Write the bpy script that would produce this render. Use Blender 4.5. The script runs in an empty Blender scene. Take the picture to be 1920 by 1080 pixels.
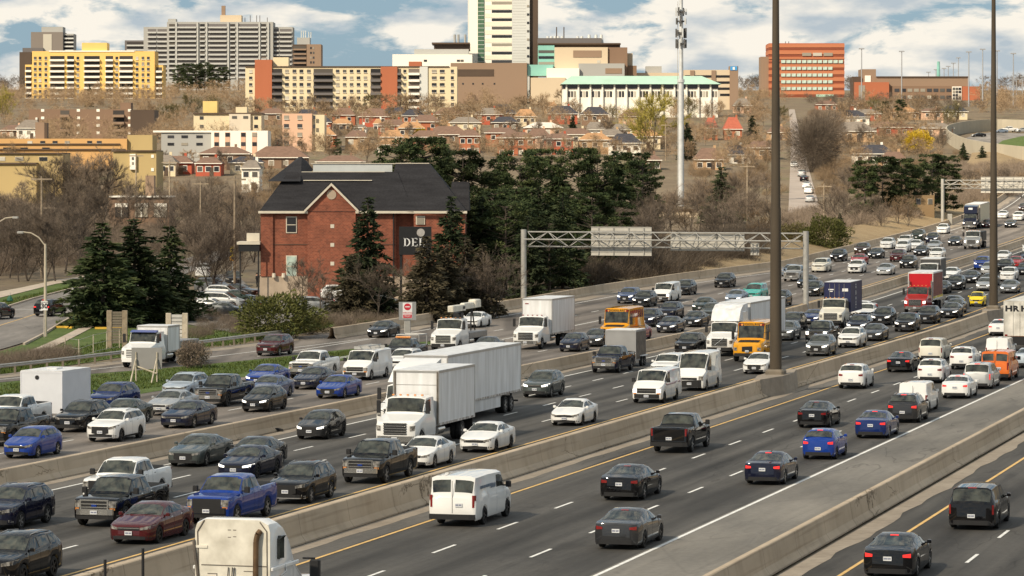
import bpy, bmesh, math, random
import numpy as np
from mathutils import Vector, Matrix
random.seed(7)
R = math.radians
scene = bpy.context.scene
COL = scene.collection

# ------------------------------------------------------------------ camera
F, H, HY, XV = 6400.0, 14.3, 330.0, 2750.0          # focal length in photo pixels, eye height, horizon row, road vanishing point
cam_data = bpy.data.cameras.new("camera")
cam = bpy.data.objects.new("camera", cam_data)
COL.objects.link(cam)
scene.camera = cam
cam_data.sensor_width = 36.0
cam_data.lens = 36.0 * F / 1920.0
cam_data.shift_y = -210.0 / 1920.0
cam_data.clip_start = 1.0
cam_data.clip_end = 30000.0
cam.location = (0, 0, H)
cam.rotation_euler = (R(90), 0, 0)

# ------------------------------------------------------------------ light
SUN_EL, SUN_AZ = R(38), R(-138)                       # azimuth from +Y towards +X : behind the camera, to the left
SUN_DIR = Vector((math.sin(SUN_AZ) * math.cos(SUN_EL), math.cos(SUN_AZ) * math.cos(SUN_EL), math.sin(SUN_EL)))
sun_data = bpy.data.lights.new("sun", 'SUN')
sun_data.energy = 4.6
sun_data.angle = R(1.6)
sun_data.color = (1.0, 0.855, 0.65)
sun = bpy.data.objects.new("sun", sun_data)
COL.objects.link(sun)
sun.location = SUN_DIR * 3000
sun.rotation_euler = SUN_DIR.to_track_quat('Z', 'Y').to_euler()

world = bpy.data.worlds.new("World")
scene.world = world
world.use_nodes = True
def build_world():
    nt = world.node_tree; nt.nodes.clear()
    N = nt.nodes.new; L = nt.links.new
    out = N('ShaderNodeOutputWorld'); bg = N('ShaderNodeBackground')
    sky = N('ShaderNodeTexSky'); sky.sky_type = 'NISHITA'; sky.sun_disc = False
    sky.sun_elevation = SUN_EL; sky.sun_rotation = SUN_AZ; sky.air_density = 1.0; sky.dust_density = 0.6; sky.ozone_density = 1.5
    tc = N('ShaderNodeTexCoord')
    mp = N('ShaderNodeMapping'); mp.inputs['Scale'].default_value = (27, 27, 78); mp.inputs['Location'].default_value = (3.55, 0.4, 1.9)
    L(tc.outputs['Generated'], mp.inputs['Vector'])
    n1 = N('ShaderNodeTexNoise'); n1.inputs['Scale'].default_value = 1.0; n1.inputs['Detail'].default_value = 9; n1.inputs['Roughness'].default_value = .58
    n1.inputs['Distortion'].default_value = .25
    L(mp.outputs[0], n1.inputs['Vector'])
    r1 = N('ShaderNodeValToRGB'); r1.color_ramp.elements[0].position = .44; r1.color_ramp.elements[1].position = .52
    L(n1.outputs['Fac'], r1.inputs[0])
    # cloud shade: lit crowns, greyer bases
    mp2 = N('ShaderNodeMapping'); mp2.inputs['Scale'].default_value = (30, 30, 85); mp2.inputs['Location'].default_value = (7.1, 2.2, .55)
    L(tc.outputs['Generated'], mp2.inputs['Vector'])
    n2 = N('ShaderNodeTexNoise'); n2.inputs['Scale'].default_value = 1.0; n2.inputs['Detail'].default_value = 6
    L(mp2.outputs[0], n2.inputs['Vector'])
    r2 = N('ShaderNodeValToRGB')
    r2.color_ramp.elements[0].position = .40; r2.color_ramp.elements[0].color = (4.7, 5.4, 5.9, 1)
    r2.color_ramp.elements[1].position = .56; r2.color_ramp.elements[1].color = (9.6, 9.0, 7.9, 1)
    L(n2.outputs['Fac'], r2.inputs[0])
    # clear sky : nishita, held a little towards blue
    hz = N('ShaderNodeMixRGB'); hz.blend_type = 'MIX'; hz.inputs[0].default_value = .75; hz.inputs[2].default_value = (2.1, 3.55, 4.9, 1)
    L(sky.outputs[0], hz.inputs[1])
    mx = N('ShaderNodeMixRGB')
    L(r1.outputs[0], mx.inputs[0]); L(hz.outputs[0], mx.inputs[1]); L(r2.outputs[0], mx.inputs[2])
    L(mx.outputs[0], bg.inputs['Color']); bg.inputs['Strength'].default_value = 0.075
    L(bg.outputs[0], out.inputs['Surface'])
build_world()
vs = scene.view_settings
scene.display_settings.display_device = 'sRGB'
vs.view_transform = 'Standard'; vs.look = 'None'; vs.exposure = 0.44; vs.gamma = 1.0; vs.use_curve_mapping = False
scene.render.engine = 'CYCLES'
scene.cycles.max_bounces = 4; scene.cycles.diffuse_bounces = 2; scene.cycles.glossy_bounces = 2
scene.cycles.transparent_max_bounces = 8; scene.cycles.use_denoising = True
scene.cycles.caustics_reflective = False; scene.cycles.caustics_refractive = False

# ------------------------------------------------------------------ geometry of the place
_Yt = np.arange(0, 9000, 1.0)
_sl = np.interp(_Yt, [0, 271, 391, 560, 720, 1500, 1700, 2200, 2700, 9000], [0, 0, .02, .02, .045, .045, .036, .03, 0, 0])
_Tt = np.concatenate([[0], np.cumsum(_sl)[:-1]])
def T(Y):
    return float(np.interp(Y, _Yt, _Tt))
_rowY = np.arange(60, 2250, .5)
_rowT = np.interp(_rowY, _Yt, _Tt)
def Yof(py, h=0.0):
    rows = HY + F * (H - _rowT - h) / _rowY
    return float(np.interp(-py, -rows, _rowY))
def unp(px, py, h=0.0):
    """the point of the land (raised by h) seen in photo pixel px, py"""
    Y = Yof(py, h)
    return Vector(((px - 960) * Y / F, Y, T(Y) + h))
def X_at(px, Y): return (px - 960) * Y / F
def Z_at(py, Y): return H + (HY - py) * Y / F
def ppm(Y): return F / Y

TH = math.atan((XV - 960) / F); CT, ST = math.cos(TH), math.sin(TH)
_s = np.arange(0, 1400, 1.0)
_k = np.clip((_s - 357) / 300, 0, 1) / 3421.0
_a = np.cumsum(_k)
_al = np.concatenate([[0], np.cumsum(np.cos(_a))[:-1]]); _la = np.concatenate([[0], np.cumsum(np.sin(_a))[:-1]])
def sp(s, p):
    """road coordinates (distance along, offset to the left) -> X, Y"""
    a = np.interp(s, _s, _a); A = np.interp(s, _s, _al) - p * math.sin(a); B = np.interp(s, _s, _la) + p * math.cos(a)
    return (ST * A - CT * B, CT * A + ST * B)
def sp_inv(X, Y):
    A = ST * X + CT * Y; B = -CT * X + ST * Y
    s = A
    for _ in range(8):
        a = np.interp(s, _s, _a); ca, la = np.interp(s, _s, _al), np.interp(s, _s, _la)
        s += (A - ca) * math.cos(a) + (B - la) * math.sin(a)
    a = np.interp(s, _s, _a)
    return s, -(A - np.interp(s, _s, _al)) * math.sin(a) + (B - np.interp(s, _s, _la)) * math.cos(a)
def heading(s):
    """world angle (from +X) of the direction of increasing s"""
    a = float(np.interp(s, _s, _a))
    return math.atan2(CT * math.cos(a) + ST * math.sin(a), ST * math.cos(a) - CT * math.sin(a))

# ------------------------------------------------------------------ mesh helpers
class MB:
    def __init__(self): self.v = []; self.f = []; self.m = []
    def add(self, vs, fs, m=0):
        o = len(self.v); self.v += [tuple(p) for p in vs]
        for q in fs: self.f.append(tuple(i + o for i in q)); self.m.append(m)
        return self
    def box(self, x0, x1, y0, y1, z0, z1, m=0, M=None):
        vs = [(x, y, z) for z in (z0, z1) for y in (y0, y1) for x in (x0, x1)]
        if M is not None: vs = [M @ Vector(p) for p in vs]
        return self.add(vs, [(0, 2, 3, 1), (4, 5, 7, 6), (0, 1, 5, 4), (2, 6, 7, 3), (0, 4, 6, 2), (1, 3, 7, 5)], m)
    def cbox(self, x0, x1, y0, y1, z0, z1, c=.03, m=0):
        """box with chamfered vertical and top edges"""
        def ring(i, z): return [(x0 + i + c, y0 + i, z), (x1 - i - c, y0 + i, z), (x1 - i, y0 + i + c, z), (x1 - i, y1 - i - c, z), (x1 - i - c, y1 - i, z), (x0 + i + c, y1 - i, z), (x0 + i, y1 - i - c, z), (x0 + i, y0 + i + c, z)]
        vs = ring(0, z0) + ring(0, z1 - c) + ring(c, z1)
        fs = [(7, 6, 5, 4, 3, 2, 1, 0), tuple(range(16, 24))]
        for k in (0, 8):
            for i in range(8): fs.append((k + i, k + (i + 1) % 8, k + 8 + (i + 1) % 8, k + 8 + i))
        return self.add(vs, fs, m)
    def tube(self, a, b, r0, r1=None, n=6, m=0, caps=True):
        a, b = Vector(a), Vector(b); r1 = r0 if r1 is None else r1
        d = (b - a).normalized() if (b - a).length > 1e-9 else Vector((0, 0, 1))
        u = d.orthogonal().normalized(); w = d.cross(u)
        vs = []
        for c, r in ((a, r0), (b, r1)):
            for i in range(n):
                t = 2 * math.pi * i / n; vs.append(c + (u * math.cos(t) + w * math.sin(t)) * r)
        fs = [(i, (i + 1) % n, n + (i + 1) % n, n + i) for i in range(n)]
        if caps: fs += [tuple(range(n - 1, -1, -1)), tuple(range(n, 2 * n))]
        return self.add(vs, fs, m)
    def path(self, pts, r, n=6, m=0):
        for a, b in zip(pts[:-1], pts[1:]): self.tube(a, b, r, r, n, m)
        return self
    def prism(self, poly, axis, a, b, m=0):
        """poly: 2D points in the other two axes, extruded along axis from a to b"""
        def P(u, v, t): return {'x': (t, u, v), 'y': (u, t, v), 'z': (u, v, t)}[axis]
        n = len(poly); vs = [P(u, v, a) for u, v in poly] + [P(u, v, b) for u, v in poly]
        fs = [(i, (i + 1) % n, n + (i + 1) % n, n + i) for i in range(n)] + [tuple(range(n - 1, -1, -1)), tuple(range(n, 2 * n))]
        return self.add(vs, fs, m)
    def mesh(self, name, mats, smooth=None):
        me = bpy.data.meshes.new(name); me.from_pydata([tuple(v) for v in self.v], [], self.f); 
        for mm in (mats if isinstance(mats, (list, tuple)) else [mats]): me.materials.append(mm)
        if any(self.m): me.polygons.foreach_set('material_index', self.m)
        bm = bmesh.new(); bm.from_mesh(me); bmesh.ops.recalc_face_normals(bm, faces=bm.faces); bm.to_mesh(me); bm.free()
        if smooth is not None:
            me.shade_smooth(); me.set_sharp_from_angle(angle=R(smooth))
        me.update()
        return me
    def build(self, name, mats, parent=None, smooth=None):
        return link(name, self.mesh(name, mats, smooth), parent)
def link(name, data, parent=None):
    o = bpy.data.objects.new(name, data); COL.objects.link(o)
    if parent is not None: o.parent = parent
    return o
def empty(name, loc=(0, 0, 0), rz=0.0):
    o = bpy.data.objects.new(name, None); COL.objects.link(o); o.location = loc; o.rotation_euler = (0, 0, rz); o.empty_display_size = .3
    return o
def tag(o, label=None, cat=None, group=None, kind=None):
    if label: o['label'] = label
    if cat: o['category'] = cat
    if group: o['group'] = group
    if kind: o['kind'] = kind
    return o
def copy_tree(o, parent=None):
    c = o.copy(); COL.objects.link(c)
    if parent is not None: c.parent = parent
    for ch in o.children: copy_tree(ch, c)
    return c

# ------------------------------------------------------------------ materials
MATS = {}
def mat(name, col, rough=.8, metal=0.0, var=.12, scale=1.5, spec=.4, bump=0.0, bscale=None, col2=None, coat=0.0, detail=4, emit=0.0, stretch=None):
    if name in MATS: return MATS[name]
    m = bpy.data.materials.new(name); m.use_nodes = True; nt = m.node_tree; N = nt.nodes.new; L = nt.links.new
    b = nt.nodes['Principled BSDF']
    b.inputs['Roughness'].default_value = rough; b.inputs['Metallic'].default_value = metal; b.inputs['Specular IOR Level'].default_value = spec
    if coat: b.inputs['Coat Weight'].default_value = coat; b.inputs['Coat Roughness'].default_value = .03
    c = (*col[:3], 1)
    if emit:
        b.inputs['Emission Color'].default_value = c; b.inputs['Emission Strength'].default_value = emit
    tc = N('ShaderNodeTexCoord'); vec = tc.outputs['Object']
    if stretch:
        mp = N('ShaderNodeMapping'); mp.inputs['Scale'].default_value = stretch; L(vec, mp.inputs[0]); vec = mp.outputs[0]
    if var or col2:
        n = N('ShaderNodeTexNoise'); n.inputs['Scale'].default_value = scale; n.inputs['Detail'].default_value = detail; L(vec, n.inputs['Vector'])
        rp = N('ShaderNodeValToRGB'); e = rp.color_ramp.elements; e[0].position = .32; e[1].position = .68
        lo = tuple(x * (1 - var) for x in col[:3]); hi = tuple(min(1, x * (1 + var)) for x in (col2 or col)[:3])
        e[0].color = (*lo, 1); e[1].color = (*hi, 1)
        L(n.outputs['Fac'], rp.inputs[0]); L(rp.outputs[0], b.inputs['Base Color'])
    else:
        b.inputs['Base Color'].default_value = c
    if bump:
        nb = N('ShaderNodeTexNoise'); nb.inputs['Scale'].default_value = bscale or scale * 6; nb.inputs['Detail'].default_value = 5; L(vec, nb.inputs['Vector'])
        bp = N('ShaderNodeBump'); bp.inputs['Strength'].default_value = bump; bp.inputs['Distance'].default_value = .05
        L(nb.outputs['Fac'], bp.inputs['Height']); L(bp.outputs[0], b.inputs['Normal'])
    MATS[name] = m
    return m
def ramp(nt, vec, scale, stops, detail=5, rough=.55):
    n = nt.nodes.new('ShaderNodeTexNoise'); n.inputs['Scale'].default_value = scale; n.inputs['Detail'].default_value = detail; n.inputs['Roughness'].default_value = rough
    nt.links.new(vec, n.inputs['Vector'])
    r = nt.nodes.new('ShaderNodeValToRGB'); el = r.color_ramp.elements
    while len(el) < len(stops): el.new(.5)
    for e, (p, c) in zip(el, stops): e.position = p; e.color = (*c, 1) if len(c) == 3 else c
    nt.links.new(n.outputs['Fac'], r.inputs[0])
    return r.outputs[0]
def mixc(nt, a, b, fac, mode='MIX'):
    m = nt.nodes.new('ShaderNodeMixRGB'); m.blend_type = mode
    if isinstance(fac, (int, float)): m.inputs[0].default_value = fac
    else: nt.links.new(fac, m.inputs[0])
    nt.links.new(a, m.inputs[1]); nt.links.new(b, m.inputs[2])
    return m.outputs[0]
def road_mat(name, base, light, lane0=None, lane_w=3.5, rough=.85):
    """asphalt: fine aggregate, long streaks along the lanes, darker oil band in the middle of each lane, sealed cracks; UV = metres along, metres across"""
    m = bpy.data.materials.new(name); m.use_nodes = True; nt = m.node_tree; N = nt.nodes.new; L = nt.links.new
    b = nt.nodes['Principled BSDF']; b.inputs['Roughness'].default_value = rough; b.inputs['Specular IOR Level'].default_value = .25
    uv = N('ShaderNodeUVMap'); uv.uv_map = 'road'
    mp = N('ShaderNodeMapping'); mp.inputs['Scale'].default_value = (.02, .9, 1); L(uv.outputs[0], mp.inputs[0])
    streak = ramp(nt, mp.outputs[0], 1.0, [(.3, base), (.7, light)], 6)
    mp2 = N('ShaderNodeMapping'); mp2.inputs['Scale'].default_value = (.05, .16, 1); L(uv.outputs[0], mp2.inputs[0])
    patch = ramp(nt, mp2.outputs[0], 1.0, [(.33, (.66, .66, .66)), (.67, (1.25, 1.23, 1.2))], 5)
    c = mixc(nt, streak, patch, 1.0, 'MULTIPLY')
    fine = ramp(nt, uv.outputs[0], 3.0, [(.3, (.86, .86, .86)), (.7, (1.12, 1.12, 1.12))], 6, .7)
    c = mixc(nt, c, fine, 1.0, 'MULTIPLY')
    if lane0 is not None:
        sx = N('ShaderNodeSeparateXYZ'); L(uv.outputs[0], sx.inputs[0])
        a1 = N('ShaderNodeMath'); a1.operation = 'SUBTRACT'; L(sx.outputs[1], a1.inputs[0]); a1.inputs[1].default_value = lane0
        a2 = N('ShaderNodeMath'); a2.operation = 'DIVIDE'; L(a1.outputs[0], a2.inputs[0]); a2.inputs[1].default_value = lane_w
        a3 = N('ShaderNodeMath'); a3.operation = 'MULTIPLY'; L(a2.outputs[0], a3.inputs[0]); a3.inputs[1].default_value = 2 * math.pi
        a4 = N('ShaderNodeMath'); a4.operation = 'COSINE'; L(a3.outputs[0], a4.inputs[0])
        a5 = N('ShaderNodeMapRange'); a5.inputs[1].default_value = -1; a5.inputs[2].default_value = -.2; a5.inputs[3].default_value = .62; a5.inputs[4].default_value = 1.05; L(a4.outputs[0], a5.inputs[0])
        cc = N('ShaderNodeCombineXYZ')
        for i in range(3): L(a5.outputs[0], cc.inputs[i])
        c = mixc(nt, c, cc.outputs[0], .8, 'MULTIPLY')
    # sealed cracks
    mp3 = N('ShaderNodeMapping'); mp3.inputs['Scale'].default_value = (.05, .22, 1); L(uv.outputs[0], mp3.inputs[0])
    vo = N('ShaderNodeTexVoronoi'); vo.feature = 'DISTANCE_TO_EDGE'; vo.inputs['Scale'].default_value = 1.0; L(mp3.outputs[0], vo.inputs['Vector'])
    cr = N('ShaderNodeValToRGB'); cr.color_ramp.elements[0].position = .004; cr.color_ramp.elements[0].color = (.62, .62, .62, 1); cr.color_ramp.elements[1].position = .012; cr.color_ramp.elements[1].color = (1, 1, 1, 1)
    L(vo.outputs['Distance'], cr.inputs[0])
    c = mixc(nt, c, cr.outputs[0], .22, 'MULTIPLY')
    # meandering tar-sealed cracks and spilled-oil blotches
    mp5 = N('ShaderNodeMapping'); mp5.inputs['Scale'].default_value = (.045, .26, 1); L(uv.outputs[0], mp5.inputs[0]); nz = N('ShaderNodeTexNoise'); nz.inputs['Scale'].default_value = 1; nz.inputs['Detail'].default_value = 3; nz.inputs['Roughness'].default_value = .6; L(mp5.outputs[0], nz.inputs['Vector'])
    d1 = N('ShaderNodeMath'); d1.operation = 'SUBTRACT'; L(nz.outputs['Fac'], d1.inputs[0]); d1.inputs[1].default_value = .5; d2 = N('ShaderNodeMath'); d2.operation = 'ABSOLUTE'; L(d1.outputs[0], d2.inputs[0])
    tr = N('ShaderNodeValToRGB'); tr.color_ramp.elements[0].position = .0015; tr.color_ramp.elements[0].color = (.5, .5, .5, 1); tr.color_ramp.elements[1].position = .006; tr.color_ramp.elements[1].color = (1, 1, 1, 1); L(d2.outputs[0], tr.inputs[0])
    c = mixc(nt, c, tr.outputs[0], ramp(nt, uv.outputs[0], .05, [(.45, (0, 0, 0)), (.6, (.75, .75, .75))], 2), 'MULTIPLY')
    mp6 = N('ShaderNodeMapping'); mp6.inputs['Scale'].default_value = (.10, .7, 1); L(uv.outputs[0], mp6.inputs[0])
    c = mixc(nt, c, ramp(nt, mp6.outputs[0], 1.0, [(.26, (.55, .55, .55)), (.42, (1, 1, 1)), (.7, (1.1, 1.09, 1.07))], 6, .65), .8, 'MULTIPLY')
    L(c, b.inputs['Base Color'])
    nb = N('ShaderNodeTexNoise'); nb.inputs['Scale'].default_value = 12; nb.inputs['Detail'].default_value = 6; L(uv.outputs[0], nb.inputs['Vector'])
    bp = N('ShaderNodeBump'); bp.inputs['Strength'].default_value = .35; bp.inputs['Distance'].default_value = .02; L(nb.outputs['Fac'], bp.inputs['Height']); L(bp.outputs[0], b.inputs['Normal'])
    MATS[name] = m
    return m
def layered(name, stops1, s1, stops2, s2, rough=.9, bump=.3, bs=8, stretch=(1, 1, 1), spec=.3):
    m = bpy.data.materials.new(name); m.use_nodes = True; nt = m.node_tree; N = nt.nodes.new; L = nt.links.new
    b = nt.nodes['Principled BSDF']; b.inputs['Roughness'].default_value = rough; b.inputs['Specular IOR Level'].default_value = spec
    tc = N('ShaderNodeTexCoord'); mp = N('ShaderNodeMapping'); mp.inputs['Scale'].default_value = stretch; L(tc.outputs['Object'], mp.inputs[0])
    a = ramp(nt, mp.outputs[0], s1, stops1, 6); c = ramp(nt, tc.outputs['Object'], s2, stops2, 5, .65)
    L(mixc(nt, a, c, 1.0, 'MULTIPLY'), b.inputs['Base Color'])
    nb = N('ShaderNodeTexNoise'); nb.inputs['Scale'].default_value = bs; nb.inputs['Detail'].default_value = 5; L(tc.outputs['Object'], nb.inputs['Vector'])
    bp = N('ShaderNodeBump'); bp.inputs['Strength'].default_value = bump; bp.inputs['Distance'].default_value = .05; L(nb.outputs['Fac'], bp.inputs['Height']); L(bp.outputs[0], b.inputs['Normal'])
    MATS[name] = m
    return m

ASPH_E = road_mat('asphalt_express', (.050, .048, .045), (.110, .105, .098), 48.5, 3.45)
ASPH_R = road_mat('asphalt_away', (.050, .048, .045), (.108, .103, .096), 30.0, 3.8)
ASPH_C = road_mat('asphalt_collector', (.155, .137, .122), (.215, .192, .172), 69.1, 3.75)
ASPH_N = road_mat('asphalt_near', (.050, .048, .046), (.090, .086, .080), 21.6, 3.8)
ASPH_S = road_mat('asphalt_shoulder', (.115, .108, .099), (.155, .146, .133))
SHOULD = road_mat('concrete_shoulder', (.175, .165, .148), (.225, .212, .190))
STREET = road_mat('street_asphalt', (.19, .175, .16), (.27, .25, .23))
def concrete_mat():
    m = bpy.data.materials.new('barrier_concrete'); m.use_nodes = True; nt = m.node_tree; N = nt.nodes.new; L = nt.links.new
    b = nt.nodes['Principled BSDF']; b.inputs['Roughness'].default_value = .9; b.inputs['Specular IOR Level'].default_value = .25
    uv = N('ShaderNodeUVMap'); uv.uv_map = 'road'
    mp = N('ShaderNodeMapping'); mp.inputs['Scale'].default_value = (.12, .5, 1); L(uv.outputs[0], mp.inputs[0])
    c = ramp(nt, mp.outputs[0], 1.0, [(.3, (.43, .345, .25)), (.7, (.55, .45, .335))], 5)
    mp2 = N('ShaderNodeMapping'); mp2.inputs['Scale'].default_value = (.7, .25, 1); L(uv.outputs[0], mp2.inputs[0])
    c = mixc(nt, c, ramp(nt, mp2.outputs[0], 1.0, [(.33, (.80, .78, .75)), (.5, (1, 1, 1)), (.75, (1.06, 1.05, 1.03))], 6), .8, 'MULTIPLY')
    vo = N('ShaderNodeTexVoronoi'); vo.feature = 'DISTANCE_TO_EDGE'; vo.inputs['Scale'].default_value = 1
    mp3 = N('ShaderNodeMapping'); mp3.inputs['Scale'].default_value = (.16, .55, 1); L(uv.outputs[0], mp3.inputs[0])
    wob = N('ShaderNodeTexNoise'); wob.inputs['Scale'].default_value = 3; wob.inputs['Detail'].default_value = 4; L(uv.outputs[0], wob.inputs['Vector'])
    wm = mixc(nt, mp3.outputs[0], wob.outputs['Color'], .12); L(wm, vo.inputs['Vector'])
    cr = N('ShaderNodeValToRGB'); cr.color_ramp.elements[0].position = .003; cr.color_ramp.elements[0].color = (.35, .33, .3, 1); cr.color_ramp.elements[1].position = .010; cr.color_ramp.elements[1].color = (1, 1, 1, 1)
    L(vo.outputs['Distance'], cr.inputs[0])
    msk = ramp(nt, uv.outputs[0], .08, [(.52, (0, 0, 0)), (.6, (1, 1, 1))], 2)
    c = mixc(nt, c, mixc(nt, c, cr.outputs[0], 1.0, 'MULTIPLY'), msk)
    # casting joints every 6 m and tyre scuffs along the face
    sx = N('ShaderNodeSeparateXYZ'); L(uv.outputs[0], sx.inputs[0]); dv = N('ShaderNodeMath'); dv.operation = 'DIVIDE'; L(sx.outputs[0], dv.inputs[0]); dv.inputs[1].default_value = 6.0
    fc = N('ShaderNodeMath'); fc.operation = 'FRACT'; L(dv.outputs[0], fc.inputs[0]); lt = N('ShaderNodeMath'); lt.operation = 'GREATER_THAN'; L(fc.outputs[0], lt.inputs[0]); lt.inputs[1].default_value = .007
    jt = N('ShaderNodeMapRange'); jt.inputs[3].default_value = .55; jt.inputs[4].default_value = 1.0; L(lt.outputs[0], jt.inputs[0]); jc = N('ShaderNodeCombineXYZ')
    for i in range(3): L(jt.outputs[0], jc.inputs[i])
    c = mixc(nt, c, jc.outputs[0], 1.0, 'MULTIPLY')
    mp4 = N('ShaderNodeMapping'); mp4.inputs['Scale'].default_value = (.06, 3.2, 1); L(uv.outputs[0], mp4.inputs[0])
    c = mixc(nt, c, ramp(nt, mp4.outputs[0], 1.0, [(.30, (.62, .60, .57)), (.42, (1, 1, 1))], 5), .7, 'MULTIPLY')
    L(c, b.inputs['Base Color'])
    nb = N('ShaderNodeTexNoise'); nb.inputs['Scale'].default_value = 4; nb.inputs['Detail'].default_value = 6; L(uv.outputs[0], nb.inputs['Vector'])
    bp = N('ShaderNodeBump'); bp.inputs['Strength'].default_value = .3; bp.inputs['Distance'].default_value = .03; L(nb.outputs['Fac'], bp.inputs['Height']); L(bp.outputs[0], b.inputs['Normal'])
    return m
CONC = concrete_mat()
GUTTER = layered('gutter_concrete', [(.3, (.27, .225, .175)), (.7, (.38, .325, .26))], .25, [(.3, (.8, .8, .8)), (.7, (1.1, 1.1, 1.1))], 2.2)
WALK = layered('sidewalk_concrete', [(.3, (.45, .37, .29)), (.7, (.55, .47, .38))], .3, [(.3, (.85, .85, .85)), (.7, (1.1, 1.1, 1.1))], 2)
PAINTW = mat('road_paint_white', (.78, .77, .73), .7, var=.18, scale=3)
PAINTY = mat('road_paint_yellow', (.72, .46, .16), .7, var=.15, scale=2)
GRASS = layered('green_grass', [(.3, (.070, .105, .022)), (.55, (.095, .14, .03)), (.75, (.15, .155, .06))], .5, [(.3, (.7, .7, .7)), (.7, (1.25, 1.25, 1.2))], 5, bump=.8, bs=14)
DRY = layered('dormant_ground', [(.3, (.13, .098, .066)), (.55, (.185, .145, .098)), (.75, (.15, .14, .07))], .05, [(.3, (.7, .7, .68)), (.7, (1.25, 1.22, 1.15))], .9, bump=.8, bs=4)
STRAW = layered('dry_grass', [(.3, (.27, .19, .105)), (.7, (.36, .27, .16))], .35, [(.3, (.65, .65, .63)), (.7, (1.2, 1.2, 1.15))], 4, bump=.9, bs=10)

# ------------------------------------------------------------------ ground, roads, barriers
def setk(o, kind='structure'): o['kind'] = kind; return o
def make_land():
    ys = np.concatenate([[-6000, -3000, -1200, -400, -100, 0], np.arange(40, 720, 10.0), np.arange(720, 2800, 20.0), [2900, 3200, 4000, 6000, 9000]])
    xs = np.concatenate([[-6000, -3000, -1500, -900], np.arange(-600, 601, 50.0), [900, 1500, 3000, 6000]])
    v = [(x, y, T(y) - .09) for y in ys for x in xs]; n = len(xs)
    f = [(j * n + i, j * n + i + 1, (j + 1) * n + i + 1, (j + 1) * n + i) for j in range(len(ys) - 1) for i in range(n - 1)]
    MB().add(v, f).build('ground', DRY)['kind'] = 'structure'
make_land()
def ribbon(name, p0, p1, s0, s1, dz, m, step=6.0, parent=None, jitter=0.0):
    """a sheet between road offsets p0 and p1 (numbers or functions of s)"""
    f0 = p0 if callable(p0) else (lambda s: p0); f1 = p1 if callable(p1) else (lambda s: p1)
    n = max(1, int(math.ceil((s1 - s0) / step))); vs = []; uv = []; rnd = random.Random(name)
    for i in range(n + 1):
        s = s0 + (s1 - s0) * i / n
        j = jitter * (math.sin(s * .31) + .8 * math.sin(s * .83 + 1) + rnd.uniform(-.6, .6)) if jitter else 0
        for p in (f0(s) + j, f1(s)):
            X, Y = sp(s, p); vs.append((X, Y, T(Y) + dz)); uv.append((s, p))
    me = bpy.data.meshes.new(name); me.from_pydata(vs, [], [(2 * i + 1, 2 * i, 2 * i + 2, 2 * i + 3) for i in range(n)])
    ul = me.uv_layers.new(name='road'); 
    for lp in me.loops: ul.data[lp.index].uv = uv[lp.vertex_index]
    me.materials.append(m)
    o = link(name, me, parent)
    if parent is None: o['kind'] = 'structure'
    return o
S0, S1 = 30, 1000
far_edge = lambda s: float(np.interp(s, [0, 330, 372, 402, 440, 2000], [96.2, 95.4, 94.3, 91.5, 86.0, 85.6]))
ribbon('road_near_collector', -6, 23.6, S0, S1, 0, ASPH_N)
ribbon('road_shoulder_near', 25.0, 30.2, S0, S1, .004, SHOULD)
ribbon('road_express_away', 29.9, 43.3, S0, S1, 0, ASPH_R)
ribbon('road_median_shoulder', 41.6, 43.4, S0, S1, .004, ASPH_S, jitter=.12)
ribbon('road_express_oncoming', 44.9, 63.8, S0, S1, 0, ASPH_E)
ribbon('road_inner_shoulder', 62.1, 63.9, S0, S1, .004, ASPH_S, jitter=.12)
ribbon('road_collector', 65.2, lambda s: far_edge(s) - .3 if s > 285 else 83.8, S0, S1, 0, ASPH_C)
ribbon('gutter', 42.7, 43.45, S0, S1, .009, GUTTER, 2, jitter=.07)
ribbon('gutter', 63.25, 63.95, S0, S1, .009, GUTTER, 2, jitter=.07)
ribbon('gutter', 22.9, 23.75, S0, S1, .009, GUTTER, 2, jitter=.10)
ribbon('gutter', lambda s: far_edge(s) - 2.2, lambda s: far_edge(s) - .25, 300, S1, .006, GUTTER, 3, jitter=.25)

LINES = []
def line(p, m, s0=S0, s1=S1, w=.13, dash=None, name='lane_line', off=0.0):
    if dash is None: ribbon(name, (lambda s: p(s) - w / 2) if callable(p) else p - w / 2, (lambda s: p(s) + w / 2) if callable(p) else p + w / 2, s0, s1, .012, m); return
    s = s0 + off
    while s < s1:
        ribbon('lane_dash', p - w / 2, p + w / 2, s, s + dash[0], .012, m, 3.1); s += dash[1]
def dashes(p, s_ref, s1=520, w=.14):
    s = s_ref - 9 * math.floor((s_ref - S0) / 9)
    line(p, PAINTW, s, s1, w, (3.0, 9.0))
def s_of(px, py): q = unp(px, py); return sp_inv(q.x, q.y)[0]
line(21.6, PAINTY, w=.15); line(30.0, PAINTW, w=.17); line(41.4, PAINTY, w=.15)
line(62.0, PAINTW, w=.16); line(48.3, PAINTY, w=.15); line(68.0, PAINTY, w=.15)
line(80.9, PAINTW, 225, 330, .18); line(lambda s: far_edge(s) - 3.3, PAINTW, 255, S1, .16)
dashes(17.8, s_of(1872, 1009)); dashes(33.8, s_of(1204, 960)); dashes(37.75, s_of(805, 1037))
dashes(51.8, s_of(83, 1038)); dashes(55.35, s_of(323.6, 933)); dashes(58.75, s_of(311, 901))
dashes(72.7, s_of(685, 721)); dashes(76.7, s_of(966, 626)); dashes(80.9, 330 + 9, 600); dashes(85.6, 300, 390)

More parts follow.
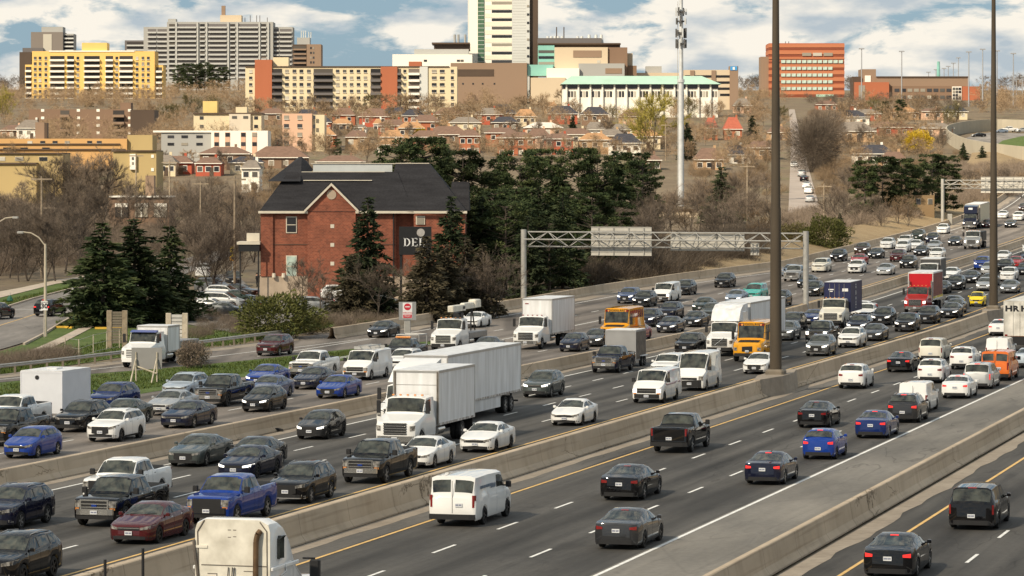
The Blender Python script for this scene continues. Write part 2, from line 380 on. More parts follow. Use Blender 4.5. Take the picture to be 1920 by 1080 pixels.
def barrier(name, p, hgt, s0, s1, label, base=.42, top=.12, step=6.0, pf=None):
    """New-Jersey profile concrete wall"""
    pf = pf or (lambda s: p)
    prof = [(-base, 0), (-base, .07), (-base + .17, .30), (-top - .02, hgt - .03), (-top + .02, hgt), (top - .02, hgt), (top + .02, hgt - .03), (base - .17, .30), (base, .07), (base, 0)]
    n = int((s1 - s0) / step); vs = []; uv = []; k = len(prof)
    ln = [0]
    for a, b in zip(prof[:-1], prof[1:]): ln.append(ln[-1] + math.hypot(b[0] - a[0], b[1] - a[1]))
    for i in range(n + 1):
        s = s0 + (s1 - s0) * i / n
        for (d, z), l in zip(prof, ln):
            X, Y = sp(s, pf(s) + d); vs.append((X, Y, T(Y) + z - .02)); uv.append((s, l))
    fs = [(i * k + j, i * k + j + 1, (i + 1) * k + j + 1, (i + 1) * k + j) for i in range(n) for j in range(k - 1)]
    me = bpy.data.meshes.new(name); me.from_pydata(vs, [], fs)
    ul = me.uv_layers.new(name='road')
    for lp in me.loops: ul.data[lp.index].uv = uv[lp.vertex_index]
    me.materials.append(CONC); me.shade_smooth(); me.set_sharp_from_angle(angle=R(20))
    o = link(name, me)
    return tag(o, label, 'barrier')
barrier('concrete_barrier', 24.4, 1.02, S0, S1, 'concrete barrier nearest the camera, right of the pale shoulder')
barrier('concrete_barrier', 44.1, 1.15, S0, S1, 'tall concrete median barrier carrying the two high mast poles', .5, .17)
barrier('concrete_barrier', 64.5, .92, S0, S1, 'concrete barrier between the oncoming express lanes and the far collector lanes')
barrier('concrete_barrier', 95, 1.0, 283, S1, 'farthest concrete barrier, along the brown scrub and evergreens', pf=far_edge)

def sheet(name, pix, m, dz, kind='structure', h=0.0):
    """flat-lying polygon given by ground points; split finely so that it follows the land"""
    pts = [unp(x, y) for x, y in pix]
    bm = bmesh.new(); vs = [bm.verts.new((p.x, p.y, 0)) for p in pts]; bm.faces.new(vs)
    bmesh.ops.triangulate(bm, faces=bm.faces)
    for _ in range(5):
        e = [e for e in bm.edges if e.calc_length() > 14]
        if not e: break
        bmesh.ops.subdivide_edges(bm, edges=e, cuts=1); bmesh.ops.triangulate(bm, faces=[f for f in bm.faces if len(f.verts) > 3])
    for v in bm.verts: v.co.z = T(v.co.y) + dz
    bmesh.ops.recalc_face_normals(bm, faces=bm.faces)
    for f in bm.faces:
        if f.normal.z < 0: f.normal_flip()
    me = bpy.data.meshes.new(name); ul = bm.loops.layers.uv.new('road')
    for f in bm.faces:
        for lp in f.loops: lp[ul].uv = (lp.vert.co.y, lp.vert.co.x)
    bm.to_mesh(me); bm.free(); me.materials.append(m)
    o = link(name, me); o['kind'] = kind
    return o
# ================================================================== vehicles
def paint(name, col, metal=0.0, rough=.5, coat=1.0):
    return mat('paint_' + name, col, rough, metal, var=.05, scale=.8, spec=.0, coat=coat)
PAINT = {k: paint(k, c, m) for k, c, m in [
    ('white', (.80, .80, .78), 0), ('cream white', (.72, .69, .60), 0), ('black', (.005, .005, .006), 0), ('navy', (.008, .010, .026), 0),
    ('dark grey', (.030, .031, .034), .3), ('grey', (.16, .17, .175), .4), ('silver', (.42, .43, .43), .5), ('pale blue', (.40, .46, .52), .3), ('silver blue', (.22, .27, .34), .4),
    ('blue', (.008, .040, .25), .1), ('dark blue', (.008, .022, .11), .1), ('steel blue', (.07, .10, .20), .3), ('dark red', (.075, .010, .012), .15), ('red', (.36, .022, .020), 0), ('rose red', (.26, .05, .085), .1),
    ('brown', (.05, .026, .018), .2), ('dark green', (.02, .032, .024), .2), ('grey green', (.075, .088, .085), .35), ('orange', (.70, .16, .025), 0), ('yellow', (.78, .60, .02), 0), ('school bus yellow', (.72, .33, .015), 0),
    ('teal', (.06, .38, .33), 0), ('pearl', (.66, .65, .62), .1)]}
GLASS = mat('car_glass', (.012, .014, .013), .04, 0, var=.5, scale=2.2, col2=(.048, .052, .043), spec=.6)
RUB = mat('tyre_rubber', (.016, .016, .016), .85, 0, var=.15, scale=4)
RIMS = mat('rim_silver', (.42, .42, .42), .35, .6, var=.05)
RIMD = mat('rim_dark', (.03, .03, .032), .4, .5, var=.05)
BLK = mat('black_plastic', (.014, .014, .015), .55, 0, var=.1, scale=3)
UNDER = mat('underbody', (.008, .008, .008), .95, 0, var=0)
CHR = mat('chrome', (.62, .61, .58), .18, .9, var=.06, scale=6)
LAMP = mat('headlamp', (.05, .05, .05), .12, 0, var=.4, scale=6, col2=(.30, .29, .27), coat=1)
LAMPON = mat('headlamp_lit', (1.0, .95, .85), .2, 0, var=0, emit=1.5)
AMB = mat('amber_lens', (.75, .30, .08), .2, 0, var=.1, scale=8, coat=1)
TAIL = mat('tail_lens', (.22, .012, .012), .2, 0, var=.1, scale=8, coat=1)
TAILON = mat('tail_lens_lit', (.80, .035, .03), .3, 0, var=0, emit=.55)
PLATE = mat('number_plate', (.66, .68, .70), .5, 0, var=.05)
PLTXT = mat('plate_lettering', (.03, .05, .16), .6, 0, var=0)
def S_(**k): return k
SPEC = {
 'sedan': S_(L=4.72, W=1.83, H=1.45, wb=2.75, fo=.93, r=.33, gc=.18, nose=.70, cowl=.93, cx=1.28, r0=2.08, r1=3.20, dx=4.12, dz=1.04, tail=.98, wr=.72),
 'sedan2': S_(L=4.90, W=1.87, H=1.48, wb=2.85, fo=.95, r=.34, gc=.17, nose=.74, cowl=.97, cx=1.36, r0=2.15, r1=3.30, dx=4.35, dz=1.08, tail=1.0, wr=.72),
 'coupe': S_(L=4.75, W=1.88, H=1.36, wb=2.72, fo=.95, r=.35, gc=.15, nose=.72, cowl=.95, cx=1.55, r0=2.3, r1=3.0, dx=4.2, dz=1.05, tail=1.0, wr=.68),
 'hatch': S_(L=4.12, W=1.73, H=1.51, wb=2.52, fo=.85, r=.31, gc=.18, nose=.74, cowl=.98, cx=1.05, r0=1.85, r1=3.45, dx=4.0, dz=1.08, tail=1.0, wr=.74),
 'suv': S_(L=4.58, W=1.86, H=1.67, wb=2.68, fo=.92, r=.36, gc=.23, nose=.90, cowl=1.08, cx=1.28, r0=1.98, r1=3.95, dx=4.48, dz=1.18, tail=1.1, wr=.75),
 'suv_big': S_(L=4.95, W=1.95, H=1.78, wb=2.85, fo=.94, r=.38, gc=.24, nose=1.0, cowl=1.16, cx=1.35, r0=2.0, r1=4.45, dx=4.85, dz=1.22, tail=1.15, wr=.78),
 'minivan': S_(L=5.12, W=1.98, H=1.76, wb=3.05, fo=.95, r=.35, gc=.18, nose=.82, cowl=1.06, cx=1.05, r0=2.0, r1=4.75, dx=5.05, dz=1.12, tail=1.05, wr=.78),
 'pickup': S_(L=5.85, W=2.03, H=1.94, wb=3.68, fo=.95, r=.41, gc=.32, nose=1.14, cowl=1.24, cx=1.50, r0=2.15, r1=3.62, dx=3.88, dz=1.30, tail=1.30, wr=.76, bed=1),
 'van': S_(L=5.70, W=2.02, H=2.10, wb=3.45, fo=.86, r=.37, gc=.26, nose=1.02, cowl=1.28, cx=.98, r0=1.75, r1=5.50, dx=5.66, dz=1.30, tail=1.2, wr=.91, boxy=1),
 'high_van': S_(L=5.60, W=2.05, H=2.55, wb=3.45, fo=.94, r=.36, gc=.20, nose=1.05, cowl=1.34, cx=.80, r0=1.75, r1=5.42, dx=5.56, dz=1.36, tail=1.3, wr=.92, boxy=1),
 'small_van': S_(L=4.80, W=1.84, H=1.86, wb=3.0, fo=.88, r=.33, gc=.18, nose=.90, cowl=1.10, cx=.92, r0=1.8, r1=4.62, dx=4.77, dz=1.18, tail=1.1, wr=.88, boxy=1),
 'smart': S_(L=2.70, W=1.58, H=1.55, wb=1.86, fo=.42, r=.29, gc=.16, nose=.78, cowl=.98, cx=.52, r0=1.1, r1=2.05, dx=2.62, dz=1.1, tail=1.0, wr=.74),
 'bus': S_(L=7.2, W=2.40, H=3.08, wb=4.1, fo=1.05, r=.46, gc=.46, nose=1.42, cowl=1.62, cx=1.45, r0=1.80, r1=7.02, dx=7.17, dz=1.5, tail=1.45, wr=.88, boxy=1),
 'truck_cab': S_(L=3.55, W=2.36, H=2.72, wb=4.6, fo=1.08, r=.50, gc=.52, nose=1.42, cowl=1.78, cx=1.62, r0=2.02, r1=3.40, dx=3.53, dz=1.78, tail=1.6, wr=.89, boxy=1, rear_axle=0),
}
class Loft:
    """a vehicle shell lofted from cross-sections; x runs backwards from the nose"""
    def __init__(self, q):
        self.q = q; self.w2 = q['W'] / 2
        self.ax = [q['fo']] + ([q['fo'] + q['wb']] if q.get('rear_axle', 1) else [])
        self.Ra = q['r'] * 1.13
        bx = q.get('boxy')
        self.nt = [(0, .50), (.05, .70), (.12, .84), (.28, .94), (.6, .99), (1.0, 1)] if not bx else [(0, .62), (.04, .80), (.10, .90), (.25, .96), (.6, 1), (1, 1)]
        self.tt = [(0, .62), (.04, .82), (.12, .93), (.35, .98), (.7, 1)] if not bx else [(0, .90), (.03, .97), (.10, 1), (.5, 1), (.8, 1)]
        if q.get('bed'): self.tt = [(0, .93), (.03, .97), (.1, 1), (.5, 1), (.8, 1)]; self.nt = [(0, .66), (.05, .82), (.12, .91), (.28, .96), (.6, 1), (1, 1)]
    def w(self, x):
        L = self.q['L']; a = np.interp(x, *zip(*self.nt)); b = np.interp(L - x, *zip(*self.tt))
        return self.w2 * min(a, b)
    def inv(self, tab, frac):
        """distance from the end at which the half-width reaches frac"""
        xs, ys = zip(*tab); return float(np.interp(frac, ys, xs)) if frac > ys[0] else 0.0
    def belt(self, x):
        q = self.q; L = q['L']
        return float(np.interp(x, [0, .06, .2, q['cx'], q['dx'], L - .15, L - .04, L], [q['nose'] - .10, q['nose'] - .02, q['nose'] + .02, q['cowl'], q['dz'], q['tail'] + .02, q['tail'], q['tail'] - .06]))
    def roof(self, x):
        q = self.q; m = (q['r0'] + q['r1']) / 2
        b = self.belt(x)
        return float(np.interp(x, [q['cx'], q['r0'], m, q['r1'], q['dx']], [b, q['H'] - .05, q['H'], q['H'] - (.04 if not q.get('boxy') else .02), b], left=b, right=b))
    def zb(self, x):
        q = self.q; z = q['gc'] + (.04 if (x < .12 or x > q['L'] - .12) else 0)
        for a in self.ax:
            d = abs(x - a)
            if d < self.Ra: z = max(z, q['r'] + math.sqrt(max(0, self.Ra ** 2 - d * d)) * .96)
        return z
    def sec(self, x):
        q = self.q; w = self.w(x); b = self.belt(x); zr = self.roof(x); zb = min(self.zb(x), b - .1)
        t = max(0, min(1, (zr - b) / max(.05, q['H'] - .06 - b)))
        hb = b - zb; wr = self.w2 * q['wr'] * min(1, w / self.w2 * 1.04); wm = wr + (w * .93 - wr) * .0
        lo = .30 if self.zb(x) < q['r'] else 0
        bx = q.get('boxy')
        p5 = (w * .87 * (1 - t) + wm * t, zr + .012 * (1 - t) - (.10 if not bx else .10) * t)
        p6 = (w * .55 * (1 - t) + wr * .80 * t, zr + .035 * (1 - t) - .022 * t)
        return [(w * .93, zb), (w * .985, zb + .12 * hb), (w, zb + .55 * hb), (w * .985, b - .16 * hb), (w * .945, b), p5, p6, (0, zr + .045 * (1 - t))]
    def P(self, x, v):
        sgn = 1
        if v > 7: v = 14 - v; sgn = -1
        s = self.sec(x); i = min(6, int(v)); t = v - i
        y = s[i][0] * (1 - t) + s[i + 1][0] * t; z = s[i][1] * (1 - t) + s[i + 1][1] * t
        return Vector((-x, y * sgn, z))
    def stations(self):
        q = self.q; L = q['L']; xs = [0, .05, .12, .28, .6, L, L - .04, L - .12, L - .35, q['cx'], q['r0'], q['r1'], q['dx'], (q['r0'] + q['r1']) / 2, *[q['cx'] + (q['r0'] - q['cx']) * k / 4 for k in (1, 2, 3)], *[q['r1'] + (q['dx'] - q['r1']) * k / 4 for k in (1, 2, 3)]]
        for a in self.ax:
            for k in (-1.02, -.985, -.85, -.5, 0, .5, .85, .985, 1.02): xs.append(a + k * self.Ra)
        xs = sorted(x for x in xs if 0 <= x <= L); out = [xs[0]]
        for x in xs[1:]:
            if x - out[-1] > .004: out.append(x)
        return out
    def shell(self):
        b = MB(); xs = self.stations(); n = 15
        for x in xs:
            s = self.sec(x); ring = s[:7] + [s[7]] + [(-y, z) for y, z in s[6::-1]]
            b.v += [(-x, y, z) for y, z in ring]
        for i in range(len(xs) - 1):
            for j in range(n - 1): b.f.append((i * n + j, i * n + j + 1, (i + 1) * n + j + 1, (i + 1) * n + j)); b.m.append(0)
        k = (len(xs) - 1) * n
        b.f.append(tuple(range(n))); b.f.append(tuple(range(k + n - 1, k - 1, -1))); b.m += [0, 0]
        return b
    def patch(self, x0, x1, v0, v1, nx=4, nv=4, off=.008, side=1, xs0=None):
        """a panel lying on the shell (x0..x1 along, v0..v1 around), slightly proud, with turned-in edges"""
        b = MB(); e = .004; g = []; 
        for i in range(nx + 1):
            row = []
            for j in range(nv + 1):
                v = v0 + (v1 - v0) * j / nv; x = x0 + (x1 - x0) * i / nx
                if xs0: x = x + xs0 * (1 - i / nx) * (j / nv)
                p = self.P(x, v); du = self.P(x + e, v) - self.P(x - e, v); dv = self.P(x, min(v + e, 13.99)) - self.P(x, max(0, v - e))
                nn = du.cross(dv); nn = nn.normalized() if nn.length > 1e-12 else Vector((0, 0, 1))
                if nn.dot(p - Vector((-(self.q['r0'] + self.q['r1']) / 2, 0, .7))) < 0: nn = -nn
                edge = i in (0, nx) or j in (0, nv)
                row.append(p + nn * (off if not edge else off * .5))
            g.append(row)
        vs = [Vector((p.x, p.y * side, p.z)) for r in g for p in r]; m = nv + 1
        return b.add(vs, [(i * m + j, i * m + j + 1, (i + 1) * m + j + 1, (i + 1) * m + j) for i in range(nx) for j in range(nv)])
    def face(self, cols, end='n', off=.02, thick=.03):
        """a part standing on the nose ('n') or tail ('t'): columns (y, z0, z1)"""
        tab = self.nt if end == 'n' else self.tt; L = self.q['L']; b = MB(); n = len(cols); fr = []; bk = []
        for y, z0, z1 in cols:
            d = self.inv(tab, min(.999, abs(y) / self.w2 * 1.02))
            xf = (-d + off) if end == 'n' else (-L + d - off); xb = xf - thick if end == 'n' else xf + thick
            fr += [(xf, y, z0), (xf, y, z1)]; bk += [(xb, y, z0), (xb, y, z1)]
        vs = fr + bk; k = 2 * n; fs = []
        for i in range(n - 1):
            a, c, d, e = 2 * i, 2 * i + 1, 2 * i + 3, 2 * i + 2
            fs += [(a, c, d, e), (k + a, k + e, k + d, k + c), (c, k + c, k + d, d), (a, e, k + e, k + a)]
        fs += [(0, k, k + 1, 1), (2 * n - 2, 2 * n - 1, k + 2 * n - 1, k + 2 * n - 2)]
        return b.add(vs, fs)
def cols(y0, y1, a0, a1, b0, b1, n=5):
    """columns from y0 to y1 with lower edge a0->a1 and upper edge b0->b1"""
    return [(y0 + (y1 - y0) * i / n, a0 + (a1 - a0) * i / n, b0 + (b1 - b0) * i / n) for i in range(n + 1)]
def wheel_meshes(r, w, tag_):
    t = MB(); n = 18
    prof = [(-w / 2, r * .66), (-w / 2, r * .93), (-w / 2 + .03, r), (w / 2 - .03, r), (w / 2, r * .93), (w / 2, r * .66)]
    vs = [(rr * math.cos(2 * math.pi * i / n), y, rr * math.sin(2 * math.pi * i / n)) for i in range(n) for y, rr in prof]; k = len(prof)
    t.add(vs, [(i * k + j, i * k + j + 1, ((i + 1) % n) * k + j + 1, ((i + 1) % n) * k + j) for i in range(n) for j in range(k)  if j + 1 < k])
    rim = MB()
    for sy in (-1, 1):
        y0 = sy * (w / 2 - .06); y1 = sy * (w / 2 - .015)
        rim.add([(r * .68 * math.cos(2 * math.pi * i / n), y0, r * .68 * math.sin(2 * math.pi * i / n)) for i in range(n)], [tuple(range(n))], 1)
        for i in range(5):
            a = 2 * math.pi * i / 5; d = .17
            pts = [(r * .10 * math.cos(a - 1.2), r * .10 * math.sin(a - 1.2)), (r * .66 * math.cos(a - d), r * .66 * math.sin(a - d)), (r * .66 * math.cos(a + d), r * .66 * math.sin(a + d)), (r * .10 * math.cos(a + 1.2), r * .10 * math.sin(a + 1.2))]
            rim.add([(x, y1, z) for x, z in pts], [(0, 1, 2, 3)], 0)
        ro = [(r * .70 * math.cos(2 * math.pi * i / n), y1, r * .70 * math.sin(2 * math.pi * i / n)) for i in range(n)]; ri = [(r * .61 * math.cos(2 * math.pi * i / n), y1, r * .61 * math.sin(2 * math.pi * i / n)) for i in range(n)]
        rim.add(ro + ri, [(i, (i + 1) % n, n + (i + 1) % n, n + i) for i in range(n)], 0)
    return t.mesh('tyre', RUB, 40), {'s': rim.mesh('rim', [RIMS, RIMD]), 'd': rim.mesh('rim', [RIMD, UNDER])}
WH = {}
def wheel(r, w):
    k = (round(r, 2), round(w, 2))
    if k not in WH: WH[k] = wheel_meshes(r, w, '')
    return WH[k]
# a prototype is a list of (part name, mesh, 'paint'|None, location, [children])
PROTO = {}
def text_mesh(s, size, name='lettering', m=None, ext=.004, align='CENTER', bold=0):
    cu = bpy.data.curves.new(name, 'FONT'); cu.body = s; cu.size = size; cu.align_x = align; cu.align_y = 'CENTER'; cu.extrude = ext; cu.resolution_u = 2; cu.offset = bold
    o = bpy.data.objects.new(name, cu); COL.objects.link(o); dg = bpy.context.evaluated_depsgraph_get(); me = bpy.data.meshes.new_from_object(o.evaluated_get(dg))
    bpy.data.objects.remove(o); bpy.data.curves.remove(cu); me.name = name; me.materials.clear(); me.materials.append(m or BLK)
    return me
PL_N = MB().box(-.008, .008, -.15, .15, 0, .15).mesh('number_plate', PLATE)
def plate_text():
    me = text_mesh('ABC', .01); bpy.data.meshes.remove(me)
PLT = MB()
for _i, _y in enumerate((-.115, -.075, -.035, .02, .06, .10)):
    PLT.box(.008, .0105, _y, _y + .026, .045, .105)
PLT_F = PLT.mesh('plate_lettering', PLTXT)
PLT2 = MB()
for _i, _y in enumerate((-.115, -.075, -.035, .02, .06, .10)):
    PLT2.box(-.0105, -.008, _y, _y + .026, .045, .105)
PLT_R = PLT2.mesh('plate_lettering', PLTXT)
def make_proto(kind, face):
    q = dict(SPEC[kind]); lf = Loft(q); P = []; w2 = lf.w2; L = q['L']; n0 = q['nose']; gc = q['gc']
    body = lf.shell().mesh('body', PAINT['white'], 32)
    P.append(('body', body, 'paint', (0, 0, 0), []))
    u = MB().box(-L + .12, -.10, -w2 * .80, w2 * .80, gc + .04, min(q['r'] * 2 + .05, q['belt'] if 'belt' in q else n0 - .12)); P.append(('underbody', u.mesh('underbody', UNDER), None, (0, 0, 0), []))
    cx, r0, r1, dx = q['cx'], q['r0'], q['r1'], q['dx']
    ws = lf.patch(cx + .10 * (r0 - cx), r0 - .07 * (r0 - cx), 5.12, 8.88, 4, 8); P.append(('windshield', ws.mesh('windshield', GLASS, 40), None, (0, 0, 0), []))
    for y0, y1 in ((.10, .62), (-.55, -.02)):
        P.append(('wiper', MB().tube(Vector((-(cx + .08), y0 * w2, lf.belt(cx) + .09)), Vector((-(cx + .16), y1 * w2, lf.belt(cx) + .14)), .012, .008, 4).mesh('wiper', BLK), None, (0, 0, 0), []))
    panel = kind in ('van', 'high_van', 'small_van')
    if panel:
        for sg in (-1, 1):
            g = lf.patch(dx - .08 * (dx - r1) - .02, r1 + .22 * (dx - r1) , 5.16, 6.86, 3, 3, .012, sg)
            if face != 'blind': P.append(('rear_window', g.mesh('rear_window', GLASS, 40), None, (0, 0, 0), []))
    else:
        g = lf.patch(r1 + .12 * (dx - r1), dx - .12 * (dx - r1), 5.12, 8.88, 4, 8); P.append(('rear_window', g.mesh('rear_window', GLASS, 40), None, (0, 0, 0), []))
    a0 = cx + .38 * (r0 - cx); mid = (q['fo'] + q['wb'] / 2 + .12)
    if kind == 'pickup': bk = r1 - .02; mid = r0 + .62 * (bk - r0) * .9
    elif panel: bk = r0 + .75; mid = None
    elif kind == 'bus': bk = None
    elif kind == 'truck_cab': bk = r0 + .75; mid = None
    elif kind == 'smart': bk = r1 - .05; mid = None
    else: bk = r1 + .25 * (dx - r1)
    for sg in (-1, 1):
        if kind == 'bus':
            nwin = 7
            for k in range(nwin):
                x0 = 2.05 + k * (4.8 / nwin); P.append(('side_window', lf.patch(x0, x0 + 4.8 / nwin - .12, 4.42, 4.88, 1, 2, .01, sg).mesh('side_window', GLASS), None, (0, 0, 0), []))
            for v in (.75, 1.9, 2.9):
                P.append(('rub_rail', lf.patch(1.7, L - .2, v, v + .16, 8, 1, .018, sg).mesh('rub_rail', BLK), None, (0, 0, 0), []))
            continue
        wins = [(a0, mid - .05), (mid + .05, bk)] if mid else [(a0, bk)]
        if kind in ('suv', 'suv_big', 'minivan') : wins = [(a0, mid - .05), (mid + .05, mid + .95), (mid + 1.04, bk + .02)] 
        for (xa, xb), (xc, xd_) in zip(wins[:-1], wins[1:]):
            P.append(('pillar', lf.patch(xb - .01, xc + .01, 4.10, 4.90, 1, 2, .006, sg).mesh('pillar', BLK), None, (0, 0, 0), []))
        if kind not in ('truck_cab',) and mid:
            for xh in (mid - .30, mid + .72): P.append(('door_handle', lf.patch(xh, xh + .17, 3.28, 3.44, 1, 1, .022, sg).mesh('door_handle', CHR if face == 'chrome' else BLK), None, (0, 0, 0), []))
        for x0, x1 in wins:
            P.append(('side_window', lf.patch(x0, x1, 4.14, 4.88, 3, 2, .008, sg).mesh('side_window', GLASS, 40), None, (0, 0, 0), []))
        if kind in ('suv', 'suv_big') and face != 'plain':
            P.append(('cladding', lf.patch(q['fo'] + lf.Ra * 1.03, q['fo'] + q['wb'] - lf.Ra * 1.03, .0, .95, 4, 1, .014, sg).mesh('cladding', BLK), None, (0, 0, 0), []))
            P.append(('roof_rail', MB().path([lf.P(r0 + .25, 5.75) * 1 + Vector((0, 0, .02)), lf.P((r0 + r1) / 2, 5.75) + Vector((0, 0, .05)), lf.P(r1 - .1, 5.75) + Vector((0, 0, .02))], .018, 4).mesh('roof_rail', RIMS), None, (0, 0, 0), [])) if sg > 0 else P.append(('roof_rail', MB().path([Vector((p.x, -p.y, p.z)) for p in (lf.P(r0 + .25, 5.75) + Vector((0, 0, .02)), lf.P((r0 + r1) / 2, 5.75) + Vector((0, 0, .05)), lf.P(r1 - .1, 5.75) + Vector((0, 0, .02)))], .018, 4).mesh('roof_rail', RIMS), None, (0, 0, 0), []))
        # door shut lines and handles
        if kind not in ('truck_cab',):
            xd = [a0 - .12] + ([mid] if mid else []) + [bk - .15 if not panel else bk + .05]
            for x in xd: P.append(('door_seam', lf.patch(x, x + .014, 1.0, 3.98, 1, 6, .004, sg).mesh('door_seam', UNDER), None, (0, 0, 0), []))
    # mirrors
    big = kind in ('pickup', 'van', 'high_van', 'bus', 'truck_cab')
    for sg in (-1, 1):
        b = MB(); y0 = (w2 * .93); z = lf.belt(cx) + (.10 if big else .06); x = -(cx + .42 * (r0 - cx))
        if kind in ('bus', 'truck_cab'):
            b.cbox(x + .30, x + .42, y0 + .14, y0 + .36, z - .05, z + .62, .03).tube((x + .36, y0 - .08, z + .02), (x + .36, y0 + .18, z + .1), .02).tube((x + .36, y0 - .10, z + .5), (x + .36, y0 + .18, z + .5), .02)
        elif big: b.cbox(x - .02, x + .13, y0 + .08, y0 + .30, z - .10, z + .16, .03).box(x + .02, x + .08, y0 - .08, y0 + .10, z - .06, z)
        else: b.cbox(x - .02, x + .12, y0 + .04, y0 + .20, z - .04, z + .09, .025).box(x + .02, x + .08, y0 - .06, y0 + .06, z - .03, z + .02)
        if sg < 0: b.v = [(vx, -vy, vz) for vx, vy, vz in b.v]
        P.append(('mirror', b.mesh('mirror', PAINT['white'] if not big else BLK), None if big else 'paint', (0, 0, 0), []))
    # nose
    fh = n0 - gc
    def F(cs, end='n', off=.012, m=BLK, th=.03, name='part', sm=None): return (name, lf.face(cs, end, off, th).mesh(name, m, sm), None, (0, 0, 0), [])
    mir = lambda c: [(-y, a, b) for y, a, b in c]
    if kind in ('pickup', 'van', 'truck_cab', 'bus', 'high_van'): hl = cols(.62 * w2, .95 * w2, n0 - .40 * min(fh, .9), n0 - .40 * min(fh, .9), n0 - .05, n0 - .07)
    else: hl = cols(.50 * w2, .97 * w2, n0 - .28 * fh, n0 - .20 * fh, n0 - .12 * fh, n0 + .03)
    if kind == 'van': hl = cols(.64 * w2, .95 * w2, n0 - .34, n0 - .34, n0 - .12, n0 - .12)
    if kind == 'bus': hl = cols(.66 * w2, .93 * w2, n0 - .55, n0 - .55, n0 - .30, n0 - .30)
    if kind == 'truck_cab': hl = cols(.68 * w2, .95 * w2, n0 - .42, n0 - .40, n0 - .16, n0 - .12)
    for c in (hl, mir(hl)): P.append(('headlight', lf.face(c, 'n', .02, .05).mesh('headlight', LAMP, 40), 'lamp', (0, 0, 0), []))
    if kind in ('pickup', 'van', 'bus'):
        am = cols(.66 * w2, .95 * w2, hl[0][1] - .10, hl[0][1] - .10, hl[0][1] - .015, hl[0][1] - .015, 3)
        if kind != 'bus':
            for c in (am, mir(am)): P.append(F(c, name='turn_signal', m=AMB, off=.018))
    gy = .56 * w2
    if kind == 'pickup':
        gm = {'chrome': CHR, 'dark': BLK, 'paint': BLK}.get(face, CHR)
        P.append(F(cols(-.60 * w2, .60 * w2, n0 - .46, n0 - .46, n0 - .02, n0 - .02, 8), name='grille', m=BLK, off=.02))
        if gm is CHR:
            fr = MB()
            for z0, z1 in ((n0 - .48, n0 - .42), (n0 - .06, n0 + .0), (n0 - .33, n0 - .29), (n0 - .20, n0 - .16)):
                t = lf.face(cols(-.62 * w2, .62 * w2, z0, z0, z1, z1, 8), 'n', .045, .05); fr.add(t.v, t.f)
            for y in (-.61, .55):
                t = lf.face(cols(y * w2, (y + .06) * w2, n0 - .48, n0 - .48, n0, n0, 1), 'n', .048, .05); fr.add(t.v, t.f)
            P.append(('grille_bar', fr.mesh('grille_bar', CHR), None, (0, 0, 0), []))
            P.append(('emblem', lf.face(cols(-.11, .11, n0 - .29, n0 - .29, n0 - .20, n0 - .20, 2), 'n', .06, .03).mesh('emblem', PAINT['blue']), None, (0, 0, 0), []))
        P.append(F(cols(-.97 * w2, .97 * w2, gc + .20, gc + .20, gc + .44, gc + .44, 10), name='bumper', m=CHR if gm is CHR else BLK, off=.07, th=.10))
        P.append(F(cols(-.80 * w2, .80 * w2, gc + .02, gc + .02, gc + .18, gc + .18, 8), name='air_dam', m=BLK, off=.03))
        pz = gc + .23; poff = .085
    elif kind in ('van',):
        P.append(F(cols(-.60 * w2, .60 * w2, n0 - .36, n0 - .36, n0 - .07, n0 - .07, 8), name='grille', m=BLK, off=.02))
        P.append(('grille_bar', lf.face(cols(-.60 * w2, .60 * w2, n0 - .235, n0 - .235, n0 - .20, n0 - .20, 8), 'n', .035, .03).mesh('grille_bar', CHR if face != 'dark' else BLK), None, (0, 0, 0), []))
        P.append(F(cols(-.97 * w2, .97 * w2, gc + .08, gc + .08, gc + .34, gc + .34, 10), name='bumper', m=BLK, off=.05, th=.1)); pz = gc + .14; poff = .065
    elif kind == 'high_van':
        P.append(F(cols(-.96 * w2, .96 * w2, gc + .06, gc + .06, n0 - .36, n0 - .30, 10), name='bumper', m=BLK, off=.035, th=.08))
        P.append(F(cols(-.50 * w2, .50 * w2, n0 - .30, n0 - .30, n0 - .16, n0 - .16, 6), name='grille', m=BLK, off=.02)); pz = gc + .22; poff = .05
    elif kind == 'truck_cab':
        gm = CHR
        P.append(F(cols(-.52 * w2, .52 * w2, n0 - .62, n0 - .62, n0 - .04, n0 - .04, 6), name='grille', m=BLK, off=.02))
        fr = MB()
        for i in range(5):
            z = n0 - .58 + i * .13; t = lf.face(cols(-.54 * w2, .54 * w2, z, z, z + .06, z + .06, 6), 'n', .05, .04); fr.add(t.v, t.f)
        P.append(('grille_bar', fr.mesh('grille_bar', CHR if face != 'white' else PAINT['white']), None, (0, 0, 0), []))
        P.append(F(cols(-1.0 * w2, 1.0 * w2, gc - .06, gc - .06, gc + .22, gc + .22, 10), name='bumper', m=CHR if face == 'chrome' else PAINT['white'] if face == 'white' else BLK, off=.12, th=.16)); pz = gc + .02; poff = .14
    elif kind == 'bus':
        P.append(F(cols(-.34 * w2, .34 * w2, n0 - .62, n0 - .62, n0 - .24, n0 - .20, 4), name='grille', m=BLK, off=.02))
        P.append(F(cols(-1.0 * w2, 1.0 * w2, gc - .02, gc - .02, gc + .22, gc + .22, 10), name='bumper', m=BLK, off=.12, th=.16)); pz = gc + .30; poff = .06
    else:
        z0, z1 = n0 - .36 * fh, n0 - .08 * fh
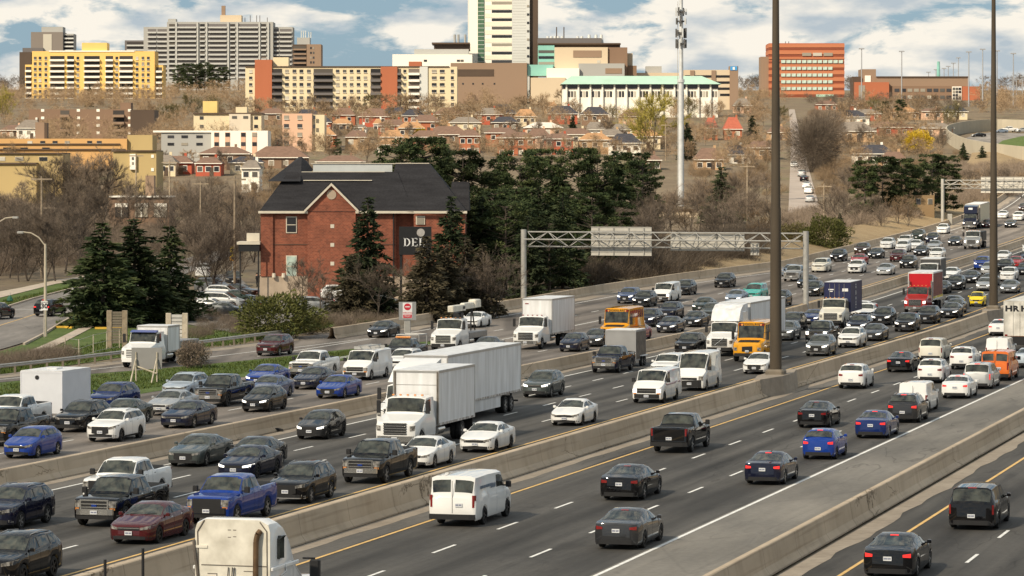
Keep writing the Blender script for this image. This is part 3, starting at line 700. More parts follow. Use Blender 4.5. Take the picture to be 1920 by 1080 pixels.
        if face == 'wide': P.append(F([(y * w2, z0 - .14 * abs(y) * 0, z1 - .05 * abs(y)) for y in (-.62, -.4, -.2, 0, .2, .4, .62)], name='grille', m=BLK, off=.014))
        elif face == 'big': P.append(F([(y * w2, n0 - .74 * fh + .25 * abs(y) * fh, z1) for y in (-.52, -.35, -.18, 0, .18, .35, .52)], name='grille', m=BLK, off=.014))
        else: P.append(F(cols(-.46 * w2, .46 * w2, z0 + .06 * fh, z0 + .06 * fh, z1, z1, 6), name='grille', m=BLK, off=.014))
        if face in ('chrome', 'wide'):
            P.append(('grille_bar', lf.face(cols(-.48 * w2, .48 * w2, z1 - .10 * fh, z1 - .10 * fh, z1 - .05 * fh, z1 - .05 * fh, 6), 'n', .024, .02).mesh('grille_bar', CHR), None, (0, 0, 0), []))
        P.append(F([(y * w2, gc + .08 * fh, gc + (.36 - .10 * abs(y)) * fh) for y in (-.72, -.5, -.25, 0, .25, .5, .72)], name='lower_intake', m=BLK, off=.012))
        for sg in (-1, 1):
            c = cols(.76 * w2 * sg, .92 * w2 * sg, gc + .16 * fh, gc + .16 * fh, gc + .30 * fh, gc + .32 * fh, 2); P.append(F(c, name='fog_lamp', m=LAMP if kind.startswith('suv') else BLK, off=.012))
        if kind in ('suv', 'suv_big') and face != 'plain': P.append(F(cols(-.92 * w2, .92 * w2, gc + .03, gc + .03, gc + .10 * fh, gc + .10 * fh, 8), name='skid_plate', m=RIMS if face == 'big' else BLK, off=.022))
        pz = gc + .38 * fh; poff = .03
    P.append(('number_plate', PL_N, None, (poff + .01, 0, pz), [('plate_lettering', PLT_F, None, (0, 0, 0))]))
    # tail
    tz = q['tail']; th_ = tz - gc
    if kind in ('van', 'pickup', 'high_van', 'minivan', 'small_van', 'bus', 'suv_big'): tl = cols(.84 * w2, .98 * w2, tz - .40, tz - .40, tz - .02 if kind != 'van' else tz + .1, tz - .02 if kind != 'van' else tz + .1, 2)
    elif kind == 'truck_cab': tl = None
    else: tl = cols(.58 * w2, .97 * w2, tz - .24 * th_, tz - .27 * th_, tz - .13 * th_, tz - .06, 4)
    if tl:
        for c in (tl, mir(tl)): P.append(('tail_light', lf.face(c, 't', .02, .05).mesh('tail_light', TAIL, 40), 'tail', (0, 0, 0), []))
        if kind in ('pickup', 'van', 'small_van'):
            P.append(F(cols(-.96 * w2, .96 * w2, gc + .05, gc + .05, gc + .26, gc + .26, 8), 't', .10, CHR if face == 'chrome' else BLK, .12, 'rear_bumper'))
        else:
            P.append(F(cols(-.90 * w2, .90 * w2, gc + .04, gc + .04, gc + .26 * th_, gc + .26 * th_, 8), 't', .016, BLK, .04, 'rear_bumper'))
        if not panel and kind not in ('pickup', 'bus'):
            P.append(('brake_light', lf.patch(r1 + .0 * (dx - r1), r1 + .08 * (dx - r1), 6.72, 7.28, 1, 2, .016).mesh('brake_light', TAIL), 'tail', (0, 0, 0), []))
        if panel:
            for k in (0,): P.append(F([( -.008, gc + .30, q['H'] - .22), (.008, gc + .30, q['H'] - .22)], 't', .012, UNDER, .02, 'door_seam'))
        P.append(('number_plate', PL_N, None, (-L - (.035 if kind not in ('pickup', 'van') else .03), -.0 if kind != 'van' else -.28, (tz - .62 * th_ if kind not in ('sedan', 'sedan2', 'coupe', 'van') else tz - .40 * th_)), [('plate_lettering', PLT_R, None, (0, 0, 0))]))
    if kind == 'pickup':
        P.append(('cargo_bed', lf.patch(dx + .10, L - .14, 5.10, 8.90, 2, 4, .006).mesh('cargo_bed', UNDER), None, (0, 0, 0), []))
        P.append(('tailgate', lf.face(cols(-.80 * w2, .80 * w2, gc + .34, gc + .34, tz - .06, tz - .06, 2), 't', .012, .03).mesh('tailgate', PAINT['white']), 'paint', (0, 0, 0), []))
    # wheels
    tw = .23 if q['r'] < .45 else .28
    tm, rm = wheel(q['r'], tw)
    for a in lf.ax:
        for sg in (-1, 1): P.append(('wheel', tm, None, (-a, sg * (w2 - tw / 2 - .015), q['r']), [('rim', rm, 'rim', (0, 0, 0))]))
    return P
LITE_DROP = {'wiper', 'door_handle', 'door_seam', 'cladding', 'roof_rail', 'fog_lamp', 'skid_plate', 'lower_intake', 'plate_lettering', 'emblem', 'turn_signal', 'air_dam', 'brake_light', 'rear_bumper', 'cargo_bed', 'tailgate'}
def spawn_parts(root, P, pcol, lit=0, tail=0, rim='s', lite=False, skip=()):
    for name, me, role, loc, ch in P:
        if name in skip or (lite and name in LITE_DROP): continue
        o = link(name, me, root); o.location = loc
        if role in ('paint', 'lamp', 'tail'):
            m = PAINT[pcol] if role == 'paint' else (LAMPON if lit else LAMP) if role == 'lamp' else (TAILON if tail else TAIL)
            o.material_slots[0].link = 'OBJECT'; o.material_slots[0].material = m
        for cn, cm, cr, cl in ch:
            if lite and cn in LITE_DROP: continue
            if isinstance(cm, dict): cm = cm[rim]
            c = link(cn, cm, o); c.location = cl
def proto(kind, face):
    k = (kind, face)
    if k not in PROTO: PROTO[k] = make_proto(kind, face)
    return PROTO[k]
ROADS = {'ex': 'oncoming express lanes', 'co': 'far collector lanes', 'aw': 'lanes leading away', 'ne': 'nearest collector lanes'}
GROUPS = {'ex': 'vehicles on the oncoming express lanes', 'co': 'vehicles on the far collector lanes', 'aw': 'vehicles driving away on the express lanes', 'ne': 'vehicles on the nearest collector lanes'}
VEH = []     # (root, px, colour, kind word, road, own label)
KW = {'sedan': 'sedan', 'sedan2': 'sedan', 'coupe': 'coupe', 'hatch': 'hatchback', 'suv': 'SUV', 'suv_big': 'large SUV', 'minivan': 'minivan', 'pickup': 'pickup truck', 'van': 'cargo van', 'high_van': 'high-roof van', 'small_van': 'small panel van', 'smart': 'microcar', 'bus': 'school bus'}
CATW = {'sedan': 'car', 'sedan2': 'car', 'coupe': 'car', 'hatch': 'car', 'suv': 'SUV', 'suv_big': 'SUV', 'minivan': 'minivan', 'pickup': 'pickup truck', 'van': 'van', 'high_van': 'van', 'small_van': 'van', 'smart': 'car', 'bus': 'bus'}
NMW = {'sedan': 'sedan_car', 'sedan2': 'sedan_car', 'coupe': 'coupe_car', 'hatch': 'hatchback_car', 'suv': 'suv', 'suv_big': 'suv', 'minivan': 'minivan', 'pickup': 'pickup_truck', 'van': 'cargo_van', 'high_van': 'cargo_van', 'small_van': 'cargo_van', 'smart': 'microcar', 'bus': 'school_bus'}
KW['truck_cab'] = CATW['truck_cab'] = NMW['truck_cab'] = 'truck'
LANES = {'ex': [50.05, 53.6, 57.1, 60.4], 'co': [70.5, 74.7, 78.9, 83.2, 88.2], 'aw': [31.9, 35.75, 39.6], 'ne': [19.7, 15.9]}
def place(kind, road, px, py, snap=.35):
    """near-axle ground point seen at px (middle of the near face), py (foot of the near tyres) -> nose position and heading"""
    q = SPEC[kind]; away = road in ('aw', 'ne'); ov = q['fo'] if not away else q['L'] - q['fo'] - q['wb']
    Y = Yof(py); pa = px + ov * ST * ppm(Y)
    w = unp(pa, py); s, p = sp_inv(w.x, w.y)
    best = min(LANES[road], key=lambda t: abs(t - p))
    if abs(best - p) < 1.9:
        # slide along the line of sight column so that the lane offset moves towards the lane centre
        lo, hi = py - 25, py + 25
        tgt = p + (best - p) * snap
        for _ in range(24):
            m = (lo + hi) / 2; ww = unp(pa, m); pp = sp_inv(ww.x, ww.y)[1]
            if pp > tgt: lo = m
            else: hi = m
        w = unp(pa, m); s, p = sp_inv(w.x, w.y)
    hd = heading(s)
    if not away: sn, ang = s - q['fo'], hd + math.pi       # nose is nearer than the front axle
    else: sn, ang = s + q['wb'] + q['fo'], hd
    X, Yn = sp(sn, p); return (X, Yn, T(Yn)), ang, s, p
def pitch_of(Y, away):
    g = (T(Y + 2) - T(Y - 2)) / 4
    return g
def V(kind, face, col, road, px, py, lit=0, tail=0, rim='s', label=None, snap=.35, skip=(), lite=None):
    loc, ang, s, p = place(kind, road, px, py, snap)
    r = empty(NMW[kind], loc, ang)
    g = (T(loc[1] + 3) - T(loc[1] - 3)) / 6 * CT
    r.rotation_mode = 'XYZ'; away = road in ('aw', 'ne')
    r.rotation_euler = (0, -g if away else g, ang)
    lite = (s > 395) if lite is None else lite
    spawn_parts(r, proto(kind, face), col, lit, tail, rim, lite, skip)
    VEH.append((r, px, col, kind, road, label))
    return r
# ---------------------------------------------------------------- trucks, buses, trailers
WBOX = mat('white_box_panel', (.66, .66, .65), .45, 0, var=.10, scale=1.0, col2=(.73, .74, .75), stretch=(2.2, 2.2, .3), detail=6)
GREYM = mat('grey_metal', (.30, .29, .28), .5, .4, var=.12, scale=2)
ALUM = mat('aluminium_trim', (.45, .44, .42), .35, .6, var=.08, scale=3)
RUST = mat('rusty_white_steel', (.60, .58, .52), .7, 0, var=.25, scale=1.1, col2=(.62, .60, .55))
NAVYC = mat('navy_container', (.014, .018, .07), .5, 0, var=.12, scale=1)
REDB = mat('red_box_front', (.52, .012, .02), .4, 0, var=.06, scale=1)
REDS = mat('dull_red_side', (.20, .055, .045), .6, 0, var=.2, scale=1.5)  # box side, darker and less saturated than the front red
WLET = mat('white_lettering', (.75, .75, .74), .6, 0, var=0)
BLET = mat('black_lettering', (.015, .015, .018), .6, 0, var=0)
GREYP = mat('grey_trailer_panel', (.34, .34, .34), .5, .3, var=.08, scale=1)
BROWNP = mat('brown_weathered_panel', (.14, .12, .10), .6, .2, var=.35, scale=2.5)
STEELX = mat('rack_steel', (.40, .40, .39), .5, .4, var=.1)
IVORY = mat('ivory_cab', (.64, .60, .50), .5, 0, var=.16, scale=1.6, col2=(.70, .67, .58), detail=7)
SCUFF = mat('scuffed_rail', (.28, .22, .17), .7, .1, var=.35, scale=4, col2=(.55, .53, .50))
def part(root, name, mb, m, smooth=None, role=None): return mb.build(name, m, root, smooth)
def wheels(root, r, tw, xs, w2, dual=False):
    tm, rm = wheel(r, tw)
    for x in xs:
        for sg in (-1, 1):
            o = link('wheel', tm, root); o.location = (x, sg * (w2 - tw / 2), r); c = link('rim', rm['s'], o)
            if dual:
                o2 = link('wheel', tm, root); o2.location = (x, sg * (w2 - tw * 1.6), r)
def cargo(root, x0, L, W, zb, zt, m, mf=None, trim=ALUM, t=.05, doors=False):
    """box body: panels plus proud rails and corner posts"""
    w = W / 2
    b = MB(); b.box(x0 - L, x0, -w, w, zb, zt); o = b.build('cargo_box', m, root)
    if mf: MB().box(x0 + .002, x0 + .012, -w + .1, w - .1, zb + .1, zt - .12).build('front_panel', mf, o)
    MB().box(x0 - L - .01, x0 + .012, -w - .012, w + .012, zt - .012, zt + .02).build('roof', WBOX if trim is not RUST else RUST, o)
    for sg in (-1, 1):
        MB().box(x0 - L - .012, x0 + .014, sg * (w + .004) - .016, sg * (w + .004) + .016, zt - .13, zt - .014).build('top_rail', trim, o)
        MB().box(x0 - L - .012, x0 + .014, sg * (w + .004) - .016, sg * (w + .004) + .016, zb, zb + .12).build('bottom_rail', SCUFF if trim is ALUM else trim, o)
        for x in (x0, x0 - L):
            MB().box(x - t / 2, x + .016 if x == x0 else x + t / 2, sg * w - .05, sg * w + .02, zb, zt - .02).build('corner_post', trim, o)
    MB().box(x0 + .001, x0 + .014, -w, w, zt - .12, zt - .016).build('front_rail', trim, o)
    if doors:
        for y in (-.02, .02): MB().box(x0 - L - .03, x0 - L - .002, y * 1 - .012, y + .012, zb + .05, zt - .08).build('door_bar', trim, o)
        for y in (-.55, .55): MB().tube((x0 - L - .04, y, zb + .05), (x0 - L - .04, y, zt - .08), .02).build('lock_rod', trim, o)
    return o
def truck(road, px, py, col, face, name, label, snap=.6, lit=0, skip=()):
    r = V('truck_cab', face, col, road, px, py, lit=lit, label=label, snap=snap, lite=False, skip=skip); VEH.pop()
    r.name = name; tag(r, label, 'truck', GROUPS[road])
    return r
def chassis(root, x0, x1, z0=.62, z1=.86):
    for sg in (-1, 1): MB().box(x1, x0, sg * .42 - .05, sg * .42 + .05, z0, z1).build('frame_rail', UNDER, root)
def cab_lights(root, z=2.74, x=-2.25, m=AMB):
    for y in (-.8, -.4, 0, .4, .8): MB().cbox(x - .06, x + .06, y - .06, y + .06, z - .03, z + .05, .02).build('marker_light', m, root)
def fuel_tank(root, x):
    for sg in (-1, 1): MB().tube((x - .6, sg * .92, .78), (x + .6, sg * .92, .78), .26, .26, 12).build('fuel_tank', CHR, root, 40)

# box truck leading the big white trailer
r = truck('ex', 742, 838, 'white', 'chrome', 'box_truck', 'white box truck with chrome slatted grille, nearest of the big white trucks')
cargo(r, -3.75, 6.8, 2.5, 1.05, 3.95, WBOX); chassis(r, -1.2, -10.2); wheels(r, .5, .28, [-8.3], 1.22, True); cab_lights(r); fuel_tank(r, -4.6)
MB().box(-3.745, -3.735, -1.2, 1.2, 3.18, 3.20).build('front_seam', GREYM, r)
MB().cbox(-3.8, -3.70, -1.23, -1.13, 1.1, 3.9, .02).build('front_post', BROWNP, r); MB().cbox(-3.8, -3.70, 1.13, 1.23, 1.1, 3.9, .02).build('front_post', BROWNP, r)
for sg in (-1, 1): MB().box(-10.3, -10.27, sg * .9 - .3, sg * .9 + .3, .35, 1.0).build('mud_flap', BLK, r)
# semi with long white trailer behind it
r = truck('ex', 741, 813, 'white', 'chrome', 'semi_truck', 'white semi truck with the longest white trailer, partly behind the box truck', 1.0)
MB().cbox(-5.3, -3.5, -1.2, 1.2, .9, 3.3, .1).build('sleeper', PAINT['white'], r, 40); MB().prism([(-5.3, 3.3), (-2.2, 2.76), (-3.4, 3.55), (-5.3, 3.95)], 'y', -1.1, 1.1).build('roof_fairing', PAINT['white'], r)
o = cargo(r, -5.9, 15.6, 2.58, 1.15, 4.08, WBOX); chassis(r, -1.2, -8.5); wheels(r, .5, .28, [-6.6, -7.9], 1.25, True); wheels(r, .5, .28, [-18.2, -19.5], 1.27, True); fuel_tank(r, -4.6)
for sg in (-1, 1): MB().box(-17.2, -9.5, sg * 1.20 - .015, sg * 1.20 + .015, .45, 1.12).build('side_skirt', WBOX, r)
MB().box(-21.6, -21.5, -1.1, 1.1, .50, .60).box(-21.6, -21.5, -.7, -.6, .6, 1.15).box(-21.6, -21.5, .6, .7, .6, 1.15).build('underride_guard', BLK, r)
# semi with white high-roof cab behind the school bus
r = truck('ex', 1347, 669, 'white', 'dark', 'semi_truck', 'white high-roofed semi truck beside the nearer school bus', .8)
MB().cbox(-5.6, -3.5, -1.2, 1.2, .9, 3.5, .1).build('sleeper', PAINT['white'], r, 40)
MB().prism([(-5.6, 2.7), (-2.15, 2.72), (-2.75, 3.55), (-3.8, 3.98), (-5.6, 4.05)], 'y', -1.15, 1.15).build('roof_fairing', WBOX, r)
cargo(r, -6.0, 14.6, 2.58, 1.15, 4.06, WBOX); chassis(r, -1.2, -8.5); wheels(r, .5, .28, [-6.8, -8.1], 1.25, True); wheels(r, .5, .28, [-17.6, -18.9], 1.27, True); fuel_tank(r, -4.7)
MB().tube((.06, -.35, .9), (.06, .42, 1.5), .03).build('grille_slash', CHR, r)
# container truck
r = truck('ex', 1555, 617, 'cream white', 'dark', 'container_truck', 'cream truck carrying a navy blue container with white lettering', .6)
o = cargo(r, -3.8, 6.1, 2.45, 1.35, 4.15, NAVYC, None, NAVYC); chassis(r, -1.2, -9.8); wheels(r, .5, .28, [-7.2, -8.5], 1.22, True); cab_lights(r); fuel_tank(r, -4.6)
for y in (-.75, -.28, .15, .62): MB().tube((-3.77, y, 1.45), (-3.77, y, 4.0), .022, .022, 5).build('lock_rod', GREYM, o)
c = link('lettering', text_mesh('B', .55, 'lettering', WLET, bold=.02), o); c.location = (-6.6, 1.245, 3.05); c.rotation_euler = (R(90), 0, R(180))
for k, (zc, wd, hh) in enumerate(((3.85, .34, .10), (3.6, .30, .22), (2.55, .34, .26), (2.2, .22, .20), (1.95, .36, .16), (1.68, .26, .12))): MB().box(-6.6 - wd / 2, -6.6 + wd / 2, 1.242, 1.25, zc - hh / 2, zc + hh / 2).build('lettering', WLET, o)
for y, z, wd, hh in ((-.62, 3.45, .5, .10), (-.62, 3.28, .32, .08), (.72, 3.42, .55, .28)): MB().box(-3.784, -3.77, y - wd / 2, y + wd / 2, z - hh / 2, z + hh / 2).build('lettering', WLET, o)
# red truck
r = truck('ex', 1713, 588, 'red', 'chrome', 'red_truck', 'bright red truck with long hood and red box body', .6, lit=1)
o = cargo(r, -3.9, 6.6, 2.5, 1.2, 4.0, REDS, REDB, WBOX); chassis(r, -1.2, -10.3); wheels(r, .5, .28, [-8.0, -9.3], 1.22, True); cab_lights(r); fuel_tank(r, -4.6)
for sg in (-1, 1): MB().tube((-3.65, sg * 1.12, 1.0), (-3.65, sg * 1.12, 3.2), .08, .08, 8).build('exhaust_stack', CHR, r, 40)
MB().box(-10.5, -3.92, 1.246, 1.262, 1.22, 1.55).build('side_stripe', PAINT['yellow'], o)
# collector trucks
r = truck('co', 985, 655, 'white', 'chrome', 'box_truck', 'white box truck with tall mirrors beside the left gantry post', .5)
cargo(r, -3.75, 7.4, 2.55, 1.1, 4.05, WBOX); chassis(r, -1.2, -11); wheels(r, .5, .28, [-7.6, -8.9], 1.24, True); cab_lights(r, m=TAIL); fuel_tank(r, -4.6)
MB().box(-3.744, -3.73, -1.05, -.75, 3.6, 3.68).build('lettering', TAIL, r)
r = truck('co', 831, 657, 'white', 'dark', 'crane_truck', 'white utility truck with a crane boom folded over its cab', .5)
chassis(r, -1.2, -9.2); wheels(r, .5, .28, [-6.6, -7.9], 1.2, True); fuel_tank(r, -4.4); cab_lights(r)
MB().cbox(-9.0, -3.8, -1.15, 1.15, 1.0, 1.5, .05).build('utility_bed', GREYM, r)
MB().cbox(-4.8, -4.0, -.35, .35, 1.5, 3.1, .05).build('crane_turret', BLK, r)
bm_ = MB(); bm_.cbox(-4.9, -1.3, .0, .5, 3.25, 3.75, .05); bm_.cbox(-8.4, -4.7, .05, .45, 3.35, 3.85, .05); bm_.build('crane_boom', IVORY, r)
MB().cbox(-8.9, -7.4, -.05, .65, 3.4, 4.05, .08).build('bucket', IVORY, r)
MB().tube((-7.0, .3, 1.5), (-7.3, .25, 3.35), .06).tube((-8.2, .3, 1.5), (-7.5, .25, 3.35), .06).build('boom_rest', BLK, r)
MB().box(-4.6, -4.0, .52, .53, 3.4, 3.62).build('lettering', BLET, r)
r = truck('co', 300 - 46, 689, 'white', 'white', 'ramp_truck', 'white flatbed truck with blue sun visor on the exit ramp', 0.0)
cargo(r, -3.75, 2.4, 2.45, 1.0, 3.0, WBOX); chassis(r, -1.2, -10.4); wheels(r, .5, .28, [-8.6, -9.8], 1.22, True); fuel_tank(r, -4.4)
MB().cbox(-10.6, -6.2, -1.15, 1.15, 1.0, 1.75, .04).build('dump_bed', GREYM, r); MB().prism([(-1.75, 2.60), (-2.25, 2.75), (-2.25, 2.62)], 'y', -1.05, 1.05).build('sun_visor', PAINT['blue'], r)
r = truck('co', 1819, 468, 'silver', 'chrome', 'dump_truck', 'chrome-fronted dump truck between the far cars, bright headlights', .3, lit=1)
MB().cbox(-8.6, -3.7, -1.2, 1.2, 1.1, 2.5, .06).build('dump_bed', BLK, r); chassis(r, -1.2, -8.6); wheels(r, .5, .28, [-6.4, -7.7], 1.22, True); cab_lights(r)
r = truck('co', 1815, 428, 'navy', 'chrome', 'semi_truck', 'dark blue semi truck with pale trailer, farthest truck up the road', .3, lit=1)
MB().cbox(-5.3, -3.5, -1.2, 1.2, .9, 3.6, .1).build('sleeper', PAINT['navy'], r, 40)
MB().prism([(-5.3, 2.7), (-2.15, 2.72), (-2.6, 3.9), (-5.3, 4.05)], 'y', -1.15, 1.15).build('roof_fairing', PAINT['navy'], r); MB().box(-2.45, -2.38, -.35, .35, 3.35, 3.65).build('lettering', WLET, r)
cargo(r, -5.8, 14.6, 2.58, 1.15, 4.15, mat('ivory_trailer', (.58, .54, .40), .5, 0, var=.05)); chassis(r, -1.2, -8.5); wheels(r, .5, .28, [-6.6, -7.9], 1.25, True); wheels(r, .5, .28, [-17.6, -18.9], 1.27, True)
r = truck('ex', 1735, 536, 'white', 'dark', 'cube_truck', 'dark-sided cube truck behind the bright red truck', .3)
cargo(r, -3.2, 4.2, 2.4, .9, 3.15, mat('dark_box_panel', (.05, .05, .05), .5, 0, var=.1), None, GREYM); chassis(r, -1.2, -7.4); wheels(r, .45, .28, [-6.0], 1.15, True)

# school buses
def school_bus(road, px, py, label, snap, lit=0):
    r = V('bus', 'x', 'school bus yellow', road, px, py, lit=lit, label=label, snap=snap, lite=False); VEH.pop()
    tag(r, label, 'bus', GROUPS[road]); lf = Loft(SPEC['bus'])
    MB().cbox(-1.98, -1.72, -.62, .62, 2.70, 2.98, .03).build('header_panel', PAINT['school bus yellow'], r)
    c = link('lettering', text_mesh('SCHOOL BUS', .19, 'lettering', BLET, bold=.006), r); c.location = (-1.715, 0, 2.84); c.rotation_euler = (R(90), 0, R(90))
    for sg in (-1, 1):
        for y, m in ((.74, AMB), (.92, TAIL)): MB().tube((-1.85, sg * y, 2.80), (-1.70, sg * y, 2.80), .09, .09, 10).build('warning_light', m, r)
        MB().cbox(-1.95, -1.72, sg * .83 - .20, sg * .83 + .20, 2.66, 2.93, .03).build('light_hood', BLK, r)
    h = lf.patch(.35, 1.30, 5.6, 8.4, 2, 4, .012); h.build('hood_panel', BLK, r)
    return r
school_bus('ex', 1399, 679, 'yellow school bus with blue-grey windshield, nearer of the two buses', .4)
school_bus('co', 1147, 648, 'yellow school bus with dark hood, farther bus on the left lanes', .4)

# towed trailers
def trailer(road, px, py, L, W, zb, zt, m, name, label, side=None, snap=.5):
    SPEC['_t'] = S_(L=L, W=W, fo=.02, wb=.1, r=.35); loc, ang, s, p = place('_t', road, px, py, snap)
    r = empty(name, loc, ang); tag(r, label, 'trailer', GROUPS[road]); cargo(r, 0, L, W, zb, zt, m, None, m)
    if side: MB().box(-L + .03, -.03, W / 2 + .002, W / 2 + .012, zb + .13, zt - .14).build('side_panel', side, r)
    wheels(r, .36, .22, [-L * .52, -L * .52 - .8], W / 2 + .14)
    for sg in (-1, 1): MB().cbox(-L * .52 - 1.25, -L * .52 + .45, sg * (W / 2 + .02) - .02 if sg < 0 else W / 2 + .0, (W / 2 + .24) if sg > 0 else -W / 2 - .0, .76, .82, .02).build('fender', WBOX, r)
    MB().tube((0, .6, .5), (1.3, 0, .5), .05).tube((0, -.6, .5), (1.3, 0, .5), .05).build('tow_bar', BLK, r)
    return r
r = trailer('co', 78, 789, 4.2, 2.56, .55, 3.0, mat('white_trailer_panel', (.66, .68, .72), .4, 0, var=.04), 'enclosed_trailer', 'white enclosed cargo trailer behind the white pickup at the left')
MB().tube((0.0, -.28, 2.62), (.02, -.28, 2.62), .13, .13, 14).build('round_emblem', BLK, r); MB().box(-2.4, -1.5, -.3, .3, 3.02, 3.10).build('roof_vent', WBOX, r)
trailer('ex', 1164, 684, 3.2, 2.3, .45, 2.75, GREYP, 'enclosed_trailer', 'grey metal trailer towed by the dark pickup in the middle', BROWNP)
# rusty white semi-trailer at the right edge, seen from behind
SPEC['_t'] = S_(L=14.6, W=2.58, fo=12.6, wb=.5, r=.5); loc, ang, s, p = place('_t', 'aw', 1907, 662, .4)
r = empty('semi_trailer', loc, ang); tag(r, 'rusty white semi-trailer with HR lettering on its rear doors', 'trailer', GROUPS['aw'])
o = cargo(r, 0, 14.6, 2.58, 1.2, 4.06, RUST, None, RUST, doors=True); wheels(r, .5, .28, [-12.3, -13.6], 1.27, True); chassis(r, -.2, -14.4, .9, 1.15)
for y in (.64, -.64): 
    c = link('lettering', text_mesh('HR', .62, 'lettering', BLET, bold=.028), o); c.location = (-14.625, y, 3.45); c.rotation_euler = (R(90), 0, R(-90)); c.scale = (1.35, 1, 1)
MB().box(-14.64, -14.55, -1.2, 1.2, .50, .62).box(-14.62, -14.56, -.6, .6, .62, 1.18).build('underride_guard', BLK, r)
for sg in (-1, 1): MB().box(-14.63, -14.605, sg * 1.1 - .1, sg * 1.1 + .1, 1.22, 1.36).build('tail_light', TAIL, r)
MB().box(-14.63, -14.604, -1.24, 1.24, 1.2, 1.24).build('rusty_sill', mat('rust', (.20, .09, .045), .9, 0, var=.4, scale=3), r)
MB().tube((0, 0, .6), (0, 0, 1.2), .1).build('landing_gear', GREYM, r)

# white highway tractor in the near foreground, seen from behind
def tractor():
    q = SPEC['truck_cab']; X, Y = sp(96.9, 35.85); r = empty('highway_tractor', (X, Y, 0), heading(97))
    tag(r, 'cream-backed white highway tractor cut by the bottom edge, rear view', 'truck', GROUPS['aw'])
    w = 1.22; zt = 3.96
    def ring(x, top, wd):
        c = .34; return [(x, -wd, .95), (x, wd, .95), (x, wd, top - c), (x, wd - .06, top - .14), (x, wd - c, top), (x, -wd + c, top), (x, -wd + .06, top - .14), (x, -wd, top - c)]
    st = [(0, zt - .02, w - .03), (.10, zt, w), (.75, zt - .02, w), (1.25, zt - .22, w), (1.75, zt - .62, w), (2.1, zt - 1.05, w - .02), (2.25, zt - 1.3, w - .04), (3.2, 2.1, w - .08), (3.3, 1.9, w - .1)]
    b = MB(); k = 8
    for x, t, wd in st: b.v += ring(x, t, wd)
    for i in range(len(st) - 1):
        for j in range(k): b.f.append((i * k + j, i * k + (j + 1) % k, (i + 1) * k + (j + 1) % k, (i + 1) * k + j)); b.m.append(0)
    b.f += [tuple(range(k)), tuple(range(len(st) * k - 1, (len(st) - 1) * k - 1, -1))]; b.m += [0, 0]
    b.build('sleeper_cab', PAINT['white'], r, 30)
    MB().prism([(y * .985, z) for _, y, z in [(p[0], p[1], p[2] if p[2] < 1 else p[2] - .03) for p in ring(0, zt, w)]], 'x', -.02, -.001).build('rear_wall', IVORY, r)
    for z in (2.55, ): MB().box(-.035, -.018, -1.12, 1.0, z - .012, z + .012).build('panel_seam', BROWNP, r)
    MB().path([(-.03, w - .32, 3.9), (-.03, w - .10, 3.55), (-.03, w - .14, 2.2), (-.03, w - .16, 1.2)], .02, 6).build('left_seam', BROWNP, r)
    MB().path([(-.03, -w + .34, 3.88), (-.03, -w + .12, 3.6), (-.03, -w + .10, 1.2)], .018, 6).build('right_seam', BROWNP, r)
    MB().path([(-.16, -.78, 1.4), (-.16, -.80, 3.3), (-.14, -.84, 3.52), (-.05, -.9, 3.62)], .085, 10).build('exhaust_stack', mat('burnt_exhaust', (.16, .10, .055), .5, .6, var=.3, scale=2), r, 40)
    MB().tube((-.19, -.78, 1.0), (-.19, -.78, 2.2), .16, .16, 12).build('heat_shield', CHR, r, 40)
    MB().tube((-.06, w - .25, 1.2), (-.06, w + .02, 3.3), .045, .045, 8).build('air_stack', BROWNP, r)
    MB().box(-.05, -.018, w - .42, w - .02, 3.06, 3.14).build('grab_handle', IVORY, r)
    for y, z in ((.50, 2.2), (-.66, 2.3)): MB().box(-.03, -.018, y - .012, y + .012, 1.3, z + .1).box(-.03, -.018, y - .012, y + .30, z + .08, z + .1).build('door_outline', BROWNP, r)
    for y in (-.08, -.01, .12): MB().path([(-.06, y, 2.5), (-.09, y + .02, 2.05), (-.1, y - .12, 1.8), (-.1, y - .1, 1.2)], .016, 5).build('air_hose', BLK, r)
    for i, (y, z) in enumerate(((.12, 3.62), (-.05, 3.62), (.12, 3.4), (-.05, 3.42))): MB().box(-.024, -.0195, y - .07, y + .03, z - .012, z + .012).build('decal', BROWNP, r)
    for sg in (-1, 1):
        MB().cbox(.55, .95, sg * (w + .002) - .012, sg * (w + .002) + .012, 2.72, 3.42, .1).build('side_window', GLASS, r)
        MB().cbox(.0, 2.4, sg * (w + .03) - .035, sg * (w + .03) + .035, 2.42, 2.52, .02).build('side_rail', PAINT['white'], r)
        MB().cbox(3.0, 3.2, sg * (w + .34) - .16, sg * (w + .34) + .16, 1.55, 2.45, .04).tube((2.9, sg * w, 2.5), (3.1, sg * (w + .34), 2.48), .03).build('mirror', BLK, r)
        MB().path([(1.15, sg * (w + .05), 2.5), (1.0, sg * (w + .12), 2.3), (.7, sg * (w + .06), 2.2)], .025, 6).build('grab_rail', CHR, r)
    cabr = proto('truck_cab', 'chrome')
    MB().cbox(3.1, 5.3, -.95, .95, .9, 1.75, .15).build('hood', PAINT['white'], r, 40)
    MB().box(-4.2, 5.2, -.45, .45, .7, .95).build('chassis_frame', UNDER, r)
    MB().box(-3.6, -.2, -1.2, 1.2, .96, 1.06).build('deck_plate', GREYM, r)
    wheels(r, .5, .28, [-1.6, -2.9], 1.22, True); wheels(r, .5, .28, [4.6], 1.18)
tractor()

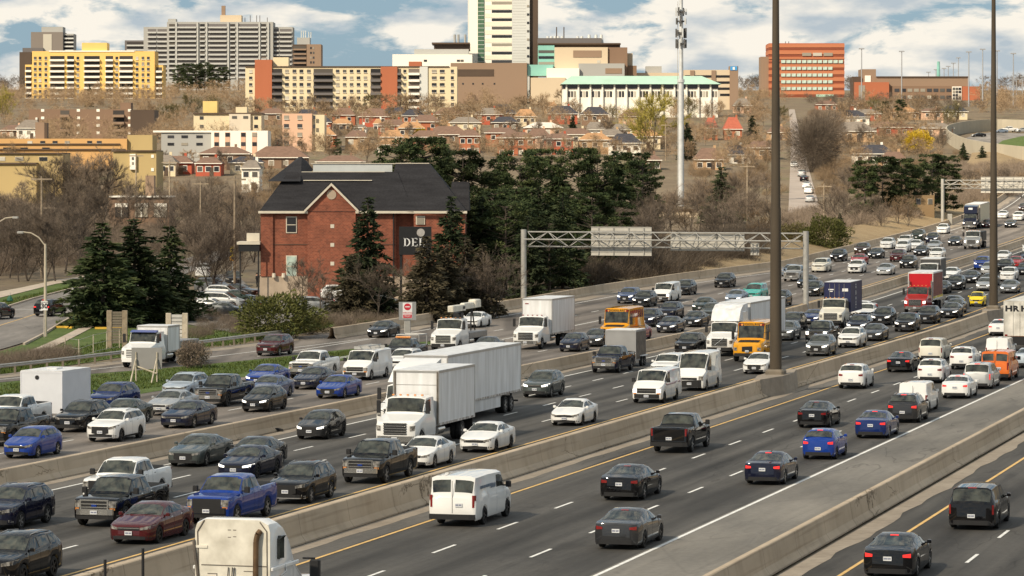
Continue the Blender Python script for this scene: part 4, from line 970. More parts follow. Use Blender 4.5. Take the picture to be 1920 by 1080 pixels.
# ---------------------------------------------------------------- the traffic: kind, front style, colour, road, px of near face, py of its tyres
b_ = 'black'; w_ = 'white'
for a in [
 # oncoming express lanes
 ('suv', 'wide', 'navy', 'ex', -10, 990, 0), ('suv', 'big', b_, 'ex', -14, 1099, 0), ('pickup', 'chrome', b_, 'ex', 182, 984, 0), ('pickup', 'dark', w_, 'ex', 195, 948, 0),
 ('sedan2', 'chrome', 'dark red', 'ex', 246, 1018, 0), ('pickup', 'dark', 'blue', 'ex', 391, 986, 0), ('suv', 'big', b_, 'ex', 537, 946, 0),
 ('sedan', 'std', 'navy', 'ex', 440, 902, 1), ('sedan', 'std', 'dark grey', 'ex', 452, 875, 0), ('sedan2', 'big', 'grey green', 'ex', 346, 872, 0), ('hatch', 'big', 'dark grey', 'ex', 581, 823, 1),
 ('pickup', 'chrome', b_, 'ex', 677, 909, 0), ('sedan', 'chrome', w_, 'ex', 774, 879, 0), ('sedan2', 'wide', w_, 'ex', 890, 851, 0), ('suv', 'chrome', 'grey green', 'ex', 1002, 742, 1),
 ('pickup', 'chrome', 'navy', 'ex', 1131, 699, 0), ('van', 'chrome', w_, 'ex', 1211, 757, 1), ('high_van', 'blind', w_, 'ex', 1291, 733, 0), ('suv_big', 'plain', w_, 'ex', 1240, 708, 0),
 ('sedan', 'wide', w_, 'ex', 1057, 799, 0), ('suv', 'std', b_, 'ex', 1282, 664, 0), ('sedan2', 'big', w_, 'ex', 1412, 703, 0),
 ('suv', 'std', 'grey', 'ex', 1464, 639, 1), ('suv', 'std', 'dark grey', 'ex', 1477, 623, 0), ('coupe', 'std', 'dark blue', 'ex', 1515, 609, 1), ('pickup', 'chrome', b_, 'ex', 1528, 646, 1),
 ('suv', 'big', 'grey', 'ex', 1528, 669, 1), ('suv', 'std', w_, 'ex', 1587, 654, 0), ('sedan', 'chrome', 'dark grey', 'ex', 1630, 641, 1), ('suv', 'std', 'navy', 'ex', 1602, 628, 1),
 ('suv', 'std', w_, 'ex', 1617, 605, 0), ('sedan', 'std', w_, 'ex', 1609, 589, 0), ('suv', 'std', b_, 'ex', 1648, 611, 1), ('suv', 'wide', b_, 'ex', 1692, 625, 1), ('suv', 'std', b_, 'ex', 1732, 609, 0),
 ('sedan2', 'chrome', b_, 'ex', 1775, 600, 1), ('sedan', 'std', 'dark grey', 'ex', 1783, 589, 0), ('sedan', 'std', 'grey', 'ex', 1780, 578, 0), ('smart', 'std', 'yellow', 'ex', 1829, 577, 0),
 ('suv', 'std', b_, 'ex', 1785, 545, 1), ('sedan', 'std', b_, 'ex', 1758, 551, 0), ('sedan', 'chrome', b_, 'ex', 1815, 531, 1), ('sedan', 'std', w_, 'ex', 1778, 523, 0),
 ('hatch', 'std', 'silver', 'ex', 1841, 547, 1), ('sedan', 'std', 'grey', 'ex', 1849, 535, 0), ('hatch', 'std', 'silver', 'ex', 1849, 512, 1), ('suv', 'std', 'blue', 'ex', 1836, 505, 1),
 ('sedan2', 'chrome', 'grey', 'ex', 1887, 551, 1), ('suv', 'std', w_, 'ex', 1886, 528, 0), ('suv', 'std', b_, 'ex', 1879, 512, 0), ('sedan', 'std', 'red', 'ex', 1899, 502, 0), ('sedan', 'std', b_, 'ex', 1915, 516, 0),
 ('sedan', 'std', w_, 'ex', 1876, 489, 0), ('sedan', 'std', 'navy', 'ex', 1923, 489, 0), ('sedan', 'std', w_, 'ex', 1926, 473, 0),
 # lanes leading away
 ('van', 'dark', w_, 'aw', 849, 980, 0), ('pickup', 'dark', b_, 'aw', 1252, 847, 0), ('sedan2', 'std', b_, 'aw', 1159, 934, 0), ('sedan', 'std', 'dark grey', 'aw', 1153, 1033, 0),
 ('sedan', 'std', 'navy', 'aw', 1426, 912, 1), ('sedan', 'std', b_, 'aw', 1519, 801, 0), ('hatch', 'std', 'blue', 'aw', 1531, 864, 1), ('sedan', 'std', 'dark blue', 'aw', 1628, 826, 1),
 ('suv', 'std', 'dark grey', 'aw', 1688, 795, 1), ('small_van', 'blind', w_, 'aw', 1708, 770, 0), ('suv', 'plain', w_, 'aw', 1592, 727, 0), ('sedan', 'std', b_, 'aw', 1681, 696, 1), ('minivan', 'std', 'cream white', 'aw', 1741, 674, 0),
 ('suv', 'std', w_, 'aw', 1799, 691, 0), ('suv', 'wide', w_, 'aw', 1740, 718, 0), ('sedan', 'std', w_, 'aw', 1786, 748, 1), ('minivan', 'std', 'silver', 'aw', 1827, 730, 1), ('van', 'dark', 'orange', 'aw', 1860, 714, 0),
 ('small_van', 'blind', w_, 'aw', 1866, 682, 0), ('sedan', 'std', 'pale blue', 'aw', 1919, 691, 0), ('sedan', 'std', w_, 'aw', 1868, 627, 1),
 ('minivan', 'std', b_, 'ne', 1814, 998, 0), ('sedan2', 'chrome', b_, 'ne', 1658, 1079, 1),
 # far collector lanes
 ('pickup', 'dark', w_, 'co', -6, 806, 0), ('pickup', 'dark', b_, 'co', -15, 834, 0), ('hatch', 'wide', 'blue', 'co', 35, 858, 0), ('suv', 'chrome', b_, 'co', 130, 808, 0), ('suv', 'big', w_, 'co', 191, 827, 0),
 ('suv', 'std', 'dark blue', 'co', 190, 768, 0), ('sedan', 'std', 'dark green', 'co', 209, 797, 0), ('sedan', 'std', 'silver', 'co', 300, 777, 0), ('sedan2', 'chrome', 'navy', 'co', 328, 802, 0), ('suv', 'wide', 'pale blue', 'co', 327, 748, 0),
 ('pickup', 'chrome', b_, 'co', 392, 761, 0), ('sedan', 'std', 'blue', 'co', 482, 724, 1), ('sedan', 'std', 'steel blue', 'co', 486, 748, 0), ('hatch', 'std', b_, 'co', 476, 771, 1), ('suv', 'std', 'dark red', 'co', 499, 667, 0),
 ('pickup', 'chrome', w_, 'co', 565, 709, 0), ('sedan', 'chrome', 'navy', 'co', 570, 729, 0), ('sedan', 'big', 'blue', 'co', 615, 747, 0), ('van', 'chrome', w_, 'co', 666, 712, 0), ('pickup', 'dark', 'dark grey', 'co', 738, 684, 0),
 ('suv', 'std', w_, 'co', 742, 697, 1), ('sedan', 'std', b_, 'co', 705, 633, 1), ('sedan', 'std', w_, 'co', 880, 612, 0), ('sedan', 'std', 'dark grey', 'co', 900, 664, 0), ('small_van', 'blind', w_, 'co', 1026, 597, 0), ('suv', 'std', 'silver', 'co', 915, 691, 0),
 ('hatch', 'std', 'navy', 'co', 1065, 660, 0), ('sedan', 'std', 'dark grey', 'co', 1106, 650, 1), ('sedan', 'std', 'rose red', 'co', 1181, 640, 0), ('suv', 'big', 'steel blue', 'co', 1170, 569, 1), ('suv', 'std', b_, 'co', 1199, 576, 1), ('van', 'dark', w_, 'co', 1238, 567, 1),
 ('suv', 'std', b_, 'co', 1276, 551, 0), ('suv', 'std', b_, 'co', 1351, 539, 0), ('suv', 'std', 'navy', 'co', 1247, 598, 0), ('suv', 'std', 'navy', 'co', 1206, 615, 1), ('sedan', 'big', 'navy', 'co', 1246, 626, 1), ('sedan', 'std', b_, 'co', 1293, 615, 1),
 ('sedan', 'std', 'dark green', 'co', 1311, 584, 1), ('suv', 'std', 'grey green', 'co', 1326, 600, 1), ('sedan', 'std', 'silver blue', 'co', 1372, 568, 1), ('minivan', 'std', 'teal', 'co', 1407, 562, 0), ('suv', 'std', b_, 'co', 1454, 577, 1),
 ('sedan', 'std', 'silver blue', 'co', 1476, 518, 0), ('pickup', 'chrome', 'silver', 'co', 1482, 529, 0), ('sedan', 'std', b_, 'co', 1506, 541, 1), ('suv', 'chrome', b_, 'co', 1517, 557, 1), ('suv_big', 'std', 'cream white', 'co', 1533, 510, 0),
 ('suv', 'std', b_, 'co', 1566, 492, 1), ('suv', 'big', w_, 'co', 1600, 513, 0), ('sedan', 'std', 'red', 'co', 1605, 499, 1), ('suv', 'std', 'brown', 'co', 1611, 478, 1), ('sedan', 'std', b_, 'co', 1637, 485, 1), ('sedan', 'std', 'silver', 'co', 1654, 517, 1),
 ('suv', 'std', w_, 'co', 1659, 469, 0), ('suv', 'std', 'dark red', 'co', 1678, 491, 0), ('suv', 'std', b_, 'co', 1697, 504, 1), ('suv_big', 'std', w_, 'co', 1692, 463, 0), ('suv', 'std', w_, 'co', 1688, 474, 0), ('suv_big', 'std', 'dark green', 'co', 1716, 453, 1),
 ('sedan', 'std', w_, 'co', 1712, 470, 0), ('sedan', 'std', b_, 'co', 1722, 481, 1), ('suv', 'std', 'navy', 'co', 1744, 457, 1), ('sedan', 'std', 'silver', 'co', 1747, 469, 0), ('suv', 'std', w_, 'co', 1752, 488, 0), ('suv', 'std', w_, 'co', 1764, 440, 0),
 ('sedan', 'std', b_, 'co', 1786, 462, 1), ('sedan', 'std', 'dark red', 'co', 1848, 429, 1), ('sedan', 'std', w_, 'co', 1877, 408, 0), ('coupe', 'std', b_, 'co', 1891, 428, 1), ('suv', 'std', w_, 'co', 1906, 411, 0), ('sedan', 'std', 'brown', 'co', 1916, 397, 1),
]:
    kind, face, col, road, px, py, on = a
    hid = len(VEH) % 3
    V(kind, face, col, road, px, py, lit=on if road in ('ex', 'co') else 0, tail=on if road in ('aw', 'ne') else 0, rim='d' if hid == 1 else 's')
ORD = ['', 'first', 'second', 'third', 'fourth', 'fifth', 'sixth', 'seventh', 'eighth', 'ninth', 'tenth', 'eleventh', 'twelfth', 'thirteenth', 'fourteenth', 'fifteenth', 'sixteenth', 'seventeenth']
def label_vehicles():
    bins = {}
    for e in VEH: bins.setdefault((e[2], KW[e[3]], e[4]), []).append(e)
    for (col, kw, road), es in bins.items():
        es.sort(key=lambda e: e[1])
        for i, e in enumerate(es):
            if len(es) == 1: lab = f'the only {col} {kw} on the {ROADS[road]}'
            elif len(es) == 2: lab = f'{col} {kw} on the {ROADS[road]}, the {("left", "right")[i]} one of two'
            else: lab = f'{col} {kw}, {ORD[i + 1]} from left of the {col} ones on the {ROADS[road]}'
            tag(e[0], e[5] or lab, CATW[e[3]], GROUPS[road])
label_vehicles()
# details of single vehicles
def by_px(kind, px): return next(e[0] for e in VEH if e[3] == kind and e[1] == px)
lv = Loft(SPEC['van'])
r = by_px('van', 1211); lv.patch(1.0, 5.3, 3.05, 3.35, 8, 1, .012).build('side_stripe', PAINT['red'], r); lv.patch(1.0, 5.3, 2.85, 3.0, 8, 1, .012).build('side_stripe', PAINT['dark blue'], r)
r = by_px('van', 849)
MB().box(-3.35, -2.7, -.985, -.965, 1.42, 1.60).build('side_lettering', PAINT['silver blue'], r)
for i in range(4): MB().box(-4.9 + i * .55, -4.5 + i * .55, -.99, -.968, 1.50, 1.62).build('side_lettering', PAINT['silver blue'], r)
r = by_px('van', 666)
for sg in (-1, 1): MB().tube((-4.9, sg * .35, 2.32), (-1.9, sg * .35, 2.32), .035).build('ladder_rail', STEELX, r)
for i in range(9): MB().tube((-4.8 + i * .35, -.35, 2.32), (-4.8 + i * .35, .35, 2.32), .02, .02, 4).build('ladder_rung', STEELX, r)
for x in (-2.3, -4.4): MB().box(x - .03, x + .03, -.8, .8, 2.08, 2.28).build('roof_rack', STEELX, r)
r = by_px('pickup', 738); MB().cbox(-2.75, -2.45, -.6, .6, 1.93, 2.05, .03).build('beacon_bar', AMB, r); MB().path([(-3.7, .9, 1.3), (-3.7, .9, 2.1), (-5.7, .9, 2.1), (-5.7, .9, 1.3)], .04).path([(-3.7, -.9, 1.3), (-3.7, -.9, 2.1), (-5.7, -.9, 2.1), (-5.7, -.9, 1.3)], .04).path([(-3.7, -.9, 2.1), (-3.7, .9, 2.1)], .04).path([(-5.7, -.9, 2.1), (-5.7, .9, 2.1)], .04).build('rack', STEELX, r)
r = by_px('small_van', 1708); MB().box(-4.83, -4.80, .10, .55, 1.05, 1.22).build('rear_lettering', PAINT['silver blue'], r)
# ================================================================== left bank: ramp, verge, street, parking lot
sheet('grass', [(-80, 770), (-80, 722), (0, 716), (170, 700), (300, 690), (480, 673), (640, 655), (800, 640), (815, 642), (790, 650), (700, 665), (560, 690), (457, 706), (275, 736), (100, 768), (0, 786)], GRASS, -.01)
sheet('exit_ramp', [(-80, 722), (0, 717), (170, 701), (300, 691), (480, 674), (640, 656), (860, 634), (980, 615), (980, 578), (860, 594), (700, 613), (560, 632), (400, 652), (220, 676), (100, 690), (0, 702), (-80, 710)], ASPH_C, .004)
sheet('ramp_shoulder', [(-80, 711), (0, 703), (100, 691), (220, 677), (400, 653), (560, 633), (560, 638), (400, 659), (220, 683), (100, 698), (0, 709), (-80, 716)], GUTTER, .010)
def strip_px(name, pix, w, m, dz):
    """painted line through ground points"""
    pts = [unp(x, y) for x, y in pix]; vs = []
    for i, p in enumerate(pts):
        d = (pts[min(i + 1, len(pts) - 1)] - pts[max(i - 1, 0)]); n = Vector((-d.y, d.x, 0)).normalized() * w / 2
        for q in (p + n, p - n): vs.append((q.x, q.y, T(q.y) + dz))
    o = MB().add(vs, [(2 * i, 2 * i + 1, 2 * i + 3, 2 * i + 2) for i in range(len(pts) - 1)]).build(name, m); o['kind'] = 'structure'
    return o
strip_px('lane_line', [(-40, 716), (60, 706), (220, 688), (375, 672), (480, 659), (560, 651), (690, 635)], .16, PAINTW, .016)
strip_px('lane_line', [(560, 684), (700, 662), (790, 648), (900, 636)], .16, PAINTW, .016)
sheet('grass', [(-80, 712), (0, 700), (100, 688), (230, 668), (400, 646), (560, 625), (640, 607), (720, 598), (880, 583), (880, 575), (640, 590), (560, 603), (430, 625), (350, 616), (240, 585), (205, 574), (190, 580), (142, 594), (105, 614), (58, 640), (0, 658), (-80, 684)], GRASS, -.045)
sheet('grass', [(-80, 592), (12, 574), (60, 559), (130, 541), (165, 536), (165, 522), (100, 525), (40, 538), (-80, 560)], GRASS, -.045)
sheet('street', [(-80, 597), (12, 577), (60, 562), (130, 544), (170, 539), (240, 515), (330, 490), (400, 470), (440, 455), (470, 455), (440, 475), (400, 492), (330, 520), (240, 556), (190, 578), (140, 592), (105, 612), (58, 638), (0, 655), (-80, 680)], STREET, .0)
sheet('pavement', [(-80, 706), (0, 676), (55, 658), (112, 633), (160, 609), (205, 588), (205, 597), (165, 618), (120, 641), (60, 668), (0, 692), (-80, 720)], WALK, .004)
sheet('pavement', [(-80, 573), (0, 558), (45, 547), (105, 532), (160, 523), (160, 517), (105, 525), (40, 539), (-80, 561)], WALK, .004)
sheet('parking_lot', [(352, 608), (430, 622), (560, 600), (640, 588), (900, 572), (900, 545), (700, 542), (560, 542), (470, 540), (440, 512), (400, 515), (368, 548)], STREET, .004)
strip_px('centre_line', [(-40, 625), (0, 610), (36, 599), (72, 587), (110, 575)], .14, PAINTY, .008)
strip_px('crossing_line', [(15, 580), (70, 580), (150, 581), (195, 579)], .25, PAINTW, .008)
def kerb(pix, m, h=.14, w=.2, label=None):
    pts = [unp(x, y) for x, y in pix]; b = MB()
    for p, q in zip(pts[:-1], pts[1:]):
        d = (q - p); n = Vector((-d.y, d.x, 0)).normalized() * w / 2
        vs = [p + n, p - n, q - n, q + n]; b.add([(v.x, v.y, T(v.y) - .05) for v in vs] + [(v.x, v.y, T(v.y) + h) for v in vs], [(0, 1, 5, 4), (1, 2, 6, 5), (2, 3, 7, 6), (3, 0, 4, 7), (4, 5, 6, 7)])
    o = b.build('kerb', m); o['kind'] = 'structure'; return o
YCURB = mat('yellow_kerb_paint', (.70, .42, .05), .7, var=.15, scale=2)
kerb([(105, 614), (122, 614), (136, 615)], YCURB); kerb([(178, 616), (205, 616), (228, 616)], YCURB)
kerb([(12, 576), (60, 561), (130, 543), (165, 538)], WALK); kerb([(45, 646), (82, 627), (105, 612)], WALK); kerb([(540, 547), (590, 549), (640, 552), (690, 553)], YCURB)
kerb([(105, 612), (140, 592), (190, 577)], WALK)

STEEL = mat('galvanised_steel', (.42, .41, .38), .5, .3, var=.12, scale=2)
STEELD = mat('weathered_steel', (.20, .17, .13), .7, .2, var=.2, scale=1)
WOOD = mat('weathered_wood', (.30, .24, .17), .85, 0, var=.25, scale=3)
PALEWOOD = mat('pale_timber', (.50, .44, .34), .8, 0, var=.2, scale=3)
SIGNB = mat('sign_back', (.50, .48, .43), .55, .2, var=.07, scale=1.2)
POLE = mat('mast_pole', (.085, .066, .045), .75, .1, var=.22, scale=.6, stretch=(2, 2, .25))
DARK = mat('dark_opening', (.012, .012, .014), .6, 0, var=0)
def guardrail(pix, label):
    r = empty('guardrail', unp(*pix[0])); o = Vector(r.location); tag(r, label, 'guardrail')
    pts = [unp(x, y) - o for x, y in pix]
    for k, (z0, z1) in enumerate(((.48, .80),)):
        b = MB(); prof = [(0, .80), (.06, .74), (0, .67), (.06, .60), (0, .52), (-.03, .52), (-.03, .80)]
        rings = []
        for i, p in enumerate(pts):
            d = pts[min(i + 1, len(pts) - 1)] - pts[max(i - 1, 0)]; n = Vector((d.y, -d.x, 0)).normalized()
            rings.append([p + n * a + Vector((0, 0, z)) for a, z in prof])
        m = len(prof)
        for rg in rings: b.v += [tuple(v) for v in rg]
        for i in range(len(rings) - 1):
            for j in range(m): b.f.append((i * m + j, i * m + (j + 1) % m, (i + 1) * m + (j + 1) % m, (i + 1) * m + j)); b.m.append(0)
        b.build('rail', STEEL, r)
    pm = MB().box(-.08, .08, -.08, .08, -.3, .82).mesh('post', STEELD)
    tot = 0
    for p, q in zip(pts[:-1], pts[1:]):
        L = (q - p).length; n = max(1, int(L / 2.2))
        for i in range(n):
            c = link('post', pm, r); v = p.lerp(q, i / n); c.location = (v.x - .1, v.y + .12, v.z)
guardrail([(-60, 711), (0, 703.5), (60, 697), (120, 690), (180, 682.5), (240, 675), (310, 665.5), (400, 653), (480, 642.5), (565, 631)], 'steel guardrail along the exit ramp at the left')

# high mast poles on the median
def s_at_px(p, px):
    lo, hi = 80, 900
    for _ in range(50):
        m = (lo + hi) / 2; X, Y = sp(m, p)
        if 960 + F * X / Y < px: lo = m
        else: hi = m
    return m
def mast(px, label, hgt=34, r=.40):
    s = s_at_px(44.1, px); X, Y = sp(s, 44.1); z = T(Y); ro = empty('high_mast_pole', (X, Y, z), heading(s)); tag(ro, label, 'light pole', 'high mast poles on the median')
    ped = MB(); ped.add([(-6.5, -.30, 0), (-2, -1.0, 0), (2, -1.0, 0), (6.5, -.30, 0), (6.5, .30, 0), (2, 1.0, 0), (-2, 1.0, 0), (-6.5, .30, 0)] + [(-6.2, -.2, 1.17), (-1.9, -.85, 1.17), (1.9, -.85, 1.17), (6.2, -.2, 1.17), (6.2, .2, 1.17), (1.9, .85, 1.17), (-1.9, .85, 1.17), (-6.2, .2, 1.17)], [(i, (i + 1) % 8, 8 + (i + 1) % 8, 8 + i) for i in range(8)] + [tuple(range(8, 16))])
    ped.build('pedestal', GUTTER, ro)
    MB().cbox(-.62, .62, -.62, .62, 1.15, 1.5, .12).build('base_shoe', STEELD, ro)
    MB().tube((0, 0, 1.4), (0, 0, 12.2), r, r * .86, 12).build('lower_shaft', POLE, ro, 40)
    MB().tube((0, 0, 12.1), (0, 0, hgt), r * .78, r * .42, 12).build('upper_shaft', POLE, ro, 40)
    MB().tube((0, 0, hgt - .2), (0, 0, hgt + .3), 1.1, 1.1, 12).build('lamp_ring', STEELD, ro)
    for i in range(6):
        a = i * math.pi / 3; MB().cbox(1.2 * math.cos(a) - .3, 1.2 * math.cos(a) + .3, 1.2 * math.sin(a) - .3, 1.2 * math.sin(a) + .3, hgt - .35, hgt - .05, .05).build('lamp', STEEL, ro)
mast(1454.5, 'nearer high mast pole, the thick dark one right of centre')
mast(1863, 'farther high mast pole near the right edge', 34, .42)

# overhead sign gantries (backs of the signs)
def gantry(a, b, zt, depth, panels, name, label, post_r=.26, bays=12):
    """a, b: post feet; truss hangs between them, chords at zt"""
    a, b = Vector(a), Vector(b); ro = empty(name, a); tag(ro, label, 'sign gantry'); b2 = b - a
    ux = Vector((b2.x, b2.y, 0)); Ls = ux.length; ux.normalize(); uy = Vector((-ux.y, ux.x, 0))
    if uy.y < 0: uy = -uy
    h0, h1, hm = zt - a.z, zt - depth - a.z, zt - depth * .5 - a.z
    MB().tube((0, 0, -.3), (0, 0, h0 + .25), post_r, post_r, 12).build('post', STEEL, ro, 40)
    MB().tube(b2 + Vector((0, 0, -.3)), Vector((b2.x, b2.y, h0 + .25)), post_r, post_r, 12).build('post', STEEL, ro, 40)
    def P(t, yo, z): v = ux * (t * Ls) + uy * yo; return Vector((v.x, v.y, z))
    for yo, z in ((.35, h0), (.35, h1), (-.75, hm)): MB().tube(P(.01, yo, z), P(.99, yo, z), .075, .075, 6).build('chord', STEEL, ro)
    for i in range(bays):
        t0, t1 = .01 + .98 * i / bays, .01 + .98 * (i + 1) / bays; tm = (t0 + t1) / 2
        for (p, q) in ((P(t0, .35, h0), P(tm, -.75, hm)), (P(tm, -.75, hm), P(t1, .35, h0)), (P(t0, .35, h1), P(tm, -.75, hm)), (P(tm, -.75, hm), P(t1, .35, h1)), (P(t0, .35, h0), P(t1, .35, h1)) if i % 2 else (P(t0, .35, h1), P(t1, .35, h0))):
            MB().tube(p, q, .04, .04, 5).build('brace', STEEL, ro)
    for t0, t1, z0, z1 in panels:
        w = (t1 - t0) * Ls; M = Matrix.Translation(P(t0, .62, 0)) @ Matrix(((ux.x, uy.x, 0), (ux.y, uy.y, 0), (0, 0, 1))).to_4x4()
        sg = MB().box(0, w, 0, .05, z0 - a.z, z1 - a.z, M=M).build('sign_panel', SIGNB, ro)
        n = max(2, int((z1 - z0) / .36)) 
        for k in range(n + 1):
            z = z0 + (z1 - z0) * k / n - a.z; MB().box(-.02, w + .02, -.06, -.002, z - .03, z + .03, M=M).build('stiffener', SIGNB, sg)
        for k in range(max(2, int(w / 1.6))):
            x = w * (k + .5) / max(2, int(w / 1.6)); MB().box(x - .04, x + .04, -.14, -.062, z0 - a.z + .05, z1 - a.z - .05, M=M).build('bracket', STEEL, sg)
    return ro
sR = s_at_px(64.5, 1511); XR, YR = sp(sR, 64.5); XL, YL = sp(sR + 3, 95.0)
def tx(px):
    """fraction along the gantry span for a photo column"""
    best = min(range(1001), key=lambda k: abs(960 + F * (XL + (XR - XL) * k / 1000) / (YL + (YR - YL) * k / 1000) - px)); return best / 1000
zz = lambda py, t: Z_at(py, YL + (YR - YL) * t)
t_ = tx(1160)
gantry((XL, YL, T(YL)), (XR, YR, T(YR)), zz(436, .4), (463 - 435) * 350 / F, [(tx(1105), tx(1218), zz(479, t_), zz(426, t_)), (tx(1254), tx(1392), zz(470, .7), zz(437, .7)), (tx(1404), tx(1420), zz(478, .8), zz(456, .8))], 'sign_gantry', 'nearer overhead sign gantry with two pale sign backs across the collector lanes', .30, 13)
s2 = s_at_px(85.9, 1777); X2, Y2 = sp(s2, 86.8); X3, Y3 = sp(s2 - 5, 62)
gantry((X2, Y2, T(Y2)), (X3, Y3, T(Y3)), Z_at(338, Y2), (352 - 337) * Y2 / F, [((X_at(1833, Y2) - X2) / (X3 - X2), 1.0, Z_at(361, Y2), Z_at(332, Y2))], 'sign_gantry', 'farther overhead sign gantry at the right edge', .3, 9)
MB().cbox(X_at(1781, Y2) - .4, X_at(1781, Y2) + .5, Y2 + .6, Y2 + 1.4, T(Y2), T(Y2) + 2.0, .05).build('utility_cabinet', STEEL)
tag(bpy.data.objects['utility_cabinet'], 'pale green utility cabinet at the foot of the farther gantry post', 'cabinet')

# cell tower
def cell_tower():
    w = unp(1277, 386); r = empty('cell_tower', w); tag(r, 'tall pale monopole cell tower with antenna cluster on top', 'cell tower'); m = ppm(w.y)
    PW = mat('pale_mast', (.52, .54, .55), .5, .2, var=.12, scale=1)
    h = (386 + 40) / m
    MB().tube((0, 0, -.5), (0, 0, h * .55), .62, .55, 12).build('lower_shaft', PW, r, 40); MB().tube((0, 0, h * .55), (0, 0, h), .46, .36, 12).build('upper_shaft', PW, r, 40)
    MB().tube((0, 0, h * .55 - .3), (0, 0, h * .55 + .3), .72, .72, 12).build('flange', PW, r)
    AN = mat('antenna_dark', (.10, .10, .10), .5, .2, var=.2, scale=3); rnd = random.Random(3)
    for k, py in enumerate((22, 40, 62, 82)):
        z = (386 - py) / m
        MB().tube((0, 0, z - .15), (0, 0, z + .15), .8, .8, 10).build('antenna_ring', AN, r)
        for i in range(6):
            a = i * math.pi / 3 + k * .4; hh = rnd.uniform(1.0, 2.2); x, y = 1.0 * math.cos(a), 1.0 * math.sin(a)
            MB().cbox(x - .16, x + .16, y - .16, y + .16, z - hh / 2, z + hh / 2, .03).build('antenna', AN if (i + k) % 3 else PW, r)
    MB().tube((-.75, 0, 0), (-.65, 0, h * .9), .06, .06, 5).build('cable_run', STEEL, r)
cell_tower()

# wrong-way sign on the gore
def wrong_way():
    w = unp(764, 636); r = empty('wrong_way_sign', w, R(6)); tag(r, 'red and white wrong way sign on a grey post by the ramp', 'sign'); m = ppm(w.y)
    MB().cbox(-.28, .28, .04, .34, 0, (636 - 598) / m, .05).build('post', STEEL, r)
    h0, h1 = (636 - 600) / m, (636 - 566) / m
    MB().box(-.75, .75, -.02, .03, h0, h1).build('backing_panel', mat('grey_panel', (.30, .31, .31), .6, .1, var=.06), r)
    z0, z1 = (636 - 597) / m, (636 - 567.5) / m; SW = mat('sign_white', (.78, .76, .76), .5, 0, var=.03); SR = mat('sign_red', (.55, .03, .05), .5, 0, var=.03)
    MB().box(-.42, .42, -.05, -.022, z0, z1).build('sign_face', SW, r)
    MB().tube((0, -.05, z1 - .36), (0, -.062, z1 - .36), .30, .30, 24).build('red_disc', SR, r); MB().box(-.20, .20, -.075, -.063, z1 - .40, z1 - .32).build('white_bar', SW, r)
    c = link('lettering', text_mesh('WRONG', .21, 'lettering', SR), r); c.location = (0, -.058, z0 + .48); c.rotation_euler = (R(90), 0, 0)
    MB().box(-.38, .38, -.062, -.051, z0 + .04, z0 + .34).build('red_field', SR, r)
    c = link('lettering', text_mesh('WAY', .24, 'lettering', SW), r); c.location = (0, -.07, z0 + .19); c.rotation_euler = (R(90), 0, 0)
wrong_way()
# timber-framed sign back on the gore grass
def timber_sign():
    w = unp(275, 716); r = empty('timber_sign', w, R(-6)); tag(r, 'plain grey sign back propped on timber struts in the green verge', 'sign'); m = ppm(w.y)
    MB().box(-29 / m, 29 / m, 0, .06, (716 - 692) / m, (716 - 652) / m).build('panel', mat('grey_sign_back', (.27, .265, .26), .6, .1, var=.05), r)
    for x in (-20 / m, 20 / m):
        MB().tube((x, -.06, 0), (x, -.06, (716 - 660) / m), .06, .05, 6).build('timber_post', PALEWOOD, r); MB().tube((x - .15, -1.3, -.1), (x, -.1, (716 - 672) / m), .06, .06, 6).build('strut', PALEWOOD, r)
    MB().tube((-20 / m, -.16, (716 - 686) / m), (20 / m, -.14, (716 - 700) / m), .06, .06, 6).build('cross_brace', PALEWOOD, r)
timber_sign()
# slatted frames behind the ramp
def slat_frame(px0, px1, py0, py1, post, slat, label, n):
    w = unp((px0 + px1) / 2, py1); r = empty('slatted_frame', w); tag(r, label, 'sign frame'); m = ppm(w.y); h = (py1 - py0) / m; ww = (px1 - px0) / 2 / m
    for sg in (-1, 1): MB().cbox(sg * ww - .22, sg * ww + .22, -.1, .2, -.2, h, .03).build('post', post, r)
    for i in range(n):
        z = h * (.12 + .86 * i / n); MB().box(-ww + .24, ww - .24, -.02, .06, z, z + h * .86 / n * .82).build('slat', slat, r)
slat_frame(205, 234, 582, 652, WOOD, STEELD, 'dark slatted frame standing left of the ramp truck', 12)
slat_frame(316, 347, 587, 662, PALEWOOD, mat('pale_slat', (.56, .55, .51), .6, .1, var=.1), 'pale slatted sign frame standing right of the ramp truck', 9)
